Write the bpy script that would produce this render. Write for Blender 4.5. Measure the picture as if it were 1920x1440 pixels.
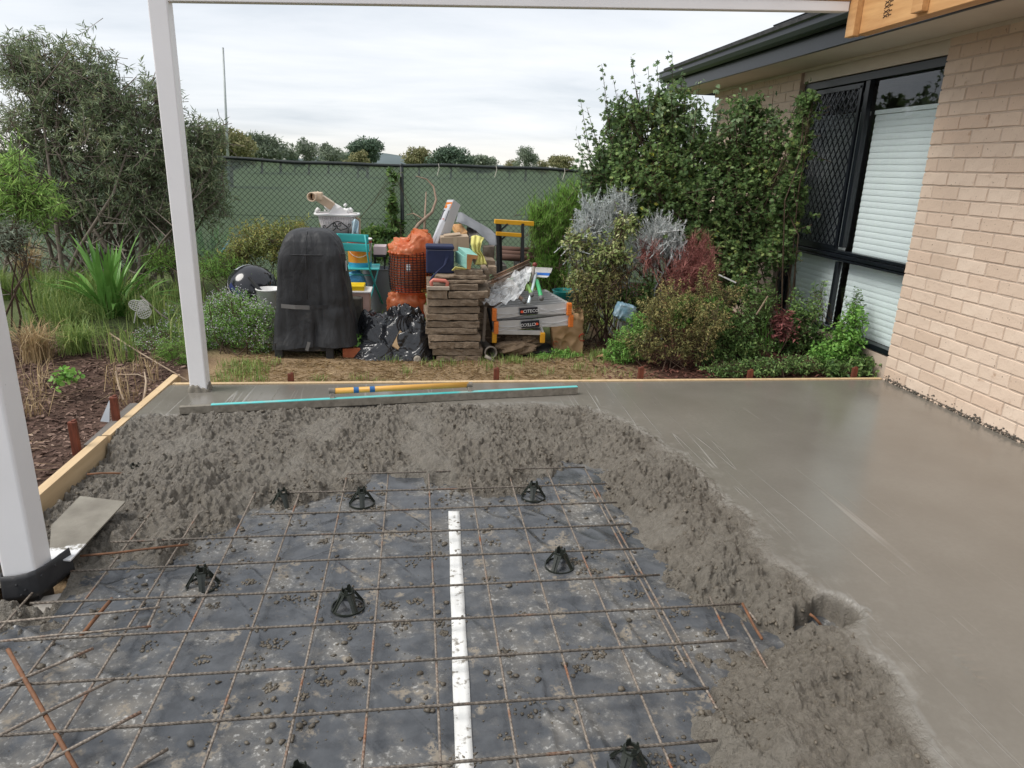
import bpy, math, random
import numpy as np
from mathutils import Vector, Matrix

for o in list(bpy.data.objects):
    bpy.data.objects.remove(o, do_unlink=True)
scene = bpy.context.scene
col = scene.collection
R = math.radians

# ------------------------------------------------------------------ camera
# x = right along the slab's back form, y = away from the viewer, z = up; slab top is z = 0 (metres)
CAM = np.array([-0.0501, -1.4315, 1.4205])
PITCH, ROLL, YAW, FPX = R(17.286), R(1.944), R(8.036), 1310.0
_f = np.array([math.sin(YAW) * math.cos(PITCH), math.cos(YAW) * math.cos(PITCH), -math.sin(PITCH)])
_r0 = np.array([math.cos(YAW), -math.sin(YAW), 0.0])
_u0 = np.cross(_r0, _f)
_r = _r0 * math.cos(ROLL) + _u0 * math.sin(ROLL)
_u = -_r0 * math.sin(ROLL) + _u0 * math.cos(ROLL)
cam_data = bpy.data.cameras.new('camera')
cam = bpy.data.objects.new('camera', cam_data)
col.objects.link(cam)
cam.matrix_world = Matrix(((_r[0], _u[0], -_f[0], CAM[0]), (_r[1], _u[1], -_f[1], CAM[1]),
                           (_r[2], _u[2], -_f[2], CAM[2]), (0, 0, 0, 1)))
cam_data.sensor_width = 36.0
cam_data.lens = 36.0 * FPX / 1920.0
cam_data.clip_start = 0.05
cam_data.clip_end = 6000
scene.camera = cam

# ------------------------------------------------------------------ overcast sky
SUN_EL, SUN_AZ = R(52), R(-98)          # azimuth clockwise from +y
world = bpy.data.worlds.new('World')
scene.world = world
world.use_nodes = True
wn, wl = world.node_tree.nodes, world.node_tree.links
wn.clear()
w_out = wn.new('ShaderNodeOutputWorld')
w_bg = wn.new('ShaderNodeBackground')
w_bg.inputs['Strength'].default_value = 0.1
w_sky = wn.new('ShaderNodeTexSky')
w_sky.sky_type = 'NISHITA'
w_sky.sun_disc = False
w_sky.sun_elevation = SUN_EL
w_sky.sun_rotation = SUN_AZ
w_tc = wn.new('ShaderNodeTexCoord')
w_sep = wn.new('ShaderNodeSeparateXYZ')
wl.new(w_tc.outputs['Generated'], w_sep.inputs[0])
w_add = wn.new('ShaderNodeMath'); w_add.operation = 'MAXIMUM'; w_add.inputs[1].default_value = 0.0
wl.new(w_sep.outputs['Z'], w_add.inputs[0])
w_off = wn.new('ShaderNodeMath'); w_off.operation = 'ADD'; w_off.inputs[1].default_value = 0.16
wl.new(w_add.outputs[0], w_off.inputs[0])
w_dx = wn.new('ShaderNodeMath'); w_dx.operation = 'DIVIDE'
w_dy = wn.new('ShaderNodeMath'); w_dy.operation = 'DIVIDE'
wl.new(w_sep.outputs['X'], w_dx.inputs[0]); wl.new(w_off.outputs[0], w_dx.inputs[1])
wl.new(w_sep.outputs['Y'], w_dy.inputs[0]); wl.new(w_off.outputs[0], w_dy.inputs[1])
w_cmb = wn.new('ShaderNodeCombineXYZ')
wl.new(w_dx.outputs[0], w_cmb.inputs[0]); wl.new(w_dy.outputs[0], w_cmb.inputs[1])
w_map = wn.new('ShaderNodeMapping'); w_map.inputs['Scale'].default_value = (0.55, 1.05, 1.0)
w_map.inputs['Rotation'].default_value = (0, 0, R(14))
w_map.inputs['Location'].default_value = (3.1, 0.6, 0)
wl.new(w_cmb.outputs[0], w_map.inputs[0])
w_n = wn.new('ShaderNodeTexNoise'); w_n.inputs['Scale'].default_value = 1.15
w_n.inputs['Detail'].default_value = 6; w_n.inputs['Roughness'].default_value = 0.58
w_n.inputs['Distortion'].default_value = 0.3
wl.new(w_map.outputs[0], w_n.inputs['Vector'])
w_ramp = wn.new('ShaderNodeValToRGB')
w_ramp.color_ramp.elements[0].position = 0.30; w_ramp.color_ramp.elements[0].color = (0.64, 0.685, 0.745, 1)
w_ramp.color_ramp.elements[1].position = 0.68; w_ramp.color_ramp.elements[1].color = (0.93, 0.94, 0.96, 1)
e = w_ramp.color_ramp.elements.new(0.47); e.color = (0.79, 0.82, 0.862, 1)
wl.new(w_n.outputs['Fac'], w_ramp.inputs[0])
w_hz = wn.new('ShaderNodeMapRange'); w_hz.inputs[1].default_value = 0.0; w_hz.inputs[2].default_value = 0.045
w_hz.inputs[3].default_value = 0.75; w_hz.inputs[4].default_value = 0.0
wl.new(w_sep.outputs['Z'], w_hz.inputs[0])
w_mixh = wn.new('ShaderNodeMixRGB'); w_mixh.inputs['Color2'].default_value = (1.0, 0.955, 0.86, 1)
wl.new(w_hz.outputs[0], w_mixh.inputs[0]); wl.new(w_ramp.outputs[0], w_mixh.inputs['Color1'])
w_mul = wn.new('ShaderNodeMixRGB'); w_mul.blend_type = 'MULTIPLY'; w_mul.inputs[0].default_value = 1
w_mul.inputs['Color2'].default_value = (5.3, 5.3, 5.3, 1)
wl.new(w_mixh.outputs[0], w_mul.inputs['Color1'])
w_mix = wn.new('ShaderNodeMixRGB'); w_mix.inputs[0].default_value = 0.92
wl.new(w_sky.outputs[0], w_mix.inputs['Color1']); wl.new(w_mul.outputs[0], w_mix.inputs['Color2'])
wl.new(w_mix.outputs[0], w_bg.inputs['Color']); wl.new(w_bg.outputs[0], w_out.inputs[0])

sun_data = bpy.data.lights.new('sun', 'SUN')
sun_data.energy = 1.5
sun_data.angle = R(30)
sun_data.color = (1.0, 0.96, 0.9)
sun = bpy.data.objects.new('sun', sun_data)
col.objects.link(sun)
_sd = Vector((math.sin(SUN_AZ) * math.cos(SUN_EL), math.cos(SUN_AZ) * math.cos(SUN_EL), math.sin(SUN_EL)))
sun.rotation_euler = (-_sd).to_track_quat('-Z', 'Y').to_euler()

vs = scene.view_settings
vs.view_transform = 'Standard'
vs.look = 'None'
vs.gamma = 1.0
vs.use_curve_mapping = False
vs.exposure = 1.08

# ------------------------------------------------------------------ helpers
def _ray(px, py):
    return _f + _r * (px - 960) / FPX - _u * (py - 720) / FPX
def gz(px, py, z):                       # survey: point of the photograph at a known height ...
    d = _ray(px, py); return CAM + d * ((z - CAM[2]) / d[2])
def gy(px, py, y):                       # ... at a known distance y ...
    d = _ray(px, py); return CAM + d * ((y - CAM[1]) / d[1])
def gx(px, py, x):                       # ... or at a known x
    d = _ray(px, py); return CAM + d * ((x - CAM[0]) / d[0])
def za(x, y): return (400 + x / 3.8925, 330 + y / 3.8925)
def zb(x, y): return (700 + x / 4.114, 350 + y / 4.114)

def np_mesh(name, verts, faces, smooth=False):
    verts = np.asarray(verts, dtype=np.float32); faces = np.asarray(faces, dtype=np.int32)
    me = bpy.data.meshes.new(name)
    n, k = faces.shape
    me.vertices.add(len(verts)); me.vertices.foreach_set('co', verts.ravel())
    me.loops.add(n * k); me.loops.foreach_set('vertex_index', faces.ravel())
    me.polygons.add(n); me.polygons.foreach_set('loop_start', np.arange(0, n * k, k, dtype=np.int32))
    try: me.polygons.foreach_set('loop_total', np.full(n, k, dtype=np.int32))
    except Exception: pass
    if smooth: me.polygons.foreach_set('use_smooth', np.ones(n, dtype=bool))
    me.update(calc_edges=True); me.validate()
    return me

def link(name, me, material=None, parent=None):
    o = bpy.data.objects.new(name, me)
    col.objects.link(o)
    if material is not None and me is not None and len(me.materials) == 0:
        me.materials.append(material)
    if parent is not None: o.parent = parent
    return o

def tag(o, label=None, cat=None, group=None, kind=None):
    if label: o['label'] = label
    if cat: o['category'] = cat
    if group: o['group'] = group
    if kind: o['kind'] = kind
    return o

def thing(name, label, cat, loc=(0, 0, 0), rz=0.0, group=None):
    o = bpy.data.objects.new(name, None)
    o.empty_display_size = 0.1
    col.objects.link(o)
    o.location = tuple(float(c) for c in loc); o.rotation_euler = (0, 0, rz)
    return tag(o, label, cat, group)

def copy_tree(o, parent=None):
    c = o.copy(); col.objects.link(c)
    if parent is not None: c.parent = parent
    for ch in o.children: copy_tree(ch, c)
    return c

def Rx(a): return Matrix.Rotation(a, 3, 'X')
def Ry(a): return Matrix.Rotation(a, 3, 'Y')
def Rz(a): return Matrix.Rotation(a, 3, 'Z')

class MB:
    """collects shapes; build() links them as one mesh object"""
    def __init__(s): s.v = []; s.f = []
    def add(s, verts, faces):
        n = len(s.v)
        s.v += [tuple(float(c) for c in p) for p in verts]
        s.f += [tuple(i + n for i in f) for f in faces]
        return s
    def box(s, c, size, rot=None, taper=1.0):
        x, y, z = [q / 2 for q in size]; c = Vector([float(q) for q in c])
        vs_ = []
        for dz in (-z, z):
            t = taper if dz > 0 else 1.0
            for dx, dy in ((-x, -y), (x, -y), (x, y), (-x, y)):
                p = Vector((dx * t, dy * t, dz))
                if rot is not None: p = rot @ p
                vs_.append(c + p)
        return s.add(vs_, [(0, 3, 2, 1), (4, 5, 6, 7), (0, 1, 5, 4), (1, 2, 6, 5), (2, 3, 7, 6), (3, 0, 4, 7)])
    def hexa(s, p8):                      # bottom ring of 4, top ring of 4
        return s.add(p8, [(0, 3, 2, 1), (4, 5, 6, 7), (0, 1, 5, 4), (1, 2, 6, 5), (2, 3, 7, 6), (3, 0, 4, 7)])
    def tube(s, pts, r, n=8, cap=True, flat=1.0):
        pts = [Vector([float(q) for q in p]) for p in pts]
        rr = r if hasattr(r, '__len__') else [r] * len(pts)
        vs_ = []; fs = []
        up = None
        for i, p in enumerate(pts):
            t = (pts[min(i + 1, len(pts) - 1)] - pts[max(i - 1, 0)]).normalized()
            if up is None: up = Vector((0, 0, 1)) if abs(t.z) < 0.9 else Vector((1, 0, 0))
            a = t.cross(up)
            if a.length < 1e-5: a = t.cross(Vector((0, 1, 0.3)))
            a.normalize(); b = a.cross(t).normalized(); up = b
            for k in range(n):
                th = 2 * math.pi * k / n
                vs_.append(p + a * (math.cos(th) * rr[i]) + b * (math.sin(th) * rr[i] * flat))
        for i in range(len(pts) - 1):
            for k in range(n):
                k2 = (k + 1) % n
                fs.append((i * n + k, i * n + k2, (i + 1) * n + k2, (i + 1) * n + k))
        if cap:
            fs.append(tuple(range(n - 1, -1, -1))); m = (len(pts) - 1) * n
            fs.append(tuple(range(m, m + n)))
        return s.add(vs_, fs)
    def bar(s, a, b, w, h=None):          # rectangular bar
        a = Vector([float(q) for q in a]); b = Vector([float(q) for q in b]); h = h or w
        t = (b - a).normalized(); up = Vector((0, 0, 1)) if abs(t.z) < 0.95 else Vector((0, 1, 0))
        u = t.cross(up).normalized(); v = u.cross(t)
        P = []
        for p in (a, b):
            for su, sv in ((-1, -1), (1, -1), (1, 1), (-1, 1)): P.append(p + u * (su * w / 2) + v * (sv * h / 2))
        return s.add(P, [(0, 3, 2, 1), (4, 5, 6, 7), (0, 1, 5, 4), (1, 2, 6, 5), (2, 3, 7, 6), (3, 0, 4, 7)])
    def lathe(s, prof, n=24, c=(0, 0, 0), rot=None, close=True, a0=0.0, a1=2 * math.pi):
        vs_ = []; fs = []; full = abs(a1 - a0 - 2 * math.pi) < 1e-6
        m = n if full else n + 1
        for (r, z) in prof:
            for k in range(m):
                th = a0 + (a1 - a0) * k / n
                p = Vector((r * math.cos(th), r * math.sin(th), z))
                if rot is not None: p = rot @ p
                vs_.append(p + Vector([float(q) for q in c]))
        for i in range(len(prof) - 1):
            for k in range(n):
                k2 = (k + 1) % m
                fs.append((i * m + k, i * m + k2, (i + 1) * m + k2, (i + 1) * m + k))
        return s.add(vs_, fs)
    def prism(s, poly, axis, d0, d1):     # polygon (a, b) extruded along axis 0/1/2 from d0 to d1
        n = len(poly); vs_ = []
        for d in (d0, d1):
            for a, b in poly:
                vs_.append({0: (d, a, b), 1: (a, d, b), 2: (a, b, d)}[axis])
        fs = [tuple(range(n - 1, -1, -1)), tuple(range(n, 2 * n))]
        for i in range(n): j = (i + 1) % n; fs.append((i, j, n + j, n + i))
        return s.add(vs_, fs)
    def loft(s, rings, cap0=True, cap1=True):
        n = len(rings[0]); vs_ = [p for r_ in rings for p in r_]; fs = []
        for i in range(len(rings) - 1):
            for k in range(n):
                k2 = (k + 1) % n
                fs.append((i * n + k, i * n + k2, (i + 1) * n + k2, (i + 1) * n + k))
        if cap0: fs.append(tuple(range(n - 1, -1, -1)))
        if cap1: m = (len(rings) - 1) * n; fs.append(tuple(range(m, m + n)))
        return s.add(vs_, fs)
    def sheet(s, fn, nu, nv):             # fn(u, v) -> point
        vs_ = [fn(i / nu, j / nv) for j in range(nv + 1) for i in range(nu + 1)]
        fs = [(j * (nu + 1) + i, j * (nu + 1) + i + 1, (j + 1) * (nu + 1) + i + 1, (j + 1) * (nu + 1) + i)
              for j in range(nv) for i in range(nu)]
        return s.add(vs_, fs)
    def build(s, name, material, parent=None, smooth=False, bevel=0.0, world=True, thick=0.0, sub=0, seg=2):
        """world=True: the coordinates are world ones and are brought into the parent's frame"""
        me = bpy.data.meshes.new(name)
        vv = s.v
        if parent is not None and world:
            P = parent; mats_ = Matrix.Identity(4)
            while P is not None:
                mats_ = (Matrix.Translation(P.location) @ P.rotation_euler.to_matrix().to_4x4()) @ mats_
                P = P.parent
            inv = mats_.inverted()
            vv = [tuple(inv @ Vector(p)) for p in s.v]
        me.from_pydata(vv, [], s.f); me.update()
        if smooth:
            me.polygons.foreach_set('use_smooth', [True] * len(me.polygons))
        o = link(name, me, material, parent)
        if thick:
            m = o.modifiers.new('solid', 'SOLIDIFY'); m.thickness = thick; m.offset = 0
        if bevel:
            m = o.modifiers.new('bevel', 'BEVEL'); m.width = bevel; m.segments = seg; m.limit_method = 'ANGLE'
        if sub:
            m = o.modifiers.new('sub', 'SUBSURF'); m.levels = sub; m.render_levels = sub
        return o

def fbox(p0, p1, Y, depth, yaw=0.0):
    """box whose front face spans the two surveyed corners at distance Y"""
    a = gy(p0[0], p0[1], Y); b = gy(p1[0], p1[1], Y)
    c = (a + b) / 2; sx = abs(b[0] - a[0]); sz = abs(b[2] - a[2])
    return (c[0], Y + depth / 2, c[2]), (sx, depth, sz)

# --- lattice noise for terrain, concrete and cloth
def _h(ix, iy, seed):
    n = (ix.astype(np.int64) * 374761393 + iy.astype(np.int64) * 668265263 + seed * 974634541) & 0xffffffff
    n = ((n ^ (n >> 13)) * 1274126177) & 0xffffffff
    n = ((n ^ (n >> 16)) * 2246822519) & 0xffffffff
    return ((n ^ (n >> 15)) & 0xffffff) / float(0xffffff)
def vn(x, y, seed=0):
    x = np.asarray(x, float); y = np.asarray(y, float)
    ix = np.floor(x); iy = np.floor(y); fx = x - ix; fy = y - iy
    fx = fx * fx * fx * (fx * (fx * 6 - 15) + 10); fy = fy * fy * fy * (fy * (fy * 6 - 15) + 10)
    a = _h(ix, iy, seed); b = _h(ix + 1, iy, seed); c = _h(ix, iy + 1, seed); d = _h(ix + 1, iy + 1, seed)
    return (a + (b - a) * fx) * (1 - fy) + (c + (d - c) * fx) * fy
def fbm(x, y, octv=4, seed=0, gain=0.5):
    t = 0; amp = 1; tot = 0
    for i in range(octv):
        t = t + amp * vn(x * 2 ** i + 17.3 * i, y * 2 ** i - 9.1 * i, seed + i * 13); tot += amp; amp *= gain
    return t / tot
def worley(x, y, seed=0):
    x = np.asarray(x, float); y = np.asarray(y, float)
    ix = np.floor(x); iy = np.floor(y); best = np.full(x.shape, 9.0); idv = np.zeros(x.shape)
    for dx in (-1, 0, 1):
        for dy in (-1, 0, 1):
            cx = ix + dx; cy = iy + dy
            px = cx + 0.1 + 0.8 * _h(cx, cy, seed); py = cy + 0.1 + 0.8 * _h(cx, cy, seed + 7)
            d = np.hypot(px - x, py - y); m = d < best
            best = np.where(m, d, best); idv = np.where(m, _h(cx, cy, seed + 19), idv)
    return best, idv
def sstep(a, b, x):
    t = np.clip((x - a) / (b - a), 0, 1); return t * t * (3 - 2 * t)
def poly_dist(x, y, pts):
    """unsigned distance to a polyline"""
    best = np.full(x.shape, 1e9)
    for (x0, y0), (x1, y1) in zip(pts[:-1], pts[1:]):
        dx, dy = x1 - x0, y1 - y0; L = dx * dx + dy * dy + 1e-12
        t = np.clip(((x - x0) * dx + (y - y0) * dy) / L, 0, 1)
        best = np.minimum(best, np.hypot(x - x0 - t * dx, y - y0 - t * dy))
    return best
def in_poly(x, y, pts):
    ins = np.zeros(x.shape, bool); n = len(pts)
    for i in range(n):
        x0, y0 = pts[i]; x1, y1 = pts[(i + 1) % n]
        c = ((y0 > y) != (y1 > y)) & (x < (x1 - x0) * (y - y0) / ((y1 - y0) + 1e-12) + x0)
        ins ^= c
    return ins

# ------------------------------------------------------------------ materials
def nodes_of(name):
    m = bpy.data.materials.new(name); m.use_nodes = True
    nt = m.node_tree; nt.nodes.clear()
    out = nt.nodes.new('ShaderNodeOutputMaterial')
    b = nt.nodes.new('ShaderNodeBsdfPrincipled')
    nt.links.new(b.outputs[0], out.inputs[0])
    return m, nt, b, out
def c4(c): return (c[0], c[1], c[2], 1.0)
def noise(nt, scale, detail=4, rough=0.55, coords='Object', stretch=None, dist=0.0, rot=None):
    tc = nt.nodes.new('ShaderNodeTexCoord'); n = nt.nodes.new('ShaderNodeTexNoise')
    n.inputs['Scale'].default_value = scale; n.inputs['Detail'].default_value = detail
    n.inputs['Roughness'].default_value = rough; n.inputs['Distortion'].default_value = dist
    src = tc.outputs[coords]
    if stretch or rot:
        mp = nt.nodes.new('ShaderNodeMapping')
        if stretch: mp.inputs['Scale'].default_value = stretch
        if rot: mp.inputs['Rotation'].default_value = rot
        nt.links.new(src, mp.inputs[0]); src = mp.outputs[0]
    nt.links.new(src, n.inputs['Vector'])
    return n.outputs['Fac']
def ramp(nt, fac, stops):
    r_ = nt.nodes.new('ShaderNodeValToRGB'); cr = r_.color_ramp
    cr.elements[0].position = stops[0][0]; cr.elements[0].color = c4(stops[0][1])
    cr.elements[1].position = stops[-1][0]; cr.elements[1].color = c4(stops[-1][1])
    for p, c in stops[1:-1]:
        e_ = cr.elements.new(p); e_.color = c4(c)
    nt.links.new(fac, r_.inputs[0]); return r_.outputs[0]
def mixc(nt, fac, a, b, mode='MIX'):
    m = nt.nodes.new('ShaderNodeMixRGB'); m.blend_type = mode
    if isinstance(fac, (int, float)): m.inputs[0].default_value = fac
    else: nt.links.new(fac, m.inputs[0])
    for i, q in ((1, a), (2, b)):
        if isinstance(q, (tuple, list)): m.inputs[i].default_value = c4(q)
        else: nt.links.new(q, m.inputs[i])
    return m.outputs[0]
def mrange(nt, v, a, b, c=0.0, d=1.0):
    m = nt.nodes.new('ShaderNodeMapRange')
    for i, q in enumerate((a, b, c, d)): m.inputs[i + 1].default_value = q
    nt.links.new(v, m.inputs[0]); return m.outputs[0]
def bump(nt, bsdf, h, strength=0.3, dist=0.01, prev=None):
    b = nt.nodes.new('ShaderNodeBump'); b.inputs['Strength'].default_value = strength
    b.inputs['Distance'].default_value = dist
    nt.links.new(h, b.inputs['Height'])
    if prev is not None: nt.links.new(prev, b.inputs['Normal'])
    nt.links.new(b.outputs[0], bsdf.inputs['Normal']); return b.outputs[0]
def mat(name, c, rough=0.6, c2=None, scale=9.0, bs=0.0, bscale=60.0, bdist=0.004, metal=0.0, spec=0.4, dirt=None,
        dscale=5.0, dlo=0.55, dhi=0.72, stretch=None, objrand=0.0, trans=0.0, coat=0.0, detail=5):
    m, nt, b, out = nodes_of(name)
    c2 = c2 or tuple(q * 0.78 for q in c)
    cc = ramp(nt, noise(nt, scale, detail, stretch=stretch), [(0.3, c2), (0.7, c)])
    if objrand:
        oi = nt.nodes.new('ShaderNodeObjectInfo')
        v = mrange(nt, oi.outputs['Random'], 0, 1, 1 - objrand, 1 + objrand)
        hs = nt.nodes.new('ShaderNodeHueSaturation'); nt.links.new(v, hs.inputs['Value']); nt.links.new(cc, hs.inputs['Color'])
        cc = hs.outputs[0]
    if dirt:
        cc = mixc(nt, mrange(nt, noise(nt, dscale, 6, 0.65), dlo, dhi), cc, dirt)
    nt.links.new(cc, b.inputs['Base Color'])
    b.inputs['Roughness'].default_value = rough; b.inputs['Metallic'].default_value = metal
    b.inputs['Specular IOR Level'].default_value = spec
    if coat: b.inputs['Coat Weight'].default_value = coat
    if bs: bump(nt, b, noise(nt, bscale, 5, stretch=stretch), bs, bdist)
    if trans:
        mx = nt.nodes.new('ShaderNodeMixShader'); mx.inputs[0].default_value = trans
        tr = nt.nodes.new('ShaderNodeBsdfTransparent')
        nt.links.new(b.outputs[0], mx.inputs[1]); nt.links.new(tr.outputs[0], mx.inputs[2])
        nt.links.new(mx.outputs[0], out.inputs[0])
    return m
def leaf_mat(name, stops, rough=0.5, tl=0.38, spec=0.3, cl=2.2, gain=2.1):
    """colour varies leaf by leaf and, more softly, clump by clump"""
    m, nt, b, out = nodes_of(name)
    g = nt.nodes.new('ShaderNodeNewGeometry')
    n = noise(nt, cl, 3)
    ad = nt.nodes.new('ShaderNodeMath'); ad.operation = 'MULTIPLY_ADD'
    ad.inputs[1].default_value = 0.75; nt.links.new(g.outputs['Random Per Island'], ad.inputs[0])
    sb = nt.nodes.new('ShaderNodeMath'); sb.operation = 'MULTIPLY_ADD'; sb.inputs[1].default_value = 0.9; sb.inputs[2].default_value = -0.32
    nt.links.new(n, sb.inputs[0]); nt.links.new(sb.outputs[0], ad.inputs[2])
    stops = [(p_, tuple(min(0.75, q_ * gain) for q_ in c_)) for p_, c_ in stops]
    cc = ramp(nt, ad.outputs[0], stops)
    nt.links.new(cc, b.inputs['Base Color']); b.inputs['Roughness'].default_value = rough
    b.inputs['Specular IOR Level'].default_value = spec
    t = nt.nodes.new('ShaderNodeBsdfTranslucent'); nt.links.new(cc, t.inputs[0])
    mx = nt.nodes.new('ShaderNodeMixShader'); mx.inputs[0].default_value = tl
    nt.links.new(b.outputs[0], mx.inputs[1]); nt.links.new(t.outputs[0], mx.inputs[2]); nt.links.new(mx.outputs[0], out.inputs[0])
    return m
def text_mesh(body, size, depth=0.0, align='CENTER'):
    cu = bpy.data.curves.new('lettering', 'FONT'); cu.body = body; cu.size = size; cu.align_x = align; cu.align_y = 'CENTER'
    cu.extrude = depth; cu.resolution_u = 2
    o = bpy.data.objects.new('lettering', cu); col.objects.link(o)
    dg = bpy.context.evaluated_depsgraph_get(); dg.update()
    me = bpy.data.meshes.new_from_object(o.evaluated_get(dg))
    bpy.data.objects.remove(o, do_unlink=True)
    return me

# ================================================================== the setting
SX0, SX1, SY1 = -1.655, 3.385, 3.12      # formwork faces, brick wall, back form
FENCE_Y = 7.6

def ground_z(x, y):
    z = -0.045 + 0.05 * (fbm(x * 1.3, y * 1.3, 3, 5) - 0.5) + 0.018 * (fbm(x * 9, y * 9, 3, 8) - 0.5)
    left = sstep(-1.6, -2.6, x)
    z = z + left * 0.10 * sstep(2.2, 5.5, y)
    z = z - 0.05 * np.exp(-(((x + 1.95) / 0.28) ** 2 + ((y - 2.75) / 0.5) ** 2))      # dug-out beside the form
    z = z - 0.03 * sstep(-1.95, -1.7, x) * sstep(2.3, 1.4, y)
    z = z + 0.05 * sstep(1.6, 2.6, x) * sstep(3.3, 4.2, y)
    inside = (x > SX0 - 0.03) & (x < SX1 + 0.3) & (y < SY1 + 0.02)
    near_post = np.exp(-(((x + 1.5) / 0.25) ** 2 + ((y - 0.95) / 0.3) ** 2))
    z = np.where(inside, -0.15 - 0.02 * fbm(x * 4, y * 4, 3, 2), z)
    far = sstep(7.4, 9.5, y)
    return z * (1 - far) + far * (-0.35)

gxs = np.concatenate([[-3000, -600, -150, -50, -20, -12, -9, -7], np.arange(-5.6, 4.0, 0.03), [4.5, 5, 6, 8, 12, 20, 50, 150, 600, 3000]])
gys = np.concatenate([[-200, -40, -12, -6, -4, -3], np.arange(-2.2, 8.2, 0.03), [8.6, 9, 10, 12, 16, 24, 40, 70, 120, 300, 900, 3000]])
GX, GY = np.meshgrid(gxs, gys)
GZ = ground_z(GX, GY)
nx, ny = len(gxs), len(gys)
idx = np.arange(nx * ny).reshape(ny, nx)
gf = np.stack([idx[:-1, :-1], idx[:-1, 1:], idx[1:, 1:], idx[1:, :-1]], -1).reshape(-1, 4)
gme = np_mesh('ground', np.stack([GX, GY, GZ], -1).reshape(-1, 3), gf, smooth=True)
# soil, straw and lawn: what covers the ground where
def cover(x, y):
    wob = 0.35 * (fbm(x * 1.7, y * 1.7, 3, 31) - 0.5)
    straw = sstep(-1.75, -1.45, x + wob) * sstep(1.75, 1.35, x + wob) * sstep(4.75, 4.3, y + wob)
    grass = sstep(3.9, 4.5, y + 2 * wob) * sstep(-1.2, -2.0, x)
    lawn = np.maximum(sstep(7.5, 8.2, y), grass * 0.75)
    lawn = np.maximum(lawn, 0.7 * sstep(4.3, 4.9, y + wob) * sstep(-1.8, -1.2, x) * sstep(1.7, 1.3, x))
    lawn = np.maximum(lawn, 0.2 * straw * sstep(0.55, 0.72, fbm(x * 2.3 + 4, y * 3.1, 4, 77)))
    return straw, lawn
st_, lw_ = cover(GX, GY)
ca = gme.color_attributes.new('cover', 'FLOAT_COLOR', 'POINT')
cv = np.zeros((nx * ny, 4), np.float32); cv[:, 0] = st_.ravel(); cv[:, 1] = lw_.ravel()
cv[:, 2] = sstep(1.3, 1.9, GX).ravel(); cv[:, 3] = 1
ca.data.foreach_set('color', cv.ravel())
m, nt, b, out = nodes_of('ground_soil')
at_ = nt.nodes.new('ShaderNodeAttribute'); at_.attribute_name = 'cover'
sp = nt.nodes.new('ShaderNodeSeparateColor'); nt.links.new(at_.outputs['Color'], sp.inputs[0])
n1 = noise(nt, 22, 8, 0.7); n2 = noise(nt, 3.0, 4); n3 = noise(nt, 90, 4, 0.7)
soil = ramp(nt, n1, [(0.25, (0.03, 0.019, 0.014)), (0.5, (0.085, 0.052, 0.04)), (0.75, (0.17, 0.115, 0.088))])
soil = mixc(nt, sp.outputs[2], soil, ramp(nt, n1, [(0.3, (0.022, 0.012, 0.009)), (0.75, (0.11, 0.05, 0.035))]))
straw_c = ramp(nt, n3, [(0.25, (0.13, 0.085, 0.048)), (0.5, (0.29, 0.205, 0.12)), (0.75, (0.46, 0.35, 0.215))])
straw_c = mixc(nt, mrange(nt, n2, 0.35, 0.7, 0, 0.6), straw_c, (0.24, 0.165, 0.10))
lawn_c = ramp(nt, n3, [(0.25, (0.05, 0.08, 0.03)), (0.55, (0.12, 0.165, 0.065)), (0.8, (0.21, 0.24, 0.11))])
cc = mixc(nt, sp.outputs[0], soil, straw_c); cc = mixc(nt, sp.outputs[1], cc, lawn_c)
nt.links.new(cc, b.inputs['Base Color']); b.inputs['Roughness'].default_value = 0.95; b.inputs['Specular IOR Level'].default_value = 0.15
bump(nt, b, n1, 0.8, 0.03)
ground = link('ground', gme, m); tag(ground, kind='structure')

# ------------------------------------------------------------------ wet concrete
def P2(px, py, z): p = gz(px, py, z); return (p[0], p[1])
OUT_PX = [(205, 800), (250, 782), (340, 776), (520, 766), (740, 757), (1000, 754), (1100, 760), (1180, 792), (1262, 838), (1335, 905), (1405, 975),
          (1475, 1052), (1535, 1108), (1600, 1150), (1632, 1205), (1705, 1310), (1780, 1440), (1850, 1560)]
outer = [P2(x, y, 0.0) for x, y in OUT_PX]
IN_PX = [(1330, 1560), (1312, 1440), (1292, 1340), (1275, 1268), (1335, 1205), (1385, 1172), (1375, 1152), (1295, 1146), (1250, 1110), (1195, 1062),
         (1185, 1000), (1152, 955), (1112, 905), (1085, 878), (1045, 888), (1005, 912), (965, 936), (905, 940), (855, 920), (805, 905), (755, 893),
         (712, 895), (655, 930), (562, 946), (500, 962), (462, 985), (402, 1012), (345, 1040), (290, 1072), (240, 1090), (190, 1112), (165, 1150),
         (150, 1180), (60, 1205), (0, 1235), (-160, 1290)]
inner = [P2(x, y, -0.1) for x, y in IN_PX]
bare = inner + [(-3.5, 0.3), (-3.5, -3), (1.0, -3)]           # membrane still showing
rough_poly = outer + [(outer[-1][0], -3.0), (-3.0, -3.0), (-3.0, outer[0][1])]

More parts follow.
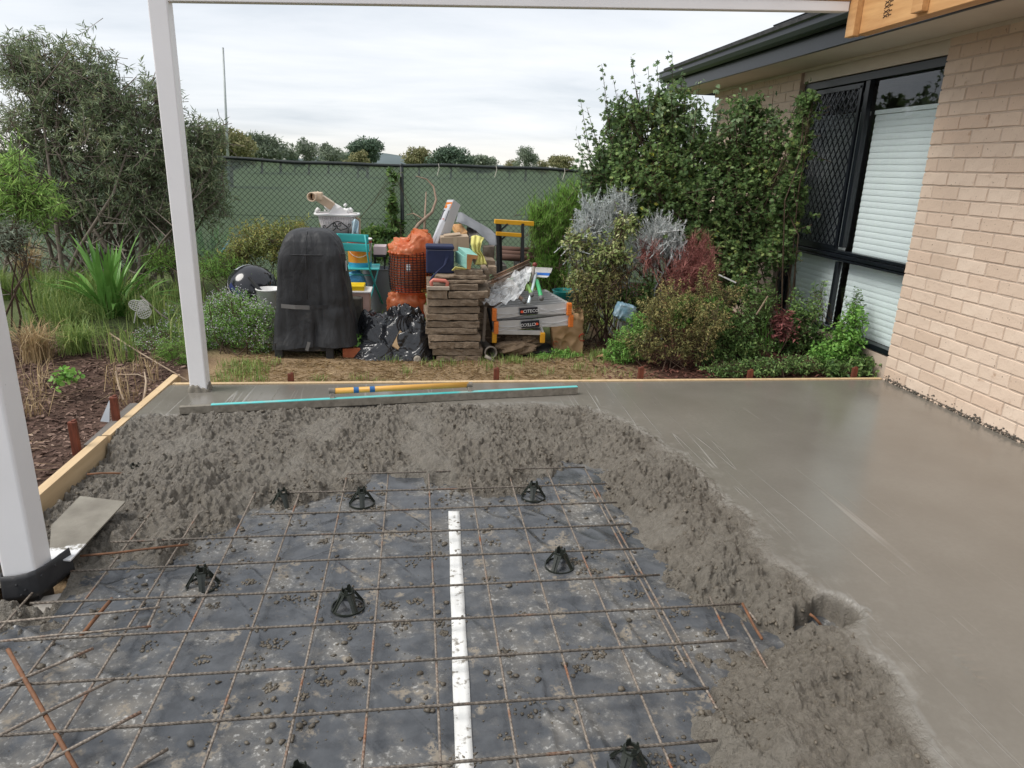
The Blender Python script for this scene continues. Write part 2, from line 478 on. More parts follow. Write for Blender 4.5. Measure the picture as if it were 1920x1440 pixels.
cxs = np.concatenate([np.arange(SX0 + 0.002, 1.62, 0.0037), np.arange(1.64, SX1 + 0.02, 0.03)])
cys = np.concatenate([np.arange(-1.6, -0.32, 0.03), np.arange(-0.3, 2.72, 0.0037), np.arange(2.73, SY1 + 0.004, 0.02)])
cys[-1] = SY1 + 0.001
CX, CY = np.meshgrid(cxs, cys)
wx = CX + 0.03 * (fbm(CX * 9, CY * 9, 2, 41) - 0.5); wy = CY + 0.03 * (fbm(CX * 9, CY * 9, 2, 43) - 0.5)
in_rough = in_poly(CX, CY, rough_poly)
d_out = poly_dist(wx, wy, outer) * np.where(in_rough, 1, -1)   # >0 inside the rough heap
in_bare = in_poly(CX, CY, bare)
d_in = poly_dist(wx, wy, inner) * np.where(in_bare, -1, 1)     # >0 on concrete
ragged = 0.07 * (fbm(CX * 7, CY * 7, 3, 51) - 0.5) + 0.06 * (fbm(CX * 22, CY * 22, 2, 53) - 0.5)
d_in = d_in + ragged
rough = sstep(-0.03, 0.07, d_out + 0.10 * (fbm(CX * 6, CY * 6, 3, 57) - 0.5))
hx, hy = P2(1552, 1148, -0.02)
hd = np.hypot((CX - hx) / 0.105, (CY - hy) / 0.085) + 0.9 * (fbm(CX * 16, CY * 16, 4, 91) - 0.5)
rough = np.maximum(rough, 0.85 * sstep(1.25, 0.9, hd))
# lumps of aggregate, warped so that no cell reads round
w1x = CX + 0.02 * (fbm(CX * 30, CY * 30, 2, 61) - 0.5); w1y = CY + 0.02 * (fbm(CX * 30, CY * 30, 2, 63) - 0.5)
f1, i1 = worley(w1x * 24, w1y * 24, 3)
f2, i2 = worley(w1x * 47 + 3, w1y * 47, 9)
f3, i3 = worley(w1x * 88 + 7, w1y * 88, 13)
f4, i4 = worley(w1x * 36 + 1, w1y * 36 + 5, 29)
def billow(fr_, sd_): return np.abs(vn(w1x * fr_ + 3.1, w1y * fr_ - 1.7, sd_) - 0.5) * 2
grain = 0.013 * billow(15, 131) + 0.012 * billow(31, 133) + 0.009 * billow(62, 135) + 0.005 * billow(121, 137)
stone = (0.013 * (1 - np.clip(f1 * 1.25, 0, 1) ** 2) * (i1 > 0.62) + 0.011 * (1 - np.clip(f2 * 1.2, 0, 1) ** 2) * (i2 > 0.45) + 0.008 * (1 - np.clip(f4 * 1.3, 0, 1) ** 2) * (i4 > 0.5) + 0.006 * (1 - np.clip(f3 * 1.1, 0, 1) ** 2) * i3)
coarse = 0.45 + 0.55 * sstep(0.36, 0.62, fbm(CX * 4.2, CY * 4.2, 3, 139))
lump = grain * (0.75 + 0.35 * coarse) + stone * coarse * 1.35
smear = sstep(0.56, 0.70, fbm(CX * 3.3 + 2, CY * 3.3, 3, 71))           # patches the shovel has smoothed
lump_amt = rough * (1 - 0.55 * smear)
big = 0.085 * (fbm(CX * 3.6, CY * 3.6, 3, 81) - 0.5) + 0.065 * (fbm(CX * 8.5, CY * 8.5, 3, 83) - 0.5)
low = sstep(-1.30, -1.62, CX) * sstep(2.32, 2.05, CY)                      # thin toward the open form at the left
low = np.maximum(low, 0.8 * sstep(-0.95, -1.4, CX) * sstep(1.75, 1.35, CY))
right = sstep(0.75, 1.0, CX) * sstep(0.75, 0.5, CY)                      # the near right tongue lies lower and smoother
heap = 0.004 * rough * sstep(0.02, 0.16, d_out)
base = heap + rough * big * sstep(0.0, 0.10, d_out) - 0.014 * rough
slope = 1 - sstep(0.0, 0.42, d_in)
base = base - 0.085 * slope * slope - 0.085 * low * rough - 0.02 * right * rough
CZ = base + (lump - 0.022) * lump_amt * (1 - 0.35 * right)
pits = [(P2(832, 800, 0), 0.075, 0.05), (P2(560, 800, 0), 0.09, 0.03), (P2(420, 815, 0), 0.11, 0.035), (P2(950, 800, 0), 0.1, 0.03)]
for (qx, qy), rr_, dd in pits:
    CZ = CZ - dd * np.exp(-((CX - qx) ** 2 + (CY - qy) ** 2) / rr_ ** 2)
# the hole beside the boot print
CZ = CZ - 0.13 * sstep(1.0, 0.72, hd)
tx, ty = P2(1440, 1165, -0.02)
CZ = CZ - 0.06 * np.exp(-(((CX - tx) / 0.13) ** 2 + ((CY - ty) / 0.05) ** 2))
# pull of the screed: long shallow ridges, a line of spatter near the viewer
smooth_w = 1 - rough
u_ = CX * 0.93 + CY * 0.36; v_ = -CX * 0.36 + CY * 0.93
streak = np.clip(1 - np.abs(vn(u_ * 9 + 0.5 * fbm(CX * 2, CY * 2, 2, 95), v_ * 0.7, 97) - 0.5) * 34, 0, 1) * sstep(0.5, 0.62, fbm(u_ * 2.5, v_ * 1.1, 3, 99))
nearedge = np.exp(-np.clip(-d_out, 0, 9) / 0.55)
CZ = CZ + smooth_w * (0.0008 * (fbm(CX * 3, CY * 3, 3, 101) - 0.5))
sx_, sy_ = P2(1815, 1250, 0.0)
spat = np.exp(-(((CX - sx_ - 0.25 * (CY - sy_)) / 0.022) ** 2 + ((CY - sy_) / 0.075) ** 2))
CZ = CZ + spat * 0.012 * (fbm(CX * 60, CY * 60, 3, 103) - 0.35)
edge_ = sstep(0.0, 0.055, d_in)
CZ = CZ * edge_ - 0.112 * (1 - edge_)
CZ = np.maximum(CZ, -0.112)
keep = (d_in > 0.004)
# sleeve hole round the near post
keep &= ~((np.abs(CX + 1.435) < 0.10) & (np.abs(CY - 0.955) < 0.13))
ii = np.arange(CX.size).reshape(CX.shape)
quad = np.stack([ii[:-1, :-1], ii[:-1, 1:], ii[1:, 1:], ii[1:, :-1]], -1)
kq = (keep[:-1, :-1] & keep[:-1, 1:] & keep[1:, 1:] & keep[1:, :-1])
quad = quad[kq]
used_, inv_ = np.unique(quad, return_inverse=True)
cverts = np.stack([CX, CY, CZ], -1).reshape(-1, 3)[used_]
cme = np_mesh('wet_concrete', cverts, inv_.reshape(-1, 4), smooth=True)
at2 = cme.color_attributes.new('finish', 'FLOAT_COLOR', 'POINT')
fa = np.zeros((len(used_), 4), np.float32)
fa[:, 0] = rough.ravel()[used_]; fa[:, 1] = (0.6 * smear * rough).ravel()[used_]; fa[:, 2] = (nearedge * smooth_w).ravel()[used_]; fa[:, 3] = 1
at2.data.foreach_set('color', fa.ravel())
m, nt, b, out = nodes_of('wet_concrete')
at_ = nt.nodes.new('ShaderNodeAttribute'); at_.attribute_name = 'finish'
sp = nt.nodes.new('ShaderNodeSeparateColor'); nt.links.new(at_.outputs['Color'], sp.inputs[0])
n1 = noise(nt, 2.0, 5); n2 = noise(nt, 45, 6, 0.65); n3 = noise(nt, 240, 4, 0.7)
slick = ramp(nt, n1, [(0.3, (0.162, 0.149, 0.128)), (0.7, (0.198, 0.184, 0.160))])
slick = mixc(nt, mrange(nt, n2, 0.35, 0.7, 0, 0.35), slick, (0.150, 0.138, 0.118))
def trowel_lines(sx_, sy_, rot_, width):
    n_ = noise(nt, 1.0, 2, 0.4, stretch=(sx_, sy_, 1), rot=(0, 0, rot_), dist=0.15)
    d_ = nt.nodes.new('ShaderNodeMath'); d_.operation = 'SUBTRACT'; d_.inputs[1].default_value = 0.5; nt.links.new(n_, d_.inputs[0])
    a_ = nt.nodes.new('ShaderNodeMath'); a_.operation = 'ABSOLUTE'; nt.links.new(d_.outputs[0], a_.inputs[0])
    return mrange(nt, a_.outputs[0], 0.0, width, 1.0, 0.0)
def mult(a_, b_):
    q_ = nt.nodes.new('ShaderNodeMath'); q_.operation = 'MULTIPLY'; nt.links.new(a_, q_.inputs[0]); nt.links.new(b_, q_.inputs[1]); return q_.outputs[0]
l1 = mult(trowel_lines(5.5, 0.20, -0.12, 0.007), mrange(nt, noise(nt, 1.3, 3, 0.5), 0.47, 0.60)); l2 = mult(trowel_lines(9, 0.32, -0.2, 0.008), mrange(nt, noise(nt, 2.3, 3, 0.6), 0.53, 0.64))
ln_ = nt.nodes.new('ShaderNodeMath'); ln_.operation = 'MAXIMUM'; nt.links.new(l1, ln_.inputs[0]); nt.links.new(l2, ln_.inputs[1])
lines = mult(ln_.outputs[0], mrange(nt, sp.outputs[2], 0.10, 0.6))
pad_ = mult(mrange(nt, noise(nt, 9, 6, 0.7), 0.50, 0.66), mrange(nt, sp.outputs[2], 0.62, 0.98))
slick = mixc(nt, mrange(nt, lines, 0, 1, 0, 0.42), slick, (0.44, 0.42, 0.39)); slick = mixc(nt, mrange(nt, pad_, 0, 1, 0, 0.4), slick, (0.30, 0.285, 0.255))
lumpy = ramp(nt, n2, [(0.25, (0.105, 0.090, 0.070)), (0.6, (0.180, 0.158, 0.127)), (0.85, (0.25, 0.226, 0.19))])
lumpy = mixc(nt, mrange(nt, n1, 0.45, 0.7, 0, 0.35), lumpy, (0.19, 0.174, 0.145))
lumpy = mixc(nt, mrange(nt, sp.outputs[1], 0.4, 1.0, 0, 0.6), lumpy, (0.235, 0.22, 0.19))
cc = mixc(nt, sp.outputs[0], slick, lumpy)
nt.links.new(cc, b.inputs['Base Color'])
rg = mixc(nt, sp.outputs[0], mixc(nt, mrange(nt, n1, 0.35, 0.65), (0.12,) * 3, (0.22,) * 3), mixc(nt, sp.outputs[1], (0.33,) * 3, (0.26,) * 3))
nt.links.new(rg, b.inputs['Roughness']); b.inputs['Specular IOR Level'].default_value = 0.62
bq = bump(nt, b, n3, 0.12, 0.002)
n4 = noise(nt, 130, 4, 0.7)
mm_ = nt.nodes.new('ShaderNodeMath'); mm_.operation = 'MULTIPLY'; nt.links.new(n4, mm_.inputs[0]); nt.links.new(sp.outputs[0], mm_.inputs[1])
bl_ = bump(nt, b, lines, 0.5, 0.004, bq)
bump(nt, b, mm_.outputs[0], 1.0, 0.012, bl_)
M_CONC = m
slab = link('wet_concrete', cme, m); tag(slab, kind='structure')

# plain concrete colour for splashes and clods on things
M_SPLASH = mat('concrete_splash', (0.25, 0.225, 0.185), 0.6, (0.15, 0.132, 0.105), 30, 0.7, 90, 0.004)

# ------------------------------------------------------------------ plastic membrane under the mesh
mxs = np.concatenate([np.arange(-2.6, -1.5, 0.02), np.arange(-1.5, 1.3, 0.0075), np.arange(1.3, 1.6, 0.02)]); mys = np.concatenate([np.arange(-1.6, -0.4, 0.02), np.arange(-0.4, 1.75, 0.0075), np.arange(1.75, 2.05, 0.02)])
MX, MY = np.meshgrid(mxs, mys)
def membrane_z(x, y):
    z = -0.104 + 0.007 * (fbm(x * 2.2, y * 2.2, 3, 111) - 0.5)
    a = x * 0.8 + y * 0.6; b_ = -x * 0.6 + y * 0.8
    c1 = np.clip(1 - np.abs(vn(a * 7, b_ * 1.6, 113) - 0.5) * 9, 0, 1)
    c2_ = np.clip(1 - np.abs(vn(a * 2.2 + 5, b_ * 9, 115) - 0.5) * 10, 0, 1)
    ms = sstep(0.42, 0.62, fbm(x * 1.7 + 8, y * 1.7, 3, 117))
    left = sstep(-0.55, -1.2, x)
    z = z + 0.0075 * c1 * ms + 0.005 * c2_ * (1 - ms)
    f_ = np.clip(1 - np.abs(vn((x * 0.55 + y * 0.83) * 11, (x * 0.83 - y * 0.55) * 1.3, 119) - 0.5) * 5, 0, 1)
    z = z + left * 0.011 * f_
    z = z + 0.004 * np.clip(1 - np.abs(((x + 0.37 + 0.02 * np.sin(y * 9)) * 40)), 0, 1)
    z = z + 0.05 * sstep(-1.35, -1.75, x) * sstep(0.9, 0.4, y)
    for ax_, ay_, bx_, by_, am_, wd_ in ((0.30, 1.62, 0.52, 0.95, 0.007, 0.012), (0.42, 1.5, 0.62, 1.25, 0.006, 0.010), (0.33, 0.75, 0.30, -0.4, 0.006, 0.009), (-0.38, 1.2, -0.42, -0.5, 0.005, 0.009), (-1.15, 0.95, -0.70, 1.20, 0.010, 0.016), (-1.20, 0.70, -0.72, 0.98, 0.012, 0.018),
                                         (-0.95, 0.55, -0.78, 1.05, 0.008, 0.014), (-1.3, 0.45, -0.9, 0.78, 0.012, 0.018), (0.62, 0.95, 0.72, 0.2, 0.006, 0.010), (0.15, 0.35, 0.55, 0.12, 0.005, 0.010), (-0.1, 0.62, 0.25, 0.70, 0.004, 0.010), (0.40, 0.30, 0.52, -0.3, 0.007, 0.012), (-0.62, 1.35, -0.2, 1.22, 0.006, 0.010)):
        wob_ = 0.012 * (vn(x * 9, y * 9, 143) - 0.5)
        L2 = (bx_ - ax_) ** 2 + (by_ - ay_) ** 2; t_ = ((x - ax_) * (bx_ - ax_) + (y - ay_) * (by_ - ay_)) / L2
        dd_ = np.hypot(x - ax_ - np.clip(t_, 0, 1) * (bx_ - ax_), y - ay_ - np.clip(t_, 0, 1) * (by_ - ay_)) + wob_
        z = z + am_ * np.exp(-(dd_ / wd_) ** 2) * np.clip(np.sin(np.pi * np.clip(t_, 0, 1)), 0, 1)
    return z
MZ = membrane_z(MX, MY)
mi_ = np.arange(MX.size).reshape(MX.shape)
mq = np.stack([mi_[:-1, :-1], mi_[:-1, 1:], mi_[1:, 1:], mi_[1:, :-1]], -1)
okm = ~((np.abs(MX + 1.5) < 0.2) & (np.abs(MY - 0.97) < 0.22)) & ~((MX < -1.6) & (MY > 0.7))
mq = mq[okm[:-1, :-1] & okm[1:, 1:] & okm[:-1, 1:] & okm[1:, :-1]]
mme = np_mesh('plastic_membrane', np.stack([MX, MY, MZ], -1).reshape(-1, 3), mq, smooth=True)
m, nt, b, out = nodes_of('black_membrane')
n1 = noise(nt, 5.5, 6, 0.62); n2 = noise(nt, 60, 7, 0.72); n3 = noise(nt, 2.4, 4); n4 = noise(nt, 14, 5, 0.6)
black = ramp(nt, n4, [(0.3, (0.044, 0.048, 0.054)), (0.7, (0.082, 0.087, 0.094))])
film = mixc(nt, mrange(nt, n1, 0.47, 0.66, 0, 0.65), black, (0.20, 0.185, 0.16))
mul = nt.nodes.new('ShaderNodeMath'); mul.operation = 'MULTIPLY'
nt.links.new(mrange(nt, n2, 0.535, 0.65), mul.inputs[0]); nt.links.new(mrange(nt, n1, 0.50, 0.60), mul.inputs[1])
cc = mixc(nt, mul.outputs[0], film, (0.40, 0.395, 0.375))
mul2 = nt.nodes.new('ShaderNodeMath'); mul2.operation = 'MULTIPLY'
nt.links.new(mrange(nt, n2, 0.44, 0.50), mul2.inputs[0]); nt.links.new(mrange(nt, noise(nt, 8, 4, 0.6, stretch=(1, 1, 1), rot=(0, 0, 1.1)), 0.60, 0.66), mul2.inputs[1])
cc = mixc(nt, mul2.outputs[0], cc, (0.22, 0.19, 0.15))
nt.links.new(cc, b.inputs['Base Color'])
rr_ = nt.nodes.new('ShaderNodeMath'); rr_.operation = 'MAXIMUM'; nt.links.new(mul.outputs[0], rr_.inputs[0]); nt.links.new(mrange(nt, n1, 0.48, 0.66), rr_.inputs[1])
nt.links.new(mrange(nt, rr_.outputs[0], 0, 1, 0.19, 0.58), b.inputs['Roughness']); b.inputs['Specular IOR Level'].default_value = 0.5
bump(nt, b, n4, 0.3, 0.012)
membrane = link('plastic_membrane', mme, m)
tag(membrane, 'black plastic membrane spread under the steel mesh, smeared with cement', 'plastic sheet')
# scattered clods of spilt mix
rng = np.random.default_rng(4)
def ico_clod(seed):
    r2 = np.random.default_rng(seed)
    t = (1 + 5 ** 0.5) / 2
    v = np.array([(-1, t, 0), (1, t, 0), (-1, -t, 0), (1, -t, 0), (0, -1, t), (0, 1, t), (0, -1, -t), (0, 1, -t), (t, 0, -1), (t, 0, 1), (-t, 0, -1), (-t, 0, 1)], float)
    v /= np.linalg.norm(v[0]); v *= (0.45 + 0.9 * r2.random((12, 1)))
    f = np.array([(0, 11, 5), (0, 5, 1), (0, 1, 7), (0, 7, 10), (0, 10, 11), (1, 5, 9), (5, 11, 4), (11, 10, 2), (10, 7, 6), (7, 1, 8), (3, 9, 4), (3, 4, 2), (3, 2, 6), (3, 6, 8), (3, 8, 9), (4, 9, 5), (2, 4, 11), (6, 2, 10), (8, 6, 7), (9, 8, 1)])
    return v, f
def clods(name, P, S, material, flat=0.6, seed=0, parent=None):
    vs_, fs_ = [], []; off = 0
    tmpl = [ico_clod(100 + k) for k in range(12)]; r3 = np.random.default_rng(seed)
    for p, s in zip(P, S):
        v, f = tmpl[r3.integers(12)]; a = r3.random() * 6.28
        q = v * s * np.array([1, 0.7 + 0.5 * r3.random(), flat]); c_, s_ = math.cos(a), math.sin(a)
        q = np.stack([q[:, 0] * c_ - q[:, 1] * s_, q[:, 0] * s_ + q[:, 1] * c_, q[:, 2]], -1) + p
        vs_.append(q); fs_.append(f + off); off += 12
    return link(name, np_mesh(name, np.concatenate(vs_), np.concatenate(fs_), smooth=False), material, parent)
def on_bare(n, seed):
    r3 = np.random.default_rng(seed); x = r3.uniform(-1.6, 1.35, n * 4); y = r3.uniform(-0.5, 1.75, n * 4)
    ok = in_poly(x, y, bare) & ((np.abs(x + 1.435) > 0.1) | (np.abs(y - 0.955) > 0.13)); return x[ok][:n], y[ok][:n]
cxp, cyp = on_bare(2600, 7)
d_ = poly_dist(cxp, cyp, inner)
dens = np.exp(-d_ / 0.25) * 0.8 + 0.95 * (fbm(cxp * 3.4, cyp * 3.4, 3, 121) > 0.53)
k_ = rng.random(len(cxp)) < np.clip(dens, 0.12, 1); cxp, cyp, d_ = cxp[k_], cyp[k_], d_[k_]
sz = 0.0022 + 0.0105 * rng.random(len(cxp)) ** 3 + 0.008 * np.exp(-d_ / 0.06) * rng.random(len(cxp))
czp = membrane_z(cxp, cyp) + sz * 0.25
PP = [np.stack([cxp, cyp, czp], -1)]; SS = [sz]
hxp, hyp = on_bare(95, 17)                                    # little heaps dropped by the shovel
for q in range(len(hxp)):
    n = int(rng.integers(8, 34)); rr0 = rng.uniform(0.012, 0.045)
    ang = rng.random(n) * 6.28; rad = rr0 * np.sqrt(rng.random(n)) 
    x = hxp[q] + 1.3 * rad * np.cos(ang); y = hyp[q] + rad * np.sin(ang); s = rng.uniform(0.003, 0.0085, n)
    PP.append(np.stack([x, y, membrane_z(x, y) + 0.004 * (1 - rad / rr0)], -1)); SS.append(s)
M_CLOD = mat('clod', (0.155, 0.132, 0.10), 0.5, (0.07, 0.059, 0.045), 24, 0.5, 120, 0.003)
cl = clods('concrete_crumbs', np.concatenate(PP), np.concatenate(SS), M_CLOD, 0.62, 3)
tag(cl, 'crumbs and clods of wet concrete scattered over the black membrane', 'concrete crumbs', kind='stuff')
# clods along the ragged edge and rolling on top of the heap
n = 5200
ex = rng.uniform(SX0 + 0.02, 1.5, n * 3); ey = rng.uniform(-0.3, 2.68, n * 3)
di = poly_dist(ex, ey, inner) * np.where(in_poly(ex, ey, bare), -1, 1); do = poly_dist(ex, ey, outer) * np.where(in_poly(ex, ey, rough_poly), 1, -1)
k_ = (di > 0.0) & (do > 0.02) & (rng.random(n * 3) < np.clip(0.25 + np.exp(-di / 0.12), 0, 1)) & ((np.abs(ex + 1.435) > 0.12) | (np.abs(ey - 0.955) > 0.15))
ex, ey = ex[k_][:n], ey[k_][:n]
iy_ = np.clip(np.searchsorted(cys, ey), 0, len(cys) - 1); ix_ = np.clip(np.searchsorted(cxs, ex), 0, len(cxs) - 1)
ez = CZ[iy_, ix_]; es = 0.004 + 0.008 * rng.random(len(ex)) ** 2
keep_c = (smear[iy_, ix_] < 0.5) & (d_in[iy_, ix_] > 0.004)
ex, ey, ez, es = ex[keep_c], ey[keep_c], ez[keep_c], es[keep_c]
cl2 = clods('concrete_clods', np.stack([ex, ey, ez], -1), es, M_CLOD, 0.75, 5)
tag(cl2, 'loose lumps of aggregate on the unscreeded concrete heap', 'concrete lumps', kind='stuff')

# white tape along the membrane joint
tp = [P2(851, 958, -0.1), P2(871, 1440, -0.1)]
tdir = np.array(tp[1]) - np.array(tp[0]); tdir /= np.linalg.norm(tdir); tn = np.array([-tdir[1], tdir[0]])
def tape_pt(u, v):
    p = np.array(tp[0]) + tdir * u * 2.4 + tn * (v - 0.5) * (0.050 + 0.002 * math.sin(u * 31))
    return (p[0], p[1], float(membrane_z(np.array(p[0]), np.array(p[1]))) + 0.004)
M_TAPE = mat('white_tape', (0.74, 0.74, 0.72), 0.45, (0.62, 0.62, 0.60), 12, 0.2, 40, 0.002, dirt=(0.22, 0.2, 0.17), dscale=26, dlo=0.56, dhi=0.64)
tb = MB().sheet(tape_pt, 160, 3)
tape = tb.build('joint_tape', M_TAPE, None, True, thick=0.0012)
tag(tape, 'long straight strip of white joint tape on the black membrane', 'tape')
# ================================================================== the brick house at the right
M_BRICK, nt, b, out = nodes_of('cream_brick')
oi = nt.nodes.new('ShaderNodeObjectInfo')
n1 = noise(nt, 9, 5); n2 = noise(nt, 38, 5, 0.6); n3 = noise(nt, 120, 4)
base_c = ramp(nt, oi.outputs['Random'], [(0.0, (0.59, 0.455, 0.350)), (0.45, (0.66, 0.525, 0.415)), (0.8, (0.705, 0.575, 0.462)), (1.0, (0.62, 0.47, 0.36))])
base_c = mixc(nt, mrange(nt, n1, 0.35, 0.7, 0, 0.45), base_c, (0.57, 0.44, 0.345))
vm = nt.nodes.new('ShaderNodeVectorMath'); vm.operation = 'ADD'      # iron spots placed differently on each brick
tc = nt.nodes.new('ShaderNodeTexCoord'); cb = nt.nodes.new('ShaderNodeCombineXYZ')
ml = nt.nodes.new('ShaderNodeMath'); ml.operation = 'MULTIPLY'; ml.inputs[1].default_value = 37.0
nt.links.new(oi.outputs['Random'], ml.inputs[0]); nt.links.new(ml.outputs[0], cb.inputs[0]); nt.links.new(ml.outputs[0], cb.inputs[1])
nt.links.new(tc.outputs['Object'], vm.inputs[0]); nt.links.new(cb.outputs[0], vm.inputs[1])
sn = nt.nodes.new('ShaderNodeTexNoise'); sn.inputs['Scale'].default_value = 17; sn.inputs['Detail'].default_value = 3
nt.links.new(vm.outputs[0], sn.inputs['Vector'])
base_c = mixc(nt, mrange(nt, sn.outputs['Fac'], 0.66, 0.80, 0, 0.6), base_c, (0.30, 0.17, 0.10))
base_c = mixc(nt, mrange(nt, n2, 0.66, 0.76, 0, 0.5), base_c, (0.27, 0.195, 0.15))
sm = nt.nodes.new('ShaderNodeTexNoise'); sm.inputs['Scale'].default_value = 60; sm.inputs['Detail'].default_value = 2
nt.links.new(vm.outputs[0], sm.inputs['Vector'])
base_c = mixc(nt, mrange(nt, sm.outputs['Fac'], 0.70, 0.76, 0, 0.85), base_c, (0.12, 0.09, 0.07))
nt.links.new(base_c, b.inputs['Base Color']); b.inputs['Roughness'].default_value = 0.9; b.inputs['Specular IOR Level'].default_value = 0.2
bq = bump(nt, b, n2, 0.5, 0.006); bump(nt, b, n3, 0.3, 0.002, bq)
M_MORTAR = mat('mortar', (0.55, 0.445, 0.36), 0.95, (0.47, 0.375, 0.30), 20, 0.6, 110, 0.003)
M_CHAR = mat('charcoal_metal', (0.0085, 0.0105, 0.015), 0.34, (0.006, 0.0075, 0.010), 4, 0.08, 15, 0.004, spec=0.5)
M_FRAME = mat('charcoal_frame', (0.0075, 0.010, 0.015), 0.35, (0.005, 0.007, 0.010), 6, spec=0.5)
M_SOFFIT = mat('soffit_board', (0.62, 0.55, 0.46), 0.75, (0.56, 0.49, 0.41), 3)
M_TILE = mat('roof_tile', (0.10, 0.10, 0.105), 0.8, (0.06, 0.06, 0.063), 12, 0.4, 60)
M_BLIND = mat('blind_slat', (0.86, 0.88, 0.88), 0.45, (0.82, 0.84, 0.84), 3)
M_GLASS, nt, b, out = nodes_of('window_glass')
fr = nt.nodes.new('ShaderNodeFresnel'); fr.inputs[0].default_value = 1.65
gl = nt.nodes.new('ShaderNodeBsdfGlossy'); gl.inputs['Roughness'].default_value = 0.015; gl.inputs['Color'].default_value = (0.95, 0.97, 1, 1)
tr = nt.nodes.new('ShaderNodeBsdfTransparent'); tr.inputs[0].default_value = (0.95, 0.975, 0.975, 1)
gg = nt.nodes.new('ShaderNodeNewGeometry'); bf = nt.nodes.new('ShaderNodeMath'); bf.operation = 'SUBTRACT'; bf.inputs[0].default_value = 1.0; nt.links.new(gg.outputs['Backfacing'], bf.inputs[1])
fm = nt.nodes.new('ShaderNodeMath'); fm.operation = 'MULTIPLY'; nt.links.new(fr.outputs[0], fm.inputs[0]); nt.links.new(bf.outputs[0], fm.inputs[1])
mx = nt.nodes.new('ShaderNodeMixShader'); nt.links.new(fm.outputs[0], mx.inputs[0]); nt.links.new(tr.outputs[0], mx.inputs[1])
nt.links.new(gl.outputs[0], mx.inputs[2]); nt.links.new(mx.outputs[0], out.inputs[0])
bump(nt, gl, noise(nt, 1.6, 2), 0.02, 0.05)

house = thing('brick_house', 'cream brick house with charcoal gutter and tall window at the right', 'house', (SX1, 3.12, 0))
WX = SX1
def chamfer_brick(L, seed, rough_=0.0016):
    r2 = random.Random(seed); mb = MB(); h, d, c = 0.0755, 0.10, 0.003
    # x = depth (face at -x), y = length, z = height; chamfered face edge, slightly uneven corners
    def j(): return r2.uniform(-rough_, rough_)
    ring0 = [(0, -L / 2, -h / 2), (0, L / 2, -h / 2), (0, L / 2, h / 2), (0, -L / 2, h / 2)]
    face = []; mid = []; N = 4
    per = []
    for k in range(N): per.append((-L / 2 + L * k / N, -h / 2))
    for k in range(2): per.append((L / 2, -h / 2 + h * k / 2))
    for k in range(N): per.append((L / 2 - L * k / N, h / 2))
    for k in range(2): per.append((-L / 2, h / 2 - h * k / 2))
    back = [(d - 0.012, y, z) for y, z in per]
    jit = [(j(), j()) for _ in per]
    mid = [(-0.008, y + q[0], z + q[1]) for (y, z), q in zip(per, jit)]
    fr_ = [(-0.012 + j() * 0.5, y * (1 - 2 * c / L) + q[0], z * (1 - 2 * c / h) + q[1]) for (y, z), q in zip(per, jit)]
    mb.loft([back, mid, fr_], cap0=False, cap1=True)
    me = bpy.data.meshes.new('brick'); me.from_pydata(mb.v, [], mb.f); me.update(); me.materials.append(M_BRICK)
    return me
full_ = [chamfer_brick(0.230, s) for s in range(6)]; half_ = [chamfer_brick(0.110, 50 + s) for s in range(3)]
rnd = random.Random(2)
stuff_v = MB()
for c in range(-1, 27):
    z = 0.018 + 0.086 * c + 0.038
    y = SY1 + 0.008
    first = True
    while y > -1.6:
        L = 0.110 if (first and c % 2) else 0.230
        yc = y - L / 2
        if yc > 0.62:
            me = rnd.choice(half_ if L < 0.2 else full_)
            o = link('brick', me, None, house)
            o.location = (rnd.uniform(-0.0015, 0.0015), yc - 3.12, z); o.rotation_euler = (rnd.uniform(-0.006, 0.006), 0, rnd.uniform(-0.006, 0.006))
        else:
            stuff_v.box((WX + 0.03, yc, z), (0.084, L, 0.0755))
        y -= L + 0.010; first = False
# brickwork beyond the window, mostly behind the big shrub
for c in range(-1, 27):
    z = 0.018 + 0.086 * c + 0.038; y = 4.97; k = 0
    while y < 6.75:
        L = 0.110 if (k == 0 and c % 2) else 0.230
        stuff_v.box((WX + 0.03, y + L / 2, z), (0.084, L, 0.0755)); y += L + 0.01; k += 1
o = stuff_v.build('brickwork', M_BRICK, house); tag(o, kind='stuff')
mw = MB()
mw.box((WX + 0.0515, 0.78, 1.1), (0.117, 4.68, 2.6)); mw.box((WX + 0.0515, 5.87, 1.1), (0.117, 1.8, 2.6)); mw.box((WX + 0.085, 4.05, 0.02), (0.1, 1.9, 0.27))
mw.box((WX + 1.6, 6.72, 1.1), (3.0, 0.1, 2.6))
mw.build('mortar_wall', M_MORTAR, house)
mb = MB(); mb.box((WX + 0.07, 4.045, 2.27), (0.10, 1.86, 0.115)); mb.build('lintel_board', M_SOFFIT, house)
mb = MB(); mb.box((3.19, 2.85, 2.335), (0.46, 8.9, 0.02)); mb.build('soffit', M_SOFFIT, house)
mb = MB(); mb.box((WX - 0.012, 2.85, 2.313), (0.022, 8.0, 0.022)); mb.build('soffit_trim', M_SOFFIT, house)
mb = MB(); mb.box((2.952, 2.85, 2.40), (0.025, 8.95, 0.16)); mb.box((4.4, 7.31, 2.40), (2.9, 0.025, 0.16)); mb.build('fascia', M_CHAR, house, bevel=0.003)
prof = [(2.938, 2.50), (2.925, 2.445), (2.885, 2.435), (2.862, 2.455), (2.850, 2.49), (2.852, 2.53), (2.846, 2.545), (2.850, 2.556), (2.862, 2.556), (2.862, 2.545), (2.870, 2.46), (2.915, 2.455), (2.925, 2.50)]
mb = MB(); mb.prism(prof, 1, -1.6, 7.38); mb.build('gutter', M_CHAR, house, bevel=0.002)
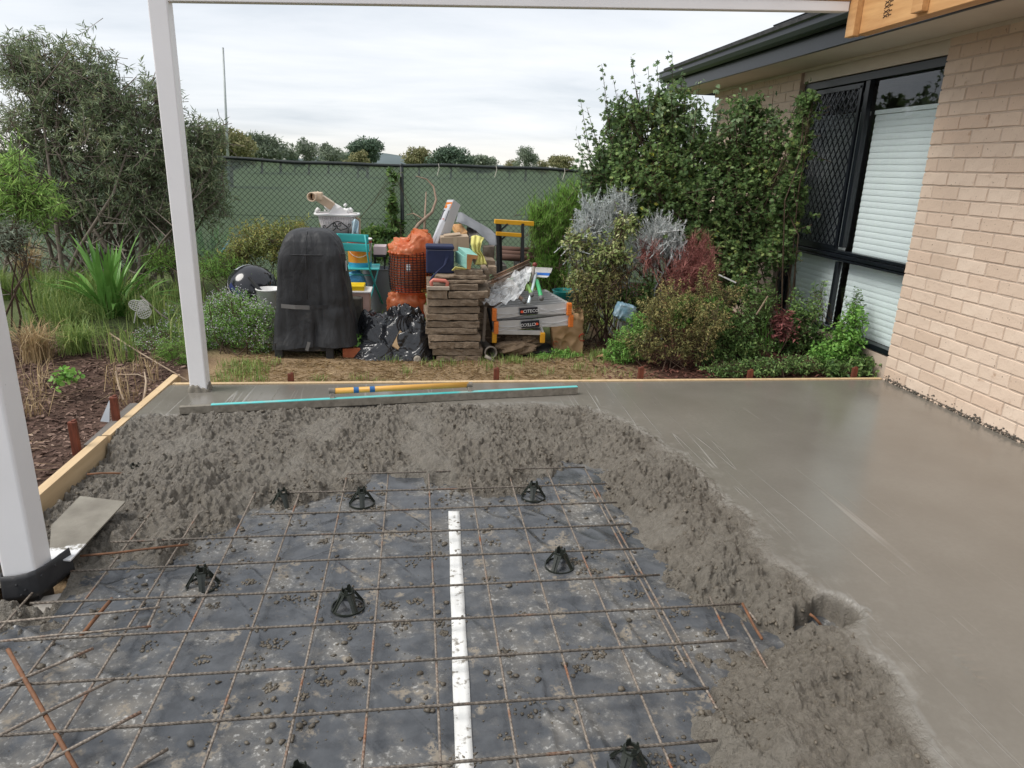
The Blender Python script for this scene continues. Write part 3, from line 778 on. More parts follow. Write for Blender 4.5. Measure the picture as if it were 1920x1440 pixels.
mb = MB(); mb.prism([(y - 2.938 + 0, z) for y, z in [(2.85, 2.436), (2.94, 2.436), (2.94, 2.556), (2.85, 2.556)]], 0, 2.86, 6.0)
mb.v = [(x, 7.40 + y - 0.05, z) for x, y, z in mb.v]; mb.build('end_gutter', M_CHAR, house)
roof = MB()
roof.hexa([(2.90, -1.6, 2.53), (6.0, -1.6, 3.72), (6.0, 4.4, 3.72), (2.90, 7.34, 2.53), (2.90, -1.6, 2.56), (6.0, -1.6, 3.75), (6.0, 4.4, 3.75), (2.90, 7.34, 2.56)])
roof_o = roof.build('roof', M_TILE, house)
tilt = math.atan2(1.19, 3.1)
tme = bpy.data.meshes.new('roof_tile')
mb = MB(); mb.prism([(-0.20, 0.0), (0.20, 0.012), (0.20, 0.026), (-0.20, 0.022)], 1, -0.147, 0.147)
for k in (-0.09, 0.03, 0.12): mb.box((0, k, 0.026), (0.39, 0.022, 0.012), Ry(-0.02))
tme.from_pydata(mb.v, [], mb.f); tme.update(); tme.materials.append(M_TILE)
for row in range(3):
    for k in range(26 - row):
        o = link('roof_tile', tme, None, roof_o); s_ = 0.12 + row * 0.34
        o.location = (2.90 + s_ * math.cos(tilt) - WX, 7.0 - 0.15 * row - k * 0.3 - 3.12, 2.565 + s_ * math.sin(tilt)); o.rotation_euler = (0, -tilt, 0)
# window: charcoal frame, four lights, blinds, diamond security screen on the far sash
win = bpy.data.objects.new('window', None); col.objects.link(win); win.parent = house; win.location = (0.065, 0, 0)
Y0, Y1, Z0, Z1, ZR, YM = 3.135, 4.945, 0.165, 2.205, 0.80, 4.02
fx = WX + 0.065
mb = MB()
mb.box((fx, (Y0 + Y1) / 2, Z1 - 0.03), (0.075, Y1 - Y0, 0.06)); mb.box((fx, (Y0 + Y1) / 2, Z0 + 0.02), (0.075, Y1 - Y0, 0.04))
mb.box((fx, Y0 + 0.018, (Z0 + Z1) / 2), (0.073, 0.036, Z1 - Z0 - 0.1)); mb.box((fx, Y1 - 0.025, (Z0 + Z1) / 2), (0.073, 0.05, Z1 - Z0 - 0.1))
mb.build('frame', M_FRAME, win, bevel=0.003)
mb = MB(); mb.box((fx - 0.004, (Y0 + Y1) / 2, ZR), (0.085, Y1 - Y0 - 0.09, 0.030)); mb.box((fx - 0.010, (Y0 + Y1) / 2, ZR + 0.032), (0.05, Y1 - Y0 - 0.09, 0.022))
mb.box((fx - 0.010, (Y0 + Y1) / 2, ZR - 0.030), (0.06, Y1 - Y0 - 0.09, 0.018)); mb.build('transom', M_FRAME, win, bevel=0.003)
mb = MB(); mb.box((fx - 0.006, YM, (ZR + Z1) / 2 + 0.02), (0.045, 0.055, Z1 - ZR - 0.1)); mb.build('sash_stile', M_FRAME, win, bevel=0.003)
mb = MB(); mb.box((fx - 0.006, YM + 0.02, (ZR + Z0) / 2), (0.04, 0.040, ZR - Z0 - 0.1)); mb.build('mullion', M_FRAME, win, bevel=0.003)
for (a0, a1, b0, b1) in ((Y0 + 0.03, YM - 0.03, ZR + 0.03, Z1 - 0.05), (YM + 0.03, Y1 - 0.04, ZR + 0.03, Z1 - 0.05), (Y0 + 0.03, YM, Z0 + 0.03, ZR - 0.02), (YM + 0.04, Y1 - 0.04, Z0 + 0.03, ZR - 0.02)):
    mb = MB(); mb.box((fx + 0.012, (a0 + a1) / 2, (b0 + b1) / 2), (0.004, a1 - a0, b1 - b0)); mb.build('pane', M_GLASS, win)
slat_me = {}
def slat(yc, L, z, par=win):
    key = round(L, 3)
    if key not in slat_me:
        pr_ = []
        for t in np.linspace(-1, 1, 5): pr_.append((-0.0028 * (1 - t * t) + 0.0022 * t, t * 0.0235))
        pr_ = pr_ + [(x + 0.0022, z_) for x, z_ in reversed(pr_)]
        q = MB(); q.prism(pr_, 1, -L / 2, L / 2); q.v = [(y if False else x, y, z_) for (x, y, z_) in q.v]
        q.v = [(x, y, z_) for (x, y, z_) in q.v]
        me = bpy.data.meshes.new('slat'); me.from_pydata(q.v, [], q.f); me.update(); me.materials.append(M_BLIND); slat_me[key] = me
    o = link('slat', slat_me[key], None, par); o.location = (0.06, yc - 3.12, z); return o
z = ZR + 0.06
while z < 1.90: slat((Y0 + YM) / 2 + 0.01, YM - Y0 - 0.10, z); slat((YM + Y1) / 2, Y1 - YM - 0.12, z); z += 0.046
for (a0, a1) in ((Y0 + 0.05, YM - 0.04), (YM + 0.05, Y1 - 0.06)):
    mb = MB(); mb.box((fx + 0.06, (a0 + a1) / 2, z - 0.005), (0.03, a1 - a0, 0.03)); mb.build('blind_rail', M_BLIND, win)
z = Z0 + 0.06
while z < ZR - 0.04: slat((Y0 + YM) / 2 + 0.01, YM - Y0 - 0.10, z); slat((YM + Y1) / 2, Y1 - YM - 0.12, z); z += 0.046
mb = MB(); mb.box((fx + 0.9, 4.0, 1.2), (0.02, 2.4, 2.4)); mb.box((fx + 0.5, 2.9, 1.2), (0.8, 0.02, 2.4)); mb.box((fx + 0.5, 5.1, 1.2), (0.8, 0.02, 2.4)); mb.box((fx + 0.5, 4.0, 2.25), (0.8, 2.2, 0.02))
mb.build('room_lining', mat('room', (0.20, 0.19, 0.18), 0.9), win)
# diamond grille
mb = MB(); a0, a1, b0, b1 = YM + 0.06, Y1 - 0.08, ZR + 0.06, Z1 - 0.09
gxp = fx - 0.03; wy_, hz_ = 0.075, 0.105
def clipseg(p, q):
    (y0, z0), (y1, z1) = p, q; t0, t1 = 0.0, 1.0
    for d, lo, hi, s in ((y1 - y0, a0, a1, y0), (z1 - z0, b0, b1, z0)):
        if abs(d) < 1e-9: continue
        ta, tb = (lo - s) / d, (hi - s) / d
        if ta > tb: ta, tb = tb, ta
        t0, t1 = max(t0, ta), min(t1, tb)
    if t0 < t1 - 1e-3: return ((y0 + (y1 - y0) * t0, z0 + (z1 - z0) * t0), (y0 + (y1 - y0) * t1, z0 + (z1 - z0) * t1))
for sgn in (1, -1):
    for k in range(-40, 60):
        y0 = a0 + k * wy_
        seg = clipseg((y0, b0), (y0 + sgn * (b1 - b0) * wy_ / hz_, b1))
        if seg: mb.bar((gxp + 0.003 * sgn, seg[0][0], seg[0][1]), (gxp + 0.003 * sgn, seg[1][0], seg[1][1]), 0.005, 0.009)
for (c, s) in (((gxp, (a0 + a1) / 2, b0), (0.02, a1 - a0 + 0.04, 0.035)), ((gxp, (a0 + a1) / 2, b1), (0.02, a1 - a0 + 0.04, 0.035)), ((gxp, a0, (b0 + b1) / 2), (0.02, 0.03, b1 - b0)), ((gxp, a1, (b0 + b1) / 2), (0.02, 0.03, b1 - b0))): mb.box(c, s)
mb.build('security_screen', M_FRAME, win)
# fine insect mesh behind the diamonds
m_ins = mat('insect_mesh', (0.03, 0.033, 0.04), 0.8, trans=0.72)
mb = MB(); mb.box((gxp + 0.012, (a0 + a1) / 2, (b0 + b1) / 2), (0.001, a1 - a0, b1 - b0)); mb.build('insect_mesh', m_ins, win)

sp_a = gx(1458, 52, 3.45); sp_b = gx(1560, 8, 3.45)
sol = thing('solar_panel', 'thin dark solar panel edge raised above the roof tiles', 'solar panel', (3.45, sp_a[1], sp_a[2]))
mb = MB(); mb.hexa([(3.42, sp_a[1], sp_a[2] - 0.02), (4.8, sp_a[1], sp_a[2] + 0.53), (4.8, sp_a[1] - 1.2, sp_a[2] + 0.53), (3.42, sp_a[1] - 1.2, sp_a[2] - 0.02),
                     (3.40, sp_a[1], sp_a[2] + 0.02), (4.78, sp_a[1], sp_a[2] + 0.57), (4.78, sp_a[1] - 1.2, sp_a[2] + 0.57), (3.40, sp_a[1] - 1.2, sp_a[2] + 0.02)])
mb.build('panel', M_CHAR, sol)
mb = MB()
for yy in (sp_a[1] - 0.15, sp_a[1] - 1.0): mb.bar((3.47, yy, sp_a[2] - 0.01), (3.47, yy, sp_a[2] - 0.20), 0.04)
mb.build('bracket', mat('aluminium', (0.62, 0.63, 0.65), 0.35, metal=0.9), sol)

# ================================================================== pergola posts and beams
M_POST = mat('white_post', (0.85, 0.84, 0.84), 0.42, (0.80, 0.79, 0.79), 3, 0.06, 30, 0.003, dirt=(0.45, 0.43, 0.42), dscale=30, dlo=0.70, dhi=0.76)
M_PINE = mat('pine', (0.62, 0.36, 0.155), 0.6, (0.46, 0.235, 0.09), 5, 0.15, 40, 0.003, stretch=(6, 0.6, 6), dirt=(0.24, 0.10, 0.04), dscale=7, dlo=0.70, dhi=0.76)
M_PINE2 = mat('form_pine', (0.64, 0.48, 0.29), 0.65, (0.52, 0.37, 0.21), 5, 0.2, 40, 0.003, stretch=(6, 0.5, 6), dirt=(0.20, 0.16, 0.12), dscale=9, dlo=0.63, dhi=0.72)
post = thing('patio_post', 'white square patio post with its foot set in wet concrete', 'post', (-1.42, 3.02, 0))
mb = MB(); mb.box((-1.42, 3.02, 1.10), (0.10, 0.10, 2.24)); mb.build('shaft', M_POST, post, bevel=0.007, seg=3)
def collar(u, v):
    a = u * 2 * math.pi; k = 1 / max(abs(math.cos(a)), abs(math.sin(a))); r_ = 0.0525 * min(k, 1.35) + 0.004 * math.sin(a * 7)
    hh = 0.045 + 0.012 * math.sin(a * 3 + 1) + 0.006 * math.sin(a * 11)
    return (-1.42 + r_ * math.cos(a) * (1 + 0.15 * (1 - v)), 3.02 + r_ * math.sin(a) * (1 + 0.15 * (1 - v)), -0.01 + v * hh)
mb = MB().sheet(collar, 48, 4); mb.build('concrete_splash', M_SPLASH, post, True, thick=0.006)

post2 = thing('patio_post', 'white square patio post with black rubber sleeve nearest the viewer', 'post', (-1.435, 0.955, -0.1))
mb = MB(); mb.box((-1.435, 0.955, 1.20), (0.112, 0.112, 2.42)); mb.build('shaft', M_POST, post2, bevel=0.010, seg=3)
M_RUB = mat('black_rubber', (0.022, 0.023, 0.026), 0.5, (0.04, 0.04, 0.042), 14, 0.2, 50, 0.003, dirt=(0.16, 0.145, 0.12), dscale=20, dlo=0.62, dhi=0.74)
mb = MB(); mb.box((-1.44, 0.96, -0.115), (0.095, 0.095, 0.22)); mb.build('stub', M_RUB, post2)
path = [(-1.503, 1.03), (-1.502, 0.91), (-1.492, 0.891), (-1.44, 0.884), (-1.40, 0.886), (-1.380, 0.897), (-1.368, 0.925), (-1.360, 0.97), (-1.352, 1.01), (-1.335, 1.045)]
def sleeve(u, v):
    t = u * (len(path) - 1); i = min(int(t), len(path) - 2); f_ = t - i
    x = path[i][0] + (path[i + 1][0] - path[i][0]) * f_; y = path[i][1] + (path[i + 1][1] - path[i][1]) * f_
    o_ = 0.003 * v
    return (x + o_ * (x + 1.435) / 0.06, y + o_ * (y - 0.955) / 0.06, 0.004 - 0.098 * v - 0.006 * math.sin(u * 9) + 0.02 * u)
mb = MB().sheet(sleeve, 54, 5); mb.build('rubber_sleeve', M_RUB, post2, True, thick=0.004)
for u, v in ((0.33, 0.35), (0.40, 0.62), (0.62, 0.3), (0.36, 0.78), (0.8, 0.25)):
    p = sleeve(u, v); mb = MB(); mb.lathe([(0.0045, -0.002), (0.004, 0.003), (0.0, 0.0045)], 8, (p[0] + 0.002, p[1] - 0.003, p[2]), Rx(R(90))); mb.build('rivet', M_RUB, post2)
mb = MB(); mb.box((-1.345, 0.90, -0.135), (0.13, 0.12, 0.045), Rz(0.3)); pad = mb.build('footing_block', mat('pale_concrete', (0.44, 0.41, 0.37), 0.9, (0.3, 0.27, 0.23), 20, 0.6), None, bevel=0.01)
tag(pad, 'pale concrete block beside the foot of the near post', 'block')

bm = thing('patio_beam', 'long white beam across the top from far post to house', 'beam', (-1.42, 3.02, 2.2))
x0, x1, za0, za1 = -1.47, 2.56, 2.208, 2.385
mb = MB(); mb.hexa([(x0, 2.99, za0), (x1, 2.99, za1), (x1, 3.05, za1), (x0, 3.05, za0), (x0, 2.99, za0 + 0.10), (x1, 2.99, za1 + 0.055), (x1, 3.05, za1 + 0.055), (x0, 3.05, za0 + 0.10)])
mb.build('beam_cover', M_POST, bm, bevel=0.004)
mb = MB(); mb.hexa([(0.6, 2.985, 2.305 + 0.06), (x1, 2.985, za1 + 0.058), (x1, 3.04, za1 + 0.058), (0.6, 3.04, 2.365), (0.6, 2.985, 2.50), (x1, 2.985, za1 + 0.2), (x1, 3.04, za1 + 0.2), (0.6, 3.04, 2.5)])
mb.build('timber_packer', M_PINE, bm, bevel=0.003)
tim = thing('timber_beam', 'thick pine beam with cleats at the top right under the sky', 'beam', (2.65, 3.0, 2.25))
mb = MB(); mb.box((2.628, 1.01, 2.385), (0.045, 4.0, 0.27)); mb.build('laminate', M_PINE, tim, bevel=0.003)
mb = MB(); mb.box((2.674, 0.98, 2.388), (0.045, 4.0, 0.27)); mb.build('laminate', M_PINE, tim, bevel=0.003)
cp = gx(1604, 66, 2.58)
mb = MB(); mb.box((2.585, 2.958, 2.40), (0.04, 0.085, 0.32)); mb.build('cleat', M_PINE, tim, bevel=0.003)
mb = MB(); mb.box((2.585, 2.36, 2.40), (0.04, 0.085, 0.27)); mb.build('cleat', M_PINE, tim, bevel=0.003)
M_INK = mat('ink', (0.06, 0.03, 0.02), 0.8)
mb = MB()
for k, (dy, dz) in enumerate(((0, 0), (0.0, 0.022), (0.0, 0.048), (0.0, 0.070))):
    zz = 2.30 + dz; yy = 2.70
    for s in (((0, 0), (0.03, 0.016)), ((0.03, 0), (0, 0.016)), ((0.036, 0), (0.036, 0.017)), ((0.036, 0.008), (0.055, 0.008))):
        mb.bar((2.6035, yy - s[0][0] * 1.3, zz + s[0][1]), (2.6035, yy - s[1][0] * 1.3, zz + s[1][1]), 0.0022, 0.003)
mb.build('ink_stamp', M_INK, tim)

# ================================================================== formwork and pegs
form = thing('form_board', 'pale pine form board along the left of the slab, far length', 'form board', (-1.67, 2.75, 0), group='form boards')
mb = MB(); mb.hexa([(-1.700, 2.24, -0.12), (-1.657, 2.24, -0.12), (-1.640, 3.34, -0.12), (-1.690, 3.34, -0.12), (-1.700, 2.24, 0.004), (-1.657, 2.24, 0.004), (-1.640, 3.34, 0.010), (-1.690, 3.34, 0.010)]); mb.build('board', M_PINE2, form, bevel=0.002)
form = thing('form_board', 'pale pine form board along the left with its inner face bare', 'form board', (-1.69, 1.6, 0), group='form boards')
mb = MB(); mb.hexa([(-1.722, 0.9, -0.13), (-1.675, 0.9, -0.13), (-1.665, 2.225, -0.13), (-1.712, 2.225, -0.13), (-1.722, 0.9, 0.000), (-1.675, 0.9, 0.000), (-1.665, 2.225, 0.004), (-1.712, 2.225, 0.004)]); mb.build('board', M_PINE2, form, bevel=0.002)
form = thing('form_board', 'thin pine form board along the far edge of the slab', 'form board', (0.9, 3.14, 0), group='form boards')
mb = MB(); mb.box((0.87, 3.140, -0.05), (4.99, 0.035, 0.115)); mb.build('board', M_PINE2, form, bevel=0.002)
M_GREYW = mat('grey_plank', (0.17, 0.155, 0.14), 0.8, (0.10, 0.09, 0.08), 6, 0.4, 50, stretch=(6, 0.6, 6))
pl = MB(); a = gz(178, 835, -0.02); c_ = gz(262, 757, -0.02)
pl.bar((a[0] - 0.02, a[1], -0.03), (c_[0] - 0.02, c_[1], -0.03), 0.07, 0.03); o = pl.build('weathered_plank', M_GREYW, bevel=0.002); tag(o, 'grey weathered plank lying outside the left form board', 'plank')
q0, q1, q2 = gy(188, 790, 2.55), gy(205, 792, 2.55), gy(203, 750, 2.58)
mb = MB(); mb.add([q0, q1, q2 + np.array([0, 0.02, 0]), q0 + np.array([0, 0.006, 0]), q1 + np.array([0, 0.006, 0]), q2 + np.array([0, 0.026, 0])], [(0, 1, 2), (3, 5, 4), (0, 3, 4, 1), (1, 4, 5, 2), (2, 5, 3, 0)])
o = mb.build('metal_offcut', mat('zinc', (0.5, 0.52, 0.54), 0.4, metal=0.6)); tag(o, 'pale triangular sheet metal offcut behind the left form peg', 'offcut')
M_PEG = mat('red_peg', (0.20, 0.055, 0.028), 0.75, (0.09, 0.028, 0.016), 22, 0.5, 60, 0.004, stretch=(3, 3, 0.6))
for x, y, h, rx_, lab in ((-0.891, 3.185, 0.055, 0.0, 'red hardwood peg at the far form behind the yellow screed handle'), (0.489, 3.187, 0.085, 0.02, 'red hardwood peg at the far form in front of the paver stack'),
                     (1.527, 3.187, 0.085, 0.0, 'red hardwood peg at the far form beside the dry grass'), (2.354, 3.187, 0.06, 0.0, 'red hardwood peg half hidden in the garden bed at the far form'), (3.175, 3.187, 0.075, 0.0, 'red hardwood peg at the far form nearest the brick wall'),
                     (-1.735, 2.52, 0.125, 0.06, 'red hardwood peg with pale metal behind it at the left form'), (-1.765, 2.10, 0.135, 0.05, 'dark hardwood peg at the left form nearest the viewer')):
    t = thing('form_peg', lab, 'peg', (x, y, 0), group='formwork pegs')
    mb = MB(); mb.box((0, 0, h / 2 - 0.12), (0.038, 0.026, h + 0.24), Rx(rx_) @ Ry(rx_ * 0.5)); mb.box((0.008, 0, h + 0.001), (0.018, 0.024, 0.012), Rx(rx_)); mb.build('stake', M_PEG, t, bevel=0.003, world=False)

# ================================================================== reinforcing mesh
M_BAR, nt, b, out = nodes_of('rebar_steel')
n1 = noise(nt, 5.0, 5, 0.6); n2 = noise(nt, 60, 4)
cc = ramp(nt, n2, [(0.3, (0.13, 0.105, 0.085)), (0.7, (0.30, 0.255, 0.21))])
cc = mixc(nt, mrange(nt, n1, 0.54, 0.66, 0, 0.9), cc, (0.25, 0.085, 0.028))
nt.links.new(cc, b.inputs['Base Color']); b.inputs['Roughness'].default_value = 0.6; b.inputs['Metallic'].default_value = 0.25
wv = nt.nodes.new('ShaderNodeTexWave'); wv.inputs['Scale'].default_value = 42; wv.bands_direction = 'DIAGONAL'
tc = nt.nodes.new('ShaderNodeTexCoord'); nt.links.new(tc.outputs['Object'], wv.inputs[0]); bump(nt, b, wv.outputs['Fac'], 0.5, 0.003)
M_BARD, nt, b, out = nodes_of('rebar_muddy')
n1 = noise(nt, 5.0, 5, 0.6); n2 = noise(nt, 60, 4)
cc = ramp(nt, n2, [(0.3, (0.075, 0.062, 0.050)), (0.7, (0.185, 0.158, 0.13))]); cc = mixc(nt, mrange(nt, n1, 0.57, 0.68, 0, 0.8), cc, (0.21, 0.085, 0.035))
nt.links.new(cc, b.inputs['Base Color']); b.inputs['Roughness'].default_value = 0.6; b.inputs['Metallic'].default_value = 0.2
wv = nt.nodes.new('ShaderNodeTexWave'); wv.inputs['Scale'].default_value = 42; wv.bands_direction = 'DIAGONAL'
tc = nt.nodes.new('ShaderNodeTexCoord'); nt.links.new(tc.outputs['Object'], wv.inputs[0]); bump(nt, b, wv.outputs['Fac'], 0.6, 0.003)
M_RUST = mat('rusty_bar', (0.21, 0.095, 0.045), 0.8, (0.12, 0.06, 0.034), 30, 0.4, 90)
mesh_t = thing('reinforcing_mesh', 'grid of ribbed steel reinforcing mesh above the black membrane', 'steel mesh', (0, 0, -0.054))
rb = random.Random(8)
def wob(p, q, n, amp):
    p, q = np.array(p, float), np.array(q, float); ph = rb.random() * 6
    return [tuple(p + (q - p) * k / n + np.array([0, 0, amp * math.sin(ph + 5 * k / n)])) for k in range(n + 1)]
def bar_(p, q, rad=0.0040, m_=None, par=mesh_t, amp=0.003):
    L = math.dist(p, q); mb = MB(); mb.tube(wob(p, q, max(3, int(L / 0.15)), amp), rad, 7)
    return mb.build('bar', m_ or M_BAR, par, True)
for i in range(-7, 4):
    bar_((0.2 * i - 0.002 * i, -1.5, -0.058), (0.2 * i, 1.80, -0.058))
bar_((0.80, 0.12, -0.058), (0.80, 1.80, -0.058)); bar_((0.775, 0.30, -0.060), (0.782, 1.66, -0.058))
e1 = gz(1392, 1133, -0.05); e2 = gz(1380, 1201, -0.05); e3 = gz(1330, 1290, -0.05); e4 = gz(1345, 1390, -0.05)
right_end = {-5: 0.95, -4: 0.95, -3: 0.95, -2: 0.95, -1: 0.9, 0: e4[0], 1: e3[0], 2: e2[0], 3: e1[0], 4: 0.86, 5: 0.86, 6: 0.86, 7: 0.86, 8: 0.86, 9: 0.80}
left_end = {9: -0.4, 8: -0.7, 7: -0.75, 6: -1.26, 5: -1.32, 4: -1.36, 3: -1.31}
for n_ in range(-5, 10):
    bar_((left_end.get(n_, -2.2), 0.2 * n_, -0.050), (right_end[n_], 0.2 * n_, -0.050), 0.0046 if n_ < 3 else 0.0043, M_BARD)
# trimmed edge of a second sheet at the right
bar_((0.97, 0.42, -0.058), (1.0, 0.66, -0.056)); bar_((1.03, 0.25, -0.058), (1.05, 0.50, -0.056)); bar_((1.075, 0.40, -0.05), tuple(e1), 0.005, M_RUST)
bar_(tuple(e1), tuple(gz(1420, 1168, -0.06)), 0.005); bar_(tuple(gz(1518, 1150, -0.04)), tuple(gz(1540, 1172, -0.07)), 0.005, M_RUST)
bar_(tuple(gz(150, 1042, -0.045)), tuple(gz(353, 1022, -0.045)), 0.0045, M_RUST); bar_(tuple(gz(0, 1168, -0.042)), tuple(gz(300, 1138, -0.042))); bar_(tuple(gz(0, 1203, -0.045)), tuple(gz(283, 1173, -0.045)))
bar_(tuple(gz(163, 889, -0.05)), tuple(gz(238, 887, -0.055)), 0.005, M_RUST)
for lab, a, c_, rad, mt in (('rusty steel bar slanting across the near left corner', (15, 1218, -0.035), (150, 1455, -0.06), 0.0062, M_RUST), ('steel offcut lying left of the rusty slanting bar, farthest one', (-40, 1308, -0.045), (175, 1215, -0.036), 0.0048, M_BAR),
                      ('long steel offcut crossing the rusty slanting bar', (-40, 1398, -0.045), (215, 1272, -0.036), 0.0048, M_BAR), ('steel offcut below the longest offcut at the lower left', (40, 1452, -0.06), (265, 1335, -0.036), 0.005, M_BAR),
                      ('short steel offcut at the bottom edge left of centre', (235, 1452, -0.09), (315, 1404, -0.085), 0.005, M_BAR), ('short bright orange rusty offcut near the black rubber sleeve', (152, 1192, -0.075), (210, 1122, -0.05), 0.0065, M_RUST),
                      ('short brown steel offcut right of the bright orange offcut', (275, 1180, -0.075), (306, 1110, -0.05), 0.0048, M_BAR)):
    t = thing('steel_offcut', lab, 'steel bar', gz(*a), group='loose reinforcing offcuts'); bar_(tuple(gz(*a)), tuple(gz(*c_)), rad, mt, t, 0.001)

# bar chairs
M_CHAIR = mat('dark_plastic', (0.014, 0.018, 0.013), 0.42, (0.022, 0.026, 0.02), 30, spec=0.5)
def bar_chair(lab, p, rz, sink=0.0):
    t = thing('bar_chair', lab, 'bar chair', (p[0], p[1], -0.101 - sink), rz, group='plastic bar chairs holding up the mesh')
    mb = MB(); ring = [(0.057 * math.cos(a), 0.057 * math.sin(a), 0.004) for a in np.linspace(0, 2 * math.pi, 33)]
    mb.lathe([(0.0555, 0.0), (0.0555, 0.008), (0.0595, 0.008), (0.0595, 0.0), (0.0555, 0.0)], 36); mb.build('base_ring', M_CHAIR, t, world=False)
    for k in range(4):
        a = k * math.pi / 2; q = MB(); prof_ = [(0.057, 0.003, 0.011), (0.047, 0.018, 0.0105), (0.037, 0.034, 0.011), (0.027, 0.050, 0.0145), (0.021, 0.062, 0.0155)]
        rings = []
        for r_, z_, w_ in prof_:
            o_ = 0.0026; ring_ = [(r_ - o_, -w_, z_), (r_ + o_ * 0.3, -w_, z_), (r_ + o_, 0, z_), (r_ + o_ * 0.3, w_, z_), (r_ - o_, w_, z_), (r_ - o_, 0, z_)]
            rings.append([tuple(Rz(a) @ Vector(c)) for c in ring_])
        q.loft(rings); q.build('leg', M_CHAIR, t, world=False)
        q = MB(); q.box(tuple(Rz(a) @ Vector((0.0415, 0, 0.033))), (0.007, 0.003, 0.060), Rz(a) @ Ry(-0.55)); q.build('rib', M_CHAIR, t, world=False)
        q = MB(); P = [(0.021, -0.010, 0.060), (0.021, 0.010, 0.060), (0.0195, 0.006, 0.080), (0.0195, -0.003, 0.084)]
        P = [tuple(Rz(a + 0.78) @ Vector(c)) for c in P]; P2_ = [tuple(Rz(a + 0.78) @ Vector((c[0] - 0.003, c[1], c[2]))) for c in [(0.021, -0.010, 0.060), (0.021, 0.010, 0.060), (0.0195, 0.006, 0.080), (0.0195, -0.003, 0.084)]]
        q.hexa(P2_ + P); q.build('prong', M_CHAIR, t, world=False)
    mb = MB(); mb.lathe([(0.0205, 0.048), (0.0235, 0.050), (0.0225, 0.068), (0.018, 0.068), (0.018, 0.048), (0.0205, 0.048)], 24); mb.build('collar', M_CHAIR, t, world=False)
    return t
for k, (p, lab, sk) in enumerate((((-0.845, 0.943), 'black plastic bar chair nearest the left white post', 0), ((-0.303, 0.766), 'black plastic bar chair left of the white tape, nearer row', 0), ((0.505, 0.968), 'black plastic bar chair right of the white tape in the middle row', 0),
        ((0.498, 1.582), 'black plastic bar chair right of the tape at the far concrete edge', 0), ((-0.312, 1.569), 'black plastic bar chair left of the tape at the far concrete edge', 0), ((-0.673, 1.60), 'bar chair half buried in the far left concrete edge', 0.01),
        ((0.50, -0.017), 'black plastic bar chair cut by the bottom edge, right of the tape', 0), ((-0.353, 0.0), 'bar chair at the bottom edge with only its prongs showing', 0), ((-1.43, 1.93), 'bar chair sunk in concrete beside the left form board', 0.01))):
    bar_chair(lab, p, 0.2 + k * 0.37, sk)

# screed (bull float blade with its yellow handle) resting on the slab
scr = thing('screed', 'long turquoise and grey screed with yellow tube handle on the slab', 'screed', (-0.2, 2.7, 0.0))
M_TEAL = mat('teal_paint', (0.06, 0.50, 0.50), 0.4, (0.20, 0.58, 0.56), 5, dirt=(0.42, 0.42, 0.38), dscale=3.5, dlo=0.56, dhi=0.70)
M_YEL = mat('yellow_tube', (0.72, 0.40, 0.09), 0.4, (0.62, 0.33, 0.07), 5, dirt=(0.3, 0.26, 0.2), dscale=14, dlo=0.66, dhi=0.74)
A = np.array([-1.404, 2.548]); B = np.array([0.992, 2.842]); dv = (B - A) / np.linalg.norm(B - A); nv = np.array([-dv[1], dv[0]])
def S(u, off, z): p = A + dv * u * np.linalg.norm(B - A) + nv * off; return (p[0], p[1], z)
mb = MB(); mb.hexa([S(0, 0, 0.002), S(1, 0, 0.002), S(1, 0.035, 0.002), S(0, 0.035, 0.002), S(0, 0.002, 0.046), S(1, 0.002, 0.050), S(1, 0.033, 0.050), S(0, 0.033, 0.046)]); mb.build('blade', M_SPLASH, scr, bevel=0.002)
mb = MB(); mb.hexa([S(0.07, 0.003, 0.0455), S(1, 0.003, 0.050), S(1, 0.033, 0.050), S(0.07, 0.033, 0.0455), S(0.07, 0.003, 0.0495), S(1, 0.003, 0.0535), S(1, 0.033, 0.0535), S(0.07, 0.033, 0.0495)]); mb.build('blade_top', M_TEAL, scr)
mb = MB(); mb.tube([S(0.355, 0.05, 0.085), S(0.700, 0.05, 0.088)], 0.0180, 14); hd = mb.build('handle', M_YEL, scr, True)
for k in (0.405, 0.445):
    mb = MB(); mb.tube([S(k, 0.05, 0.0855), S(k + 0.013, 0.05, 0.0856)], 0.0185, 14, False); mb.build('blue_mark', mat('blue_print', (0.03, 0.14, 0.36), 0.5), hd, True)
for k in (0.352, 0.703):
    mb = MB(); mb.tube([S(k - 0.008, 0.05, 0.086), S(k + 0.008, 0.05, 0.086)], 0.0195, 12); mb.bar(S(k, 0.045, 0.08), S(k, 0.02, 0.045), 0.028, 0.02); mb.build('bracket', mat('muddy_steel', (0.10, 0.09, 0.08), 0.6, (0.25, 0.22, 0.18), 40), scr, bevel=0.002)

# splashed white sheet beside the near post
cs = [gz(92, 1048, -0.012), gz(132, 1050, -0.010), gz(235, 940, 0.004), gz(150, 930, 0.002), gz(96, 985, -0.004)]
mb = MB(); mb.add([tuple(c) for c in cs] + [(c[0], c[1], c[2] - 0.006) for c in cs], [(0, 1, 2, 3, 4), (9, 8, 7, 6, 5), (0, 5, 6, 1), (1, 6, 7, 2), (2, 7, 8, 3), (3, 8, 9, 4), (4, 9, 5, 0)])
M_SHEET, nt, b, out = nodes_of('splashed_sheet')
tc = nt.nodes.new('ShaderNodeTexCoord'); sp = nt.nodes.new('ShaderNodeSeparateXYZ'); nt.links.new(tc.outputs['Object'], sp.inputs[0])
ad = nt.nodes.new('ShaderNodeMath'); ad.operation = 'MULTIPLY_ADD'; ad.inputs[1].default_value = 0.22; nt.links.new(noise(nt, 22, 6, 0.7), ad.inputs[0]); nt.links.new(sp.outputs['Y'], ad.inputs[2])
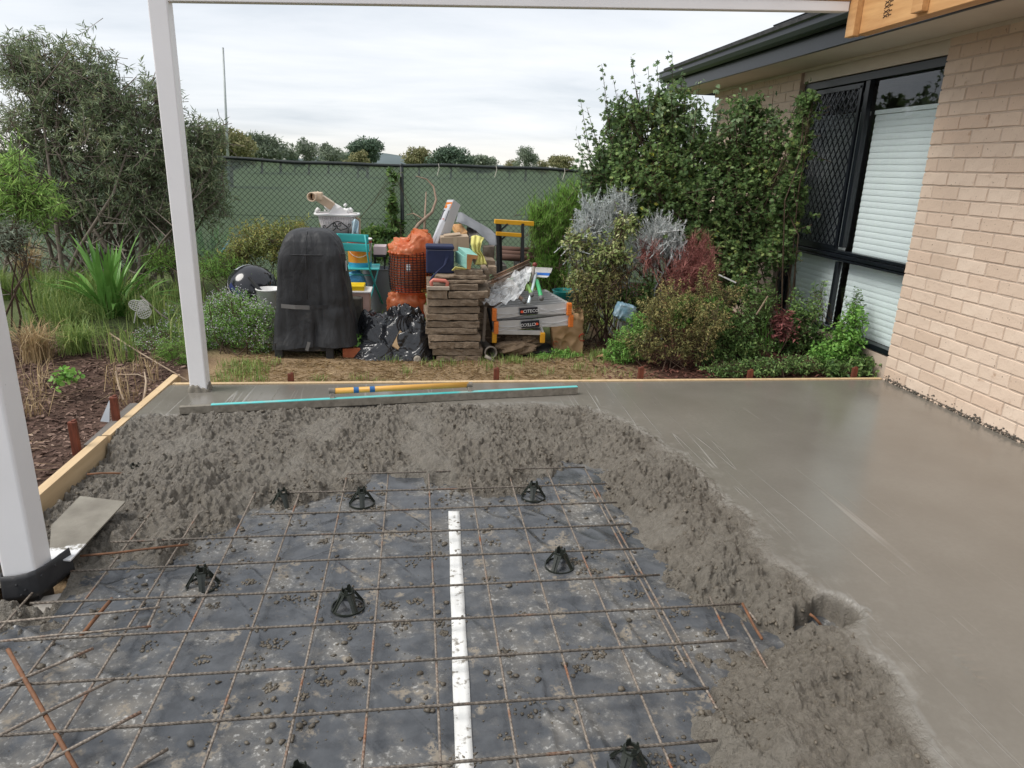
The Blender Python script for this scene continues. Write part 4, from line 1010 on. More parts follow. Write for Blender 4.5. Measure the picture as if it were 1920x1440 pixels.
cc = mixc(nt, mrange(nt, ad.outputs[0], 1.19, 1.215), (0.72, 0.72, 0.72), mixc(nt, mrange(nt, noise(nt, 9, 5), 0.35, 0.7), (0.155, 0.138, 0.11), (0.24, 0.22, 0.18)))
nt.links.new(cc, b.inputs['Base Color']); b.inputs['Roughness'].default_value = 0.5; bump(nt, b, noise(nt, 70, 5), 0.3, 0.004)
o = mb.build('splashed_sheet', M_SHEET); tag(o, 'white sheet coated in grey concrete lying beside the near post', 'sheet')

# wet splashes thrown up along the foot of the brick wall
rs_ = np.random.default_rng(88); n = 900
yy_ = rs_.uniform(0.3, 3.10, n); zz_ = np.abs(rs_.normal(0, 0.016, n)) * (0.4 + 1.3 * vn(yy_ * 4, yy_ * 0, 5)); xx_ = np.full(n, SX1 - 0.0125) - 0.004 * (zz_ < 0.006)
o = clods('wall_splash', np.stack([xx_, yy_, zz_], -1), 0.003 + 0.007 * rs_.random(n) ** 2, mat('dark_splash', (0.12, 0.105, 0.085), 0.6, (0.07, 0.06, 0.048), 30), 0.8, 9)
tag(o, 'dark wet concrete splashes along the foot of the brick wall', 'concrete splashes', kind='stuff')
# ================================================================== plants
M_TWIG = mat('grey_twig', (0.24, 0.20, 0.165), 0.85, (0.13, 0.105, 0.085), 30)
M_TWIGB = mat('brown_twig', (0.10, 0.065, 0.042), 0.85, (0.06, 0.038, 0.026), 30)
def px_m(px, py, Y):
    p = gy(px, py, Y); return float(np.dot(p - CAM, _f)) / FPX
def blob(px, py, Y, rx, ry, rd=None):
    s = px_m(px, py, Y); return (gy(px, py, Y), np.array([rx * s, (rd if rd else min(rx, ry) * s), ry * s]))
LEAF = {
    'lance': (np.array([(0, 0, 0), (0.35, 0.5, 0.06), (1, 0, -0.06), (0.35, -0.5, 0.06)]), np.array([(0, 1, 2), (0, 2, 3)])),
    'blade': (np.array([(0, 0.5, 0), (0, -0.5, 0), (1, 0, 0)]), np.array([(0, 1, 2)])),
    'oval': (np.array([(0, 0, 0), (0.3, 0.42, 0.05), (0.75, 0.36, 0.02), (1, 0, -0.06), (0.75, -0.36, 0.02), (0.3, -0.42, 0.05)]), np.array([(0, 1, 2), (0, 2, 3), (0, 3, 4), (0, 4, 5)])),
    'maple': (np.array([(0, 0, 0), (0.15, 0.55, 0.05), (0.42, 0.30, 0.0), (0.72, 0.52, -0.03), (0.66, 0.2, 0.0), (1, 0, -0.08), (0.66, -0.2, 0.0), (0.72, -0.52, -0.03), (0.42, -0.30, 0.0), (0.15, -0.55, 0.05)]),
              np.array([(0, 1, 2), (0, 2, 4), (2, 3, 4), (0, 4, 5), (0, 5, 6), (0, 6, 8), (6, 7, 8), (0, 8, 9)])),
    'flower': (np.array([(0, -0.5, 0), (0.5, 0, 0.15), (0, 0.5, 0), (-0.5, 0, 0.15)]), np.array([(0, 1, 2), (0, 2, 3)])),
}
def unit(v): return v / (np.linalg.norm(v, axis=-1, keepdims=True) + 1e-9)
def leaf_mesh(name, kind, P, D, L, W, r, roll=1.0):
    T, F = LEAF[kind]; n = len(P); D = unit(D)
    up = np.tile(np.array([0, 0, 1.0]), (n, 1)) + roll * r.normal(size=(n, 3)) * 0.6
    S = unit(np.cross(D, up)); N = np.cross(S, D)
    v = (P[:, None, :] + D[:, None, :] * (T[None, :, 0, None] * L[:, None, None]) + S[:, None, :] * (T[None, :, 1, None] * W[:, None, None])
         + N[:, None, :] * (T[None, :, 2, None] * L[:, None, None]))
    f = (F[None] + (np.arange(n) * len(T))[:, None, None]).reshape(-1, F.shape[1])
    return np_mesh(name, v.reshape(-1, 3), f)
def stick_arrays(A, B, ra, rb, n=4):
    k = len(A); D = unit(B - A); h = np.where(np.abs(D[:, 2:3]) > 0.9, np.array([[1.0, 0, 0]]), np.array([[0, 0, 1.0]]))
    U = unit(np.cross(D, h)); V = np.cross(D, U); th = 2 * np.pi * np.arange(n) / n
    c = np.cos(th)[None, :, None]; s = np.sin(th)[None, :, None]
    off = U[:, None] * c + V[:, None] * s
    v0 = A[:, None] + off * np.reshape(ra, (-1, 1, 1)); v1 = B[:, None] + off * np.reshape(rb, (-1, 1, 1))
    v = np.concatenate([v0, v1], 1).reshape(-1, 3)
    q = np.array([[i, (i + 1) % n, n + (i + 1) % n, n + i] for i in range(n)])
    f = (q[None] + (np.arange(k) * 2 * n)[:, None, None]).reshape(-1, 4)
    return v, f
def shrub(name, label, cat, base, blobs, n_twig, twig, kind, L, W, per, lmat, tmat=None, seed=1, up=0.35, out_=0.7, rand=0.35, spread=0.8, limb_r=0.02, limbs=3,
          group=None, flowers=None, base_r=0.12, twig_r=0.0035, shell=0.45, crown='foliage', stem='branches', hang=0.0, tipup=0.0, clipx=None, tuft=0.0):
    r = np.random.default_rng(seed); base = np.array(base, float)
    t = thing(name, label, cat, base, group=group)
    vol = np.array([np.prod(b_[1]) ** 0.75 for b_ in blobs]); pick = r.choice(len(blobs), n_twig, p=vol / vol.sum())
    C = np.array([b_[0] for b_ in blobs])[pick]; RR = np.array([b_[1] for b_ in blobs])[pick]
    d = unit(r.normal(size=(n_twig, 3))); rad = (shell + (1 - shell) * r.random((n_twig, 1))) * (1 + 0.10 * r.normal(size=(n_twig, 1)))
    tip = C + d * RR * rad
    dirn = unit(out_ * unit(d * RR + 1e-6) + np.array([0, 0, up]) + rand * r.normal(size=(n_twig, 3)))
    ln = twig * (0.6 + 0.8 * r.random((n_twig, 1))); root = tip - dirn * ln
    if clipx is not None:
        ok = (tip[:, 0] < clipx) & (root[:, 0] < clipx); tip, root, dirn, ln, C, pick = tip[ok], root[ok], dirn[ok], ln[ok], C[ok], pick[ok]; n_twig = len(tip)
    tip[:, 2] = np.maximum(tip[:, 2], base[2] + 0.01); root[:, 2] = np.maximum(root[:, 2], base[2] + 0.005)
    sv, sf = stick_arrays(root, tip, np.full(n_twig, twig_r), np.full(n_twig, twig_r * 0.4), 3)
    V_, F_ = [sv], [sf]; off = len(sv)
    V4, F4 = [], []; off4 = 0
    for bi, (c, rr_) in enumerate(blobs):                       # limbs from the ground to the crown, then side branches
        for k in range(limbs):
            b0 = base + np.array([r.normal() * base_r, r.normal() * base_r, 0]); e = c + r.normal(size=3) * rr_ * 0.4 + np.array([0, 0, rr_[2] * 0.15])
            mid = (b0 + e) / 2 + r.normal(size=3) * 0.10 * np.linalg.norm(e - b0); mid[2] = max(mid[2], base[2] + 0.02)
            pts = np.array([b0, (b0 * 0.5 + mid * 0.5) + r.normal(size=3) * 0.02, mid, (mid + e) / 2 + r.normal(size=3) * 0.02, e])
            rad_ = limb_r * np.array([1, 0.85, 0.65, 0.45, 0.2])
            a, f = stick_arrays(pts[:-1], pts[1:], rad_[:-1], rad_[1:], 6); V4.append(a); F4.append(f + off4); off4 += len(a)
            m_ = 7; tt = 0.35 + 0.6 * r.random(m_); s0 = pts[2][None] + (e - pts[2])[None] * (tt[:, None] * 1.0)
            s1 = c + unit(r.normal(size=(m_, 3))) * rr_ * 0.75; s1[:, 2] = np.maximum(s1[:, 2], base[2] + 0.03)
            if clipx is not None: s1[:, 0] = np.minimum(s1[:, 0], clipx)
            a, f = stick_arrays(s0, s1, np.full(m_, limb_r * 0.35), np.full(m_, limb_r * 0.10), 4); V4.append(a); F4.append(f + off4); off4 += len(a)
    loc = np.array(t.location)
    # triangular twigs and thicker limbs share one mesh of quads
    v_all = np.concatenate([np.concatenate(V_), np.concatenate(V4)]) - loc; f_all = np.concatenate([np.concatenate(F_), np.concatenate(F4) + off])
    link(stem, np_mesh(stem, v_all, f_all), tmat or M_TWIG, t)
    n = n_twig * per
    ti = np.repeat(np.arange(n_twig), per); u = np.tile(np.linspace(0.15, 1.0, per), n_twig) + 0.05 * r.normal(size=n)
    if tuft: u = 1 - np.abs(1 - u) * (1 - tuft)
    P = root[ti] + (tip - root)[ti] * u[:, None]
    lat = unit(np.cross(dirn[ti], r.normal(size=(n, 3))))
    Dl = unit(dirn[ti] * (1 - spread) + lat * spread + np.array([0, 0, tipup - hang]))
    Ls = L * (0.55 + 0.7 * r.random(n)); Ws = W * (0.6 + 0.6 * r.random(n))
    if clipx is not None: P[:, 0] = np.minimum(P[:, 0], clipx)
    link(crown, leaf_mesh(crown, kind, P - loc, Dl, Ls, Ws, r), lmat, t)
    if flowers:
        fm, nf, fs = flowers; q = r.choice(n_twig, nf); Pf = tip[q] + 0.012 * r.normal(size=(nf, 3)) + np.array([0, 0, 0.006])
        link('flowers', leaf_mesh('flowers', 'flower', Pf - loc, unit(r.normal(size=(nf, 3)) + np.array([0, 0, 0.2])), np.full(nf, fs) * (0.7 + 0.6 * r.random(nf)), np.full(nf, fs), r, 0.8), fm, t)
    return t
def gnd(x, y): return float(ground_z(np.array(float(x)), np.array(float(y))))
def at_ground(px, py, z=-0.03): p = gz(px, py, z); return (p[0], p[1], gnd(p[0], p[1]))

L_BOTTLE = leaf_mat('bottlebrush_leaf', [(0.0, (0.036, 0.050, 0.027)), (0.45, (0.074, 0.096, 0.053)), (0.8, (0.118, 0.138, 0.080)), (1.0, (0.165, 0.158, 0.092))], 0.5, 0.3, gain=3.0)
L_WILLOW = leaf_mat('bright_lance_leaf', [(0.0, (0.07, 0.13, 0.03)), (0.5, (0.14, 0.23, 0.06)), (1.0, (0.26, 0.36, 0.11))], 0.45, 0.35)
L_MAPLE = leaf_mat('lobed_leaf', [(0.0, (0.020, 0.038, 0.015)), (0.45, (0.044, 0.072, 0.026)), (0.82, (0.085, 0.125, 0.046)), (0.96, (0.13, 0.155, 0.052)), (1.0, (0.34, 0.24, 0.04))], 0.5, 0.48, gain=3.3)
L_TOPS = leaf_mat('young_lobed_leaf', [(0.0, (0.05, 0.085, 0.045)), (0.6, (0.10, 0.145, 0.075)), (1.0, (0.16, 0.19, 0.10))], 0.5, 0.3)
L_FINE = leaf_mat('fine_green_needle', [(0.0, (0.045, 0.10, 0.018)), (0.5, (0.10, 0.19, 0.035)), (1.0, (0.19, 0.29, 0.07))], 0.5, 0.38, gain=2.1)
L_SILVER = leaf_mat('silver_needle', [(0.0, (0.27, 0.30, 0.295)), (0.5, (0.45, 0.48, 0.47)), (1.0, (0.62, 0.64, 0.625))], 0.75, 0.15, gain=1.25)
L_VARIEG = leaf_mat('variegated_leaf', [(0.0, (0.10, 0.16, 0.045)), (0.5, (0.22, 0.28, 0.095)), (0.8, (0.42, 0.43, 0.20)), (1.0, (0.60, 0.58, 0.36))], 0.5, 0.3, gain=1.3)
L_RED = leaf_mat('dead_red_needle', [(0.0, (0.15, 0.052, 0.048)), (0.5, (0.27, 0.105, 0.095)), (1.0, (0.38, 0.19, 0.16))], 0.8, 0.1, gain=1.4)
L_BED = leaf_mat('bed_leaf', [(0.0, (0.026, 0.052, 0.018)), (0.5, (0.065, 0.115, 0.034)), (0.9, (0.13, 0.19, 0.06)), (1.0, (0.24, 0.23, 0.08))], 0.45, 0.28)
L_OLIVE = leaf_mat('olive_brown_leaf', [(0.0, (0.055, 0.065, 0.022)), (0.5, (0.13, 0.13, 0.048)), (0.85, (0.22, 0.18, 0.075)), (1.0, (0.30, 0.17, 0.075))], 0.6, 0.25)
L_FRESH = leaf_mat('fresh_leaf', [(0.0, (0.05, 0.12, 0.025)), (0.5, (0.105, 0.215, 0.045)), (1.0, (0.19, 0.30, 0.08))], 0.45, 0.3)
L_YELLOW = leaf_mat('yellow_green_leaf', [(0.0, (0.075, 0.10, 0.03)), (0.5, (0.15, 0.17, 0.05)), (0.85, (0.25, 0.22, 0.065)), (1.0, (0.36, 0.15, 0.055))], 0.55, 0.3, gain=1.7)
L_PURP = leaf_mat('purple_leaf', [(0.0, (0.06, 0.02, 0.022)), (1.0, (0.20, 0.075, 0.07))], 0.5, 0.2)
L_GRASS = leaf_mat('grass_blade', [(0.0, (0.055, 0.09, 0.024)), (0.55, (0.115, 0.165, 0.045)), (1.0, (0.23, 0.25, 0.09))], 0.5, 0.35, cl=3)
L_STRAW = leaf_mat('dry_blade', [(0.0, (0.16, 0.105, 0.05)), (0.5, (0.33, 0.24, 0.13)), (1.0, (0.52, 0.41, 0.25))], 0.8, 0.2, gain=1.3)
L_STRAP = leaf_mat('strap_leaf', [(0.0, (0.035, 0.085, 0.018)), (0.5, (0.075, 0.16, 0.035)), (1.0, (0.145, 0.255, 0.065))], 0.38, 0.25, cl=5)
L_GUM = leaf_mat('gum_leaf', [(0.0, (0.055, 0.072, 0.05)), (0.5, (0.095, 0.115, 0.082)), (1.0, (0.155, 0.17, 0.125))], 0.7, 0.15, cl=0.35, gain=2.2)
L_GUM2 = leaf_mat('autumn_tree_leaf', [(0.0, (0.10, 0.115, 0.05)), (0.5, (0.18, 0.18, 0.085)), (1.0, (0.30, 0.26, 0.13))], 0.7, 0.15, cl=0.4, gain=1.3)
L_DARKT = leaf_mat('dark_tree_leaf', [(0.0, (0.03, 0.05, 0.035)), (0.5, (0.055, 0.082, 0.055)), (1.0, (0.10, 0.125, 0.085))], 0.7, 0.15, cl=0.4)
F_WHITE = leaf_mat('mauve_white_petal', [(0.0, (0.42, 0.38, 0.47)), (1.0, (0.74, 0.71, 0.78))], 0.7, 0.3, gain=1.0)

# --- big bottlebrush shrub at the left
Yb = 6.3
shrub('bottlebrush_shrub', 'large dark green bottlebrush shrub behind the far white post', 'shrub', (gy(190, 470, Yb)[0], Yb, gnd(-3.3, Yb)),
      [blob(110, 130, 6.3, 105, 80, 0.5), blob(200, 190, 6.3, 110, 95, 0.55), blob(70, 250, 6.2, 110, 105, 0.5), blob(230, 290, 6.2, 130, 110, 0.6), blob(330, 300, 6.4, 85, 105, 0.5), blob(120, 380, 6.2, 120, 70, 0.5),
       blob(385, 355, 6.5, 52, 85, 0.4), blob(290, 400, 6.2, 110, 55, 0.45), blob(390, 262, 6.6, 40, 55, 0.3), blob(30, 120, 6.3, 60, 60, 0.4), blob(300, 190, 6.3, 50, 60, 0.3)],
      2500, 0.26, 'lance', 0.072, 0.0125, 16, L_BOTTLE, M_TWIG, 11, up=0.3, out_=0.6, rand=0.55, spread=0.62, limb_r=0.02, limbs=4, base_r=0.3, shell=0.3, tuft=0.2)
# bare dead twigs inside the bottlebrush
r9 = np.random.default_rng(77); n = 200
A_ = np.stack([r9.uniform(-4.3, -2.5, n), r9.uniform(5.6, 6.4, n), r9.uniform(0.05, 0.9, n)], -1); B_ = A_ + np.stack([r9.normal(0, 0.14, n), r9.normal(0, 0.12, n), r9.uniform(-0.12, 0.30, n)], -1)
v_, f_ = stick_arrays(A_, B_, np.full(n, 0.007), np.full(n, 0.003), 4); _dt = link('dead_twigs', np_mesh('dead_twigs', v_ - np.array(bpy.data.objects['bottlebrush_shrub'].location), f_), mat('bleached_twig', (0.30, 0.26, 0.22), 0.9, (0.16, 0.135, 0.11), 30), bpy.data.objects['bottlebrush_shrub'])
tag(_dt, kind='stuff')
shrub('willow_leaf_shrub', 'bright green shrub with long narrow leaves at the left edge', 'shrub', (gy(20, 470, 4.6)[0], 4.6, gnd(-2.9, 4.6)), [blob(30, 350, 4.6, 80, 50, 0.3), blob(-30, 400, 4.6, 90, 70, 0.3), blob(70, 385, 4.6, 55, 40, 0.25), blob(25, 300, 4.6, 35, 25, 0.2)],
      240, 0.22, 'lance', 0.085, 0.0095, 14, L_WILLOW, M_TWIGB, 12, up=0.15, out_=0.6, rand=0.5, spread=0.6, limb_r=0.007, limbs=1, hang=0.25)
shrub('grey_leaf_shrub', 'small grey green shrub below the bright narrow leaves at left edge', 'shrub', (gy(10, 490, 4.3)[0], 4.3, gnd(-2.7, 4.3)), [blob(15, 440, 4.3, 45, 50, 0.25)], 90, 0.18, 'lance', 0.06, 0.008, 10,
      leaf_mat('grey_green_leaf', [(0, (0.08, 0.10, 0.075)), (1, (0.20, 0.225, 0.17))], 0.6, 0.2), M_TWIGB, 13, limb_r=0.01)

# --- strap-leaved clumps: each leaf is its own piece
def strap_clump(label, base, n, H, Wd, seed, lean=0.9, name='agapanthus'):
    r = random.Random(seed); t = thing(name, label, 'plant', base)
    for k in range(n):
        a = r.uniform(0, 2 * math.pi); le = lean * r.uniform(0.15, 1.0); L = H * r.uniform(0.65, 1.1); w = Wd * r.uniform(0.7, 1.15)
        ca, sa = math.cos(a), math.sin(a); bx, by = r.gauss(0, 0.05), r.gauss(0, 0.05); N = 9; verts = []; faces = []
        tw = r.uniform(-0.5, 0.5); curl = r.uniform(0.2, 1.1)
        x = z = 0.0; ang = R(90) - le * 0.80
        for i in range(N + 1):
            u = i / N; ww = w * (0.65 + 0.8 * u - 1.45 * u * u * u) * 0.5 + 0.0006; an = a + R(90) + tw * u
            cxx, cyy = bx + ca * x, by + sa * x; ox, oy = math.cos(an) * ww, math.sin(an) * ww
            verts += [(cxx - ox, cyy - oy, z + ww * 0.35), (cxx, cyy, z), (cxx + ox, cyy + oy, z + ww * 0.35)]
            x += L / N * math.cos(ang); z += L / N * math.sin(ang); ang -= le * curl * 1.5 / N * (0.4 + u)
        for i in range(N):
            for s in (0, 1): faces.append((i * 3 + s, i * 3 + s + 1, i * 3 + s + 4, i * 3 + s + 3))
        me = bpy.data.meshes.new('leaf'); me.from_pydata(verts, [], faces); me.update(); me.polygons.foreach_set('use_smooth', [True] * len(faces)); link('leaf', me, L_STRAP, t)
    return t
strap_clump('broad green agapanthus clump in the left garden bed', at_ground(215, 612), 70, 0.74, 0.044, 5, 1.15)
strap_clump('dark strap leaved clump against the fence behind the far post', at_ground(395, 500, 0.0), 34, 0.75, 0.04, 6, 0.5)
strap_clump('small strap leaved plant in the right garden bed before the window', at_ground(1440, 665), 22, 0.36, 0.016, 7, 1.0, 'strap_leaf_plant')

# --- grasses (nobody could count the blades)
def tuft_field(name, label, pts, H, Wd, per, m_, seed, lean=0.5, cat='grass'):
    r = np.random.default_rng(seed); pts = np.array(pts); n = len(pts) * per; P0 = np.repeat(pts, per, 0) + np.concatenate([r.normal(0, 0.035, (n, 2)), np.zeros((n, 1))], 1)
    a = r.random(n) * 2 * np.pi; le = lean * r.random(n); h = H * (0.5 + 0.7 * r.random(n)); d1 = np.stack([np.cos(a), np.sin(a)], -1)
    mid = P0 + np.concatenate([d1 * (le * h * 0.25)[:, None], (h * 0.6)[:, None]], 1); tip = P0 + np.concatenate([d1 * (le * h * 0.95)[:, None], (h * (1 - 0.35 * le))[:, None]], 1)
    s = np.stack([-np.sin(a), np.cos(a), np.zeros(n)], -1) * (Wd * (0.6 + 0.7 * r.random(n)))[:, None] * 0.5
    v = np.stack([P0 - s, P0 + s, mid - s * 0.8, mid + s * 0.8, tip], 1).reshape(-1, 3); o5 = (np.arange(n) * 5)[:, None]
    f = np.concatenate([o5 + np.array([[0, 1, 3]]), o5 + np.array([[0, 3, 2]]), o5 + np.array([[2, 3, 4]])])
    return tag(link(name, np_mesh(name, v, f), m_), label, cat, kind='stuff')
rg = np.random.default_rng(21)
def scatter(n, x0, x1, y0, y1, fn=None, seed=0):
    r = np.random.default_rng(seed); x = r.uniform(x0, x1, n); y = r.uniform(y0, y1, n)
    if fn is not None: k = r.random(n) < fn(x, y); x, y = x[k], y[k]
    return np.stack([x, y, ground_z(x, y) - 0.004], -1)
tuft_field('long_grass', 'long green grass in the left garden behind the post', scatter(680, -4.6, -1.6, 3.7, 6.0, lambda x, y: sstep(0.35, 0.6, fbm(x * 1.6, y * 1.6, 2, 9)) * sstep(-1.5, -2.3, x + 0.25 * (y - 4)), 1), 0.34, 0.007, 20, L_GRASS, 2, 0.9)
tuft_field('back_grass', 'green weeds growing behind the stored items below the fence', scatter(520, -2.0, 2.2, 4.7, 7.4, None, 2), 0.20, 0.008, 14, L_GRASS, 3, 0.8)
tuft_field('weed_tufts', 'low green grass tufts along the dry strip before the pile', np.concatenate([scatter(80, -0.1, 1.5, 3.65, 4.0, lambda x, y: sstep(3.5, 3.8, y) * 0.9, 4), scatter(60, -1.4, 1.5, 3.2, 4.2, lambda x, y: sstep(0.5, 0.66, fbm(x * 3, y * 3, 3, 12)), 5), scatter(40, -1.45, -1.1, 3.2, 3.8, None, 6)]), 0.07, 0.0045, 16, L_GRASS, 4, 1.0)
st_pts = scatter(2600, -1.45, 1.7, 3.16, 4.4, lambda x, y: 0.25 + 0.75 * sstep(1.6, 1.2, x), 8)
r5 = np.random.default_rng(6); n = len(st_pts) * 4; Pq = np.repeat(st_pts, 4, 0) + np.concatenate([r5.normal(0, 0.03, (n, 2)), 0.005 + 0.004 * r5.random((n, 1))], 1); a = r5.random(n) * 6.28
Dq = np.stack([np.cos(a), np.sin(a), 0.12 * r5.normal(size=n)], -1)
tag(link('straw_litter', leaf_mesh('straw_litter', 'lance', Pq, Dq, 0.03 + 0.05 * r5.random(n), np.full(n, 0.0022), r5), L_STRAW), 'dry straw and cut grass litter on the strip behind the slab', 'straw', kind='stuff')
# dry grass clump at the left
def dry_clump(lab, base, n, H, seed, m_=L_STRAW, lean=1.0, name='dry_grass_clump'):
    r = np.random.default_rng(seed); t = thing(name, lab, 'grass clump', base); P0 = np.stack([r.normal(0, 0.05, n), r.normal(0, 0.05, n), np.zeros(n)], -1)
    a = r.random(n) * 6.28; le = lean * (0.2 + 0.8 * r.random(n)); h = H * (0.5 + 0.6 * r.random(n)); d1 = np.stack([np.cos(a), np.sin(a)], -1); rows = []
    for u, q in ((0, 0), (0.35, 0.12), (0.7, 0.5), (1.0, 1.0)): rows.append(P0 + np.concatenate([d1 * (le * h * q * 0.8)[:, None], (h * (u - 0.55 * le * q * u))[:, None]], 1))
    s = np.stack([-np.sin(a), np.cos(a), np.zeros(n)], -1) * 0.0022
    v = np.stack([rows[0] - s, rows[0] + s, rows[1] - s, rows[1] + s, rows[2] - s, rows[2] + s, rows[3]], 1).reshape(-1, 3); o7 = (np.arange(n) * 7)[:, None]
    f = np.concatenate([o7 + np.array([[a_, b_, c_]]) for a_, b_, c_ in ((0, 1, 3), (0, 3, 2), (2, 3, 5), (2, 5, 4), (4, 5, 6))]); link('blades', np_mesh('blades', v, f), m_, t); return t
dry_clump('tawny dry grass clump beside the near left post', at_ground(70, 680), 300, 0.38, 31)
dry_clump('tall brown dry grass clump in front of the bottlebrush trunks', at_ground(60, 540), 380, 0.6, 32)
dry_clump('green tussock grass between the dry clump and the agapanthus', at_ground(130, 640), 380, 0.42, 33, L_GRASS, 1.2, 'tussock_grass')
dry_clump('fresh green tussock right of the tawny clump', at_ground(150, 668), 300, 0.34, 34, L_GRASS, 1.3, 'tussock_grass')

# --- small shrubs at left and behind the barbecue
shrub('alyssum_bush', 'low mound covered in tiny mauve white flowers left of the barbecue', 'shrub', at_ground(440, 660), [blob(440, 598, 4.25, 68, 56, 0.28), blob(395, 615, 4.3, 45, 46, 0.25), blob(490, 616, 4.1, 36, 55, 0.16), blob(440, 590, 4.15, 50, 48, 0.2)], 1250, 0.09, 'lance', 0.022, 0.006, 10, L_FRESH, M_TWIGB, 41, up=0.5, limb_r=0.005, flowers=(F_WHITE, 3600, 0.010), twig_r=0.0015, shell=0.75)
shrub('alyssum_bush', 'flat mauve white flower mat left of the far post under the wire butterfly', 'shrub', at_ground(300, 655), [blob(300, 632, 4.3, 55, 22, 0.3), blob(340, 600, 4.7, 40, 32, 0.25)], 420, 0.07, 'lance', 0.02, 0.006, 8, L_FRESH, M_TWIGB, 42, up=0.5, limb_r=0.004, flowers=(F_WHITE, 1300, 0.010), twig_r=0.0015, shell=0.75)
shrub('feathery_plant', 'bright yellow green feathery plant at the foot of the far post', 'plant', at_ground(325, 690), [blob(320, 655, 3.9, 38, 32, 0.16), blob(345, 675, 3.8, 22, 22, 0.12)], 190, 0.10, 'blade', 0.05, 0.003, 14, L_FINE, M_TWIGB, 43, up=0.8, limb_r=0.004, twig_r=0.0015)
shrub('succulent_bush', 'yellow and rust coloured leafy bush between fence and barbecue', 'shrub', (gy(500, 480, 5.4)[0], 5.4, 0.0), [blob(500, 450, 5.4, 70, 42, 0.35), blob(555, 430, 5.6, 40, 32, 0.25), blob(450, 470, 5.3, 38, 32, 0.25)], 520, 0.12, 'oval', 0.034, 0.012, 12, L_YELLOW, M_TWIGB, 44, up=0.5, limb_r=0.006, twig_r=0.002)
shrub('green_ground_shrub', 'soft green shrub left of the black kettle lid', 'shrub', (gy(420, 520, 5.1)[0], 5.1, 0.0), [blob(415, 495, 5.1, 55, 30, 0.3), blob(310, 480, 5.8, 45, 30, 0.3)], 360, 0.12, 'blade', 0.05, 0.005, 14, L_FINE, M_TWIGB, 45, up=0.6, limb_r=0.006)
shrub('fence_vine', 'leafy green vine climbing the fence beside its dark post', 'vine', (gy(735, 460, FENCE_Y - 0.1)[0], FENCE_Y - 0.12, -0.1), [blob(737, 330, FENCE_Y - 0.12, 9, 28, 0.05), blob(735, 380, FENCE_Y - 0.12, 13, 34, 0.06), blob(740, 425, FENCE_Y - 0.12, 20, 30, 0.08), blob(705, 440, FENCE_Y - 0.15, 32, 22, 0.1), blob(715, 470, FENCE_Y - 0.4, 40, 20, 0.2)], 200, 0.12, 'oval', 0.07, 0.045, 7, L_BED, M_TWIGB, 46, up=0.2, limb_r=0.006)

# --- right garden
shrub('lobed_leaf_shrub', 'very large dark green lobed leaf shrub against the house corner', 'shrub', (gy(1320, 560, 4.9)[0], 4.95, -0.02),
      [blob(1220, 330, 4.9, 110, 110, 0.5), blob(1330, 380, 4.8, 120, 130, 0.5), blob(1400, 300, 4.85, 80, 110, 0.35), blob(1290, 270, 5.1, 95, 70, 0.45), blob(1420, 430, 4.6, 75, 95, 0.35), blob(1160, 290, 5.1, 55, 60, 0.35),
       blob(1370, 490, 4.5, 90, 60, 0.35), blob(1470, 400, 4.5, 45, 75, 0.22), blob(1250, 420, 4.8, 85, 70, 0.4), blob(1400, 215, 4.9, 50, 50, 0.22), blob(1180, 215, 5.05, 55, 50, 0.3), blob(1250, 200, 5.05, 60, 50, 0.3), blob(1445, 300, 4.6, 45, 90, 0.25), blob(1310, 450, 4.6, 80, 60, 0.3), blob(1130, 350, 5.05, 45, 70, 0.3)],
      3300, 0.22, 'maple', 0.034, 0.034, 15, L_MAPLE, M_TWIGB, 51, up=0.35, out_=0.7, rand=0.5, spread=0.75, limb_r=0.018, limbs=3, shell=0.42, hang=0.15, clipx=3.36)
# its upright leafy whips against the sky
whips = bpy.data.objects['lobed_leaf_shrub']
rw = np.random.default_rng(52); WA, WB = [], []
for (bx_, by_, tx_, ty_) in ((1150, 250, 1128, 120), (1205, 215, 1183, 106), (1240, 210, 1232, 118), (1262, 190, 1260, 97), (1120, 330, 1088, 185), (1115, 320, 1080, 250), (1180, 260, 1150, 150), (1225, 220, 1215, 125), (1285, 200, 1280, 135), (1135, 285, 1100, 200), (1170, 240, 1158, 175), (1250, 220, 1240, 150), (1195, 240, 1200, 160),
                             (1300, 220, 1312, 150), (1330, 230, 1345, 165), (1400, 230, 1390, 165), (1440, 260, 1450, 170), (1500, 240, 1505, 190), (1460, 240, 1540, 150), (1100, 380, 1085, 300)):
    Yw = 5.0 if tx_ < 1300 else 4.7
    a = gy(bx_, by_ + 40, Yw); e_ = gy(tx_, ty_, Yw); a[0] = min(a[0], 3.3); e_[0] = min(e_[0], 3.3)
    for k in range(3):
        o_ = rw.normal(0, 0.02, 3) * k; WA.append(a + o_); WB.append(a + (e_ - a) * (1.0 - 0.3 * k) + o_ * 4 * np.array([1, 1, 0]))
WA, WB = np.array(WA), np.array(WB); wl_ = np.array(whips.location); v_, f_ = stick_arrays(WA, WB, np.full(len(WA), 0.005), np.full(len(WA), 0.0015), 4); link('whips', np_mesh('whips', v_ - wl_, f_), M_TWIGB, whips)
per = 26; ti = np.repeat(np.arange(len(WA)), per); u = np.tile(np.linspace(0.05, 1, per), len(WA)); Pw = WA[ti] + (WB - WA)[ti] * u[:, None] + rw.normal(0, 0.014, (len(ti), 3))
Dw = unit(unit(WB - WA)[ti] * 0.35 + unit(rw.normal(size=(len(ti), 3))) * 0.8); link('young_foliage', leaf_mesh('young_foliage', 'maple', Pw - wl_, Dw, 0.028 + 0.02 * rw.random(len(ti)), 0.028 + 0.018 * rw.random(len(ti)), rw), L_TOPS, whips)

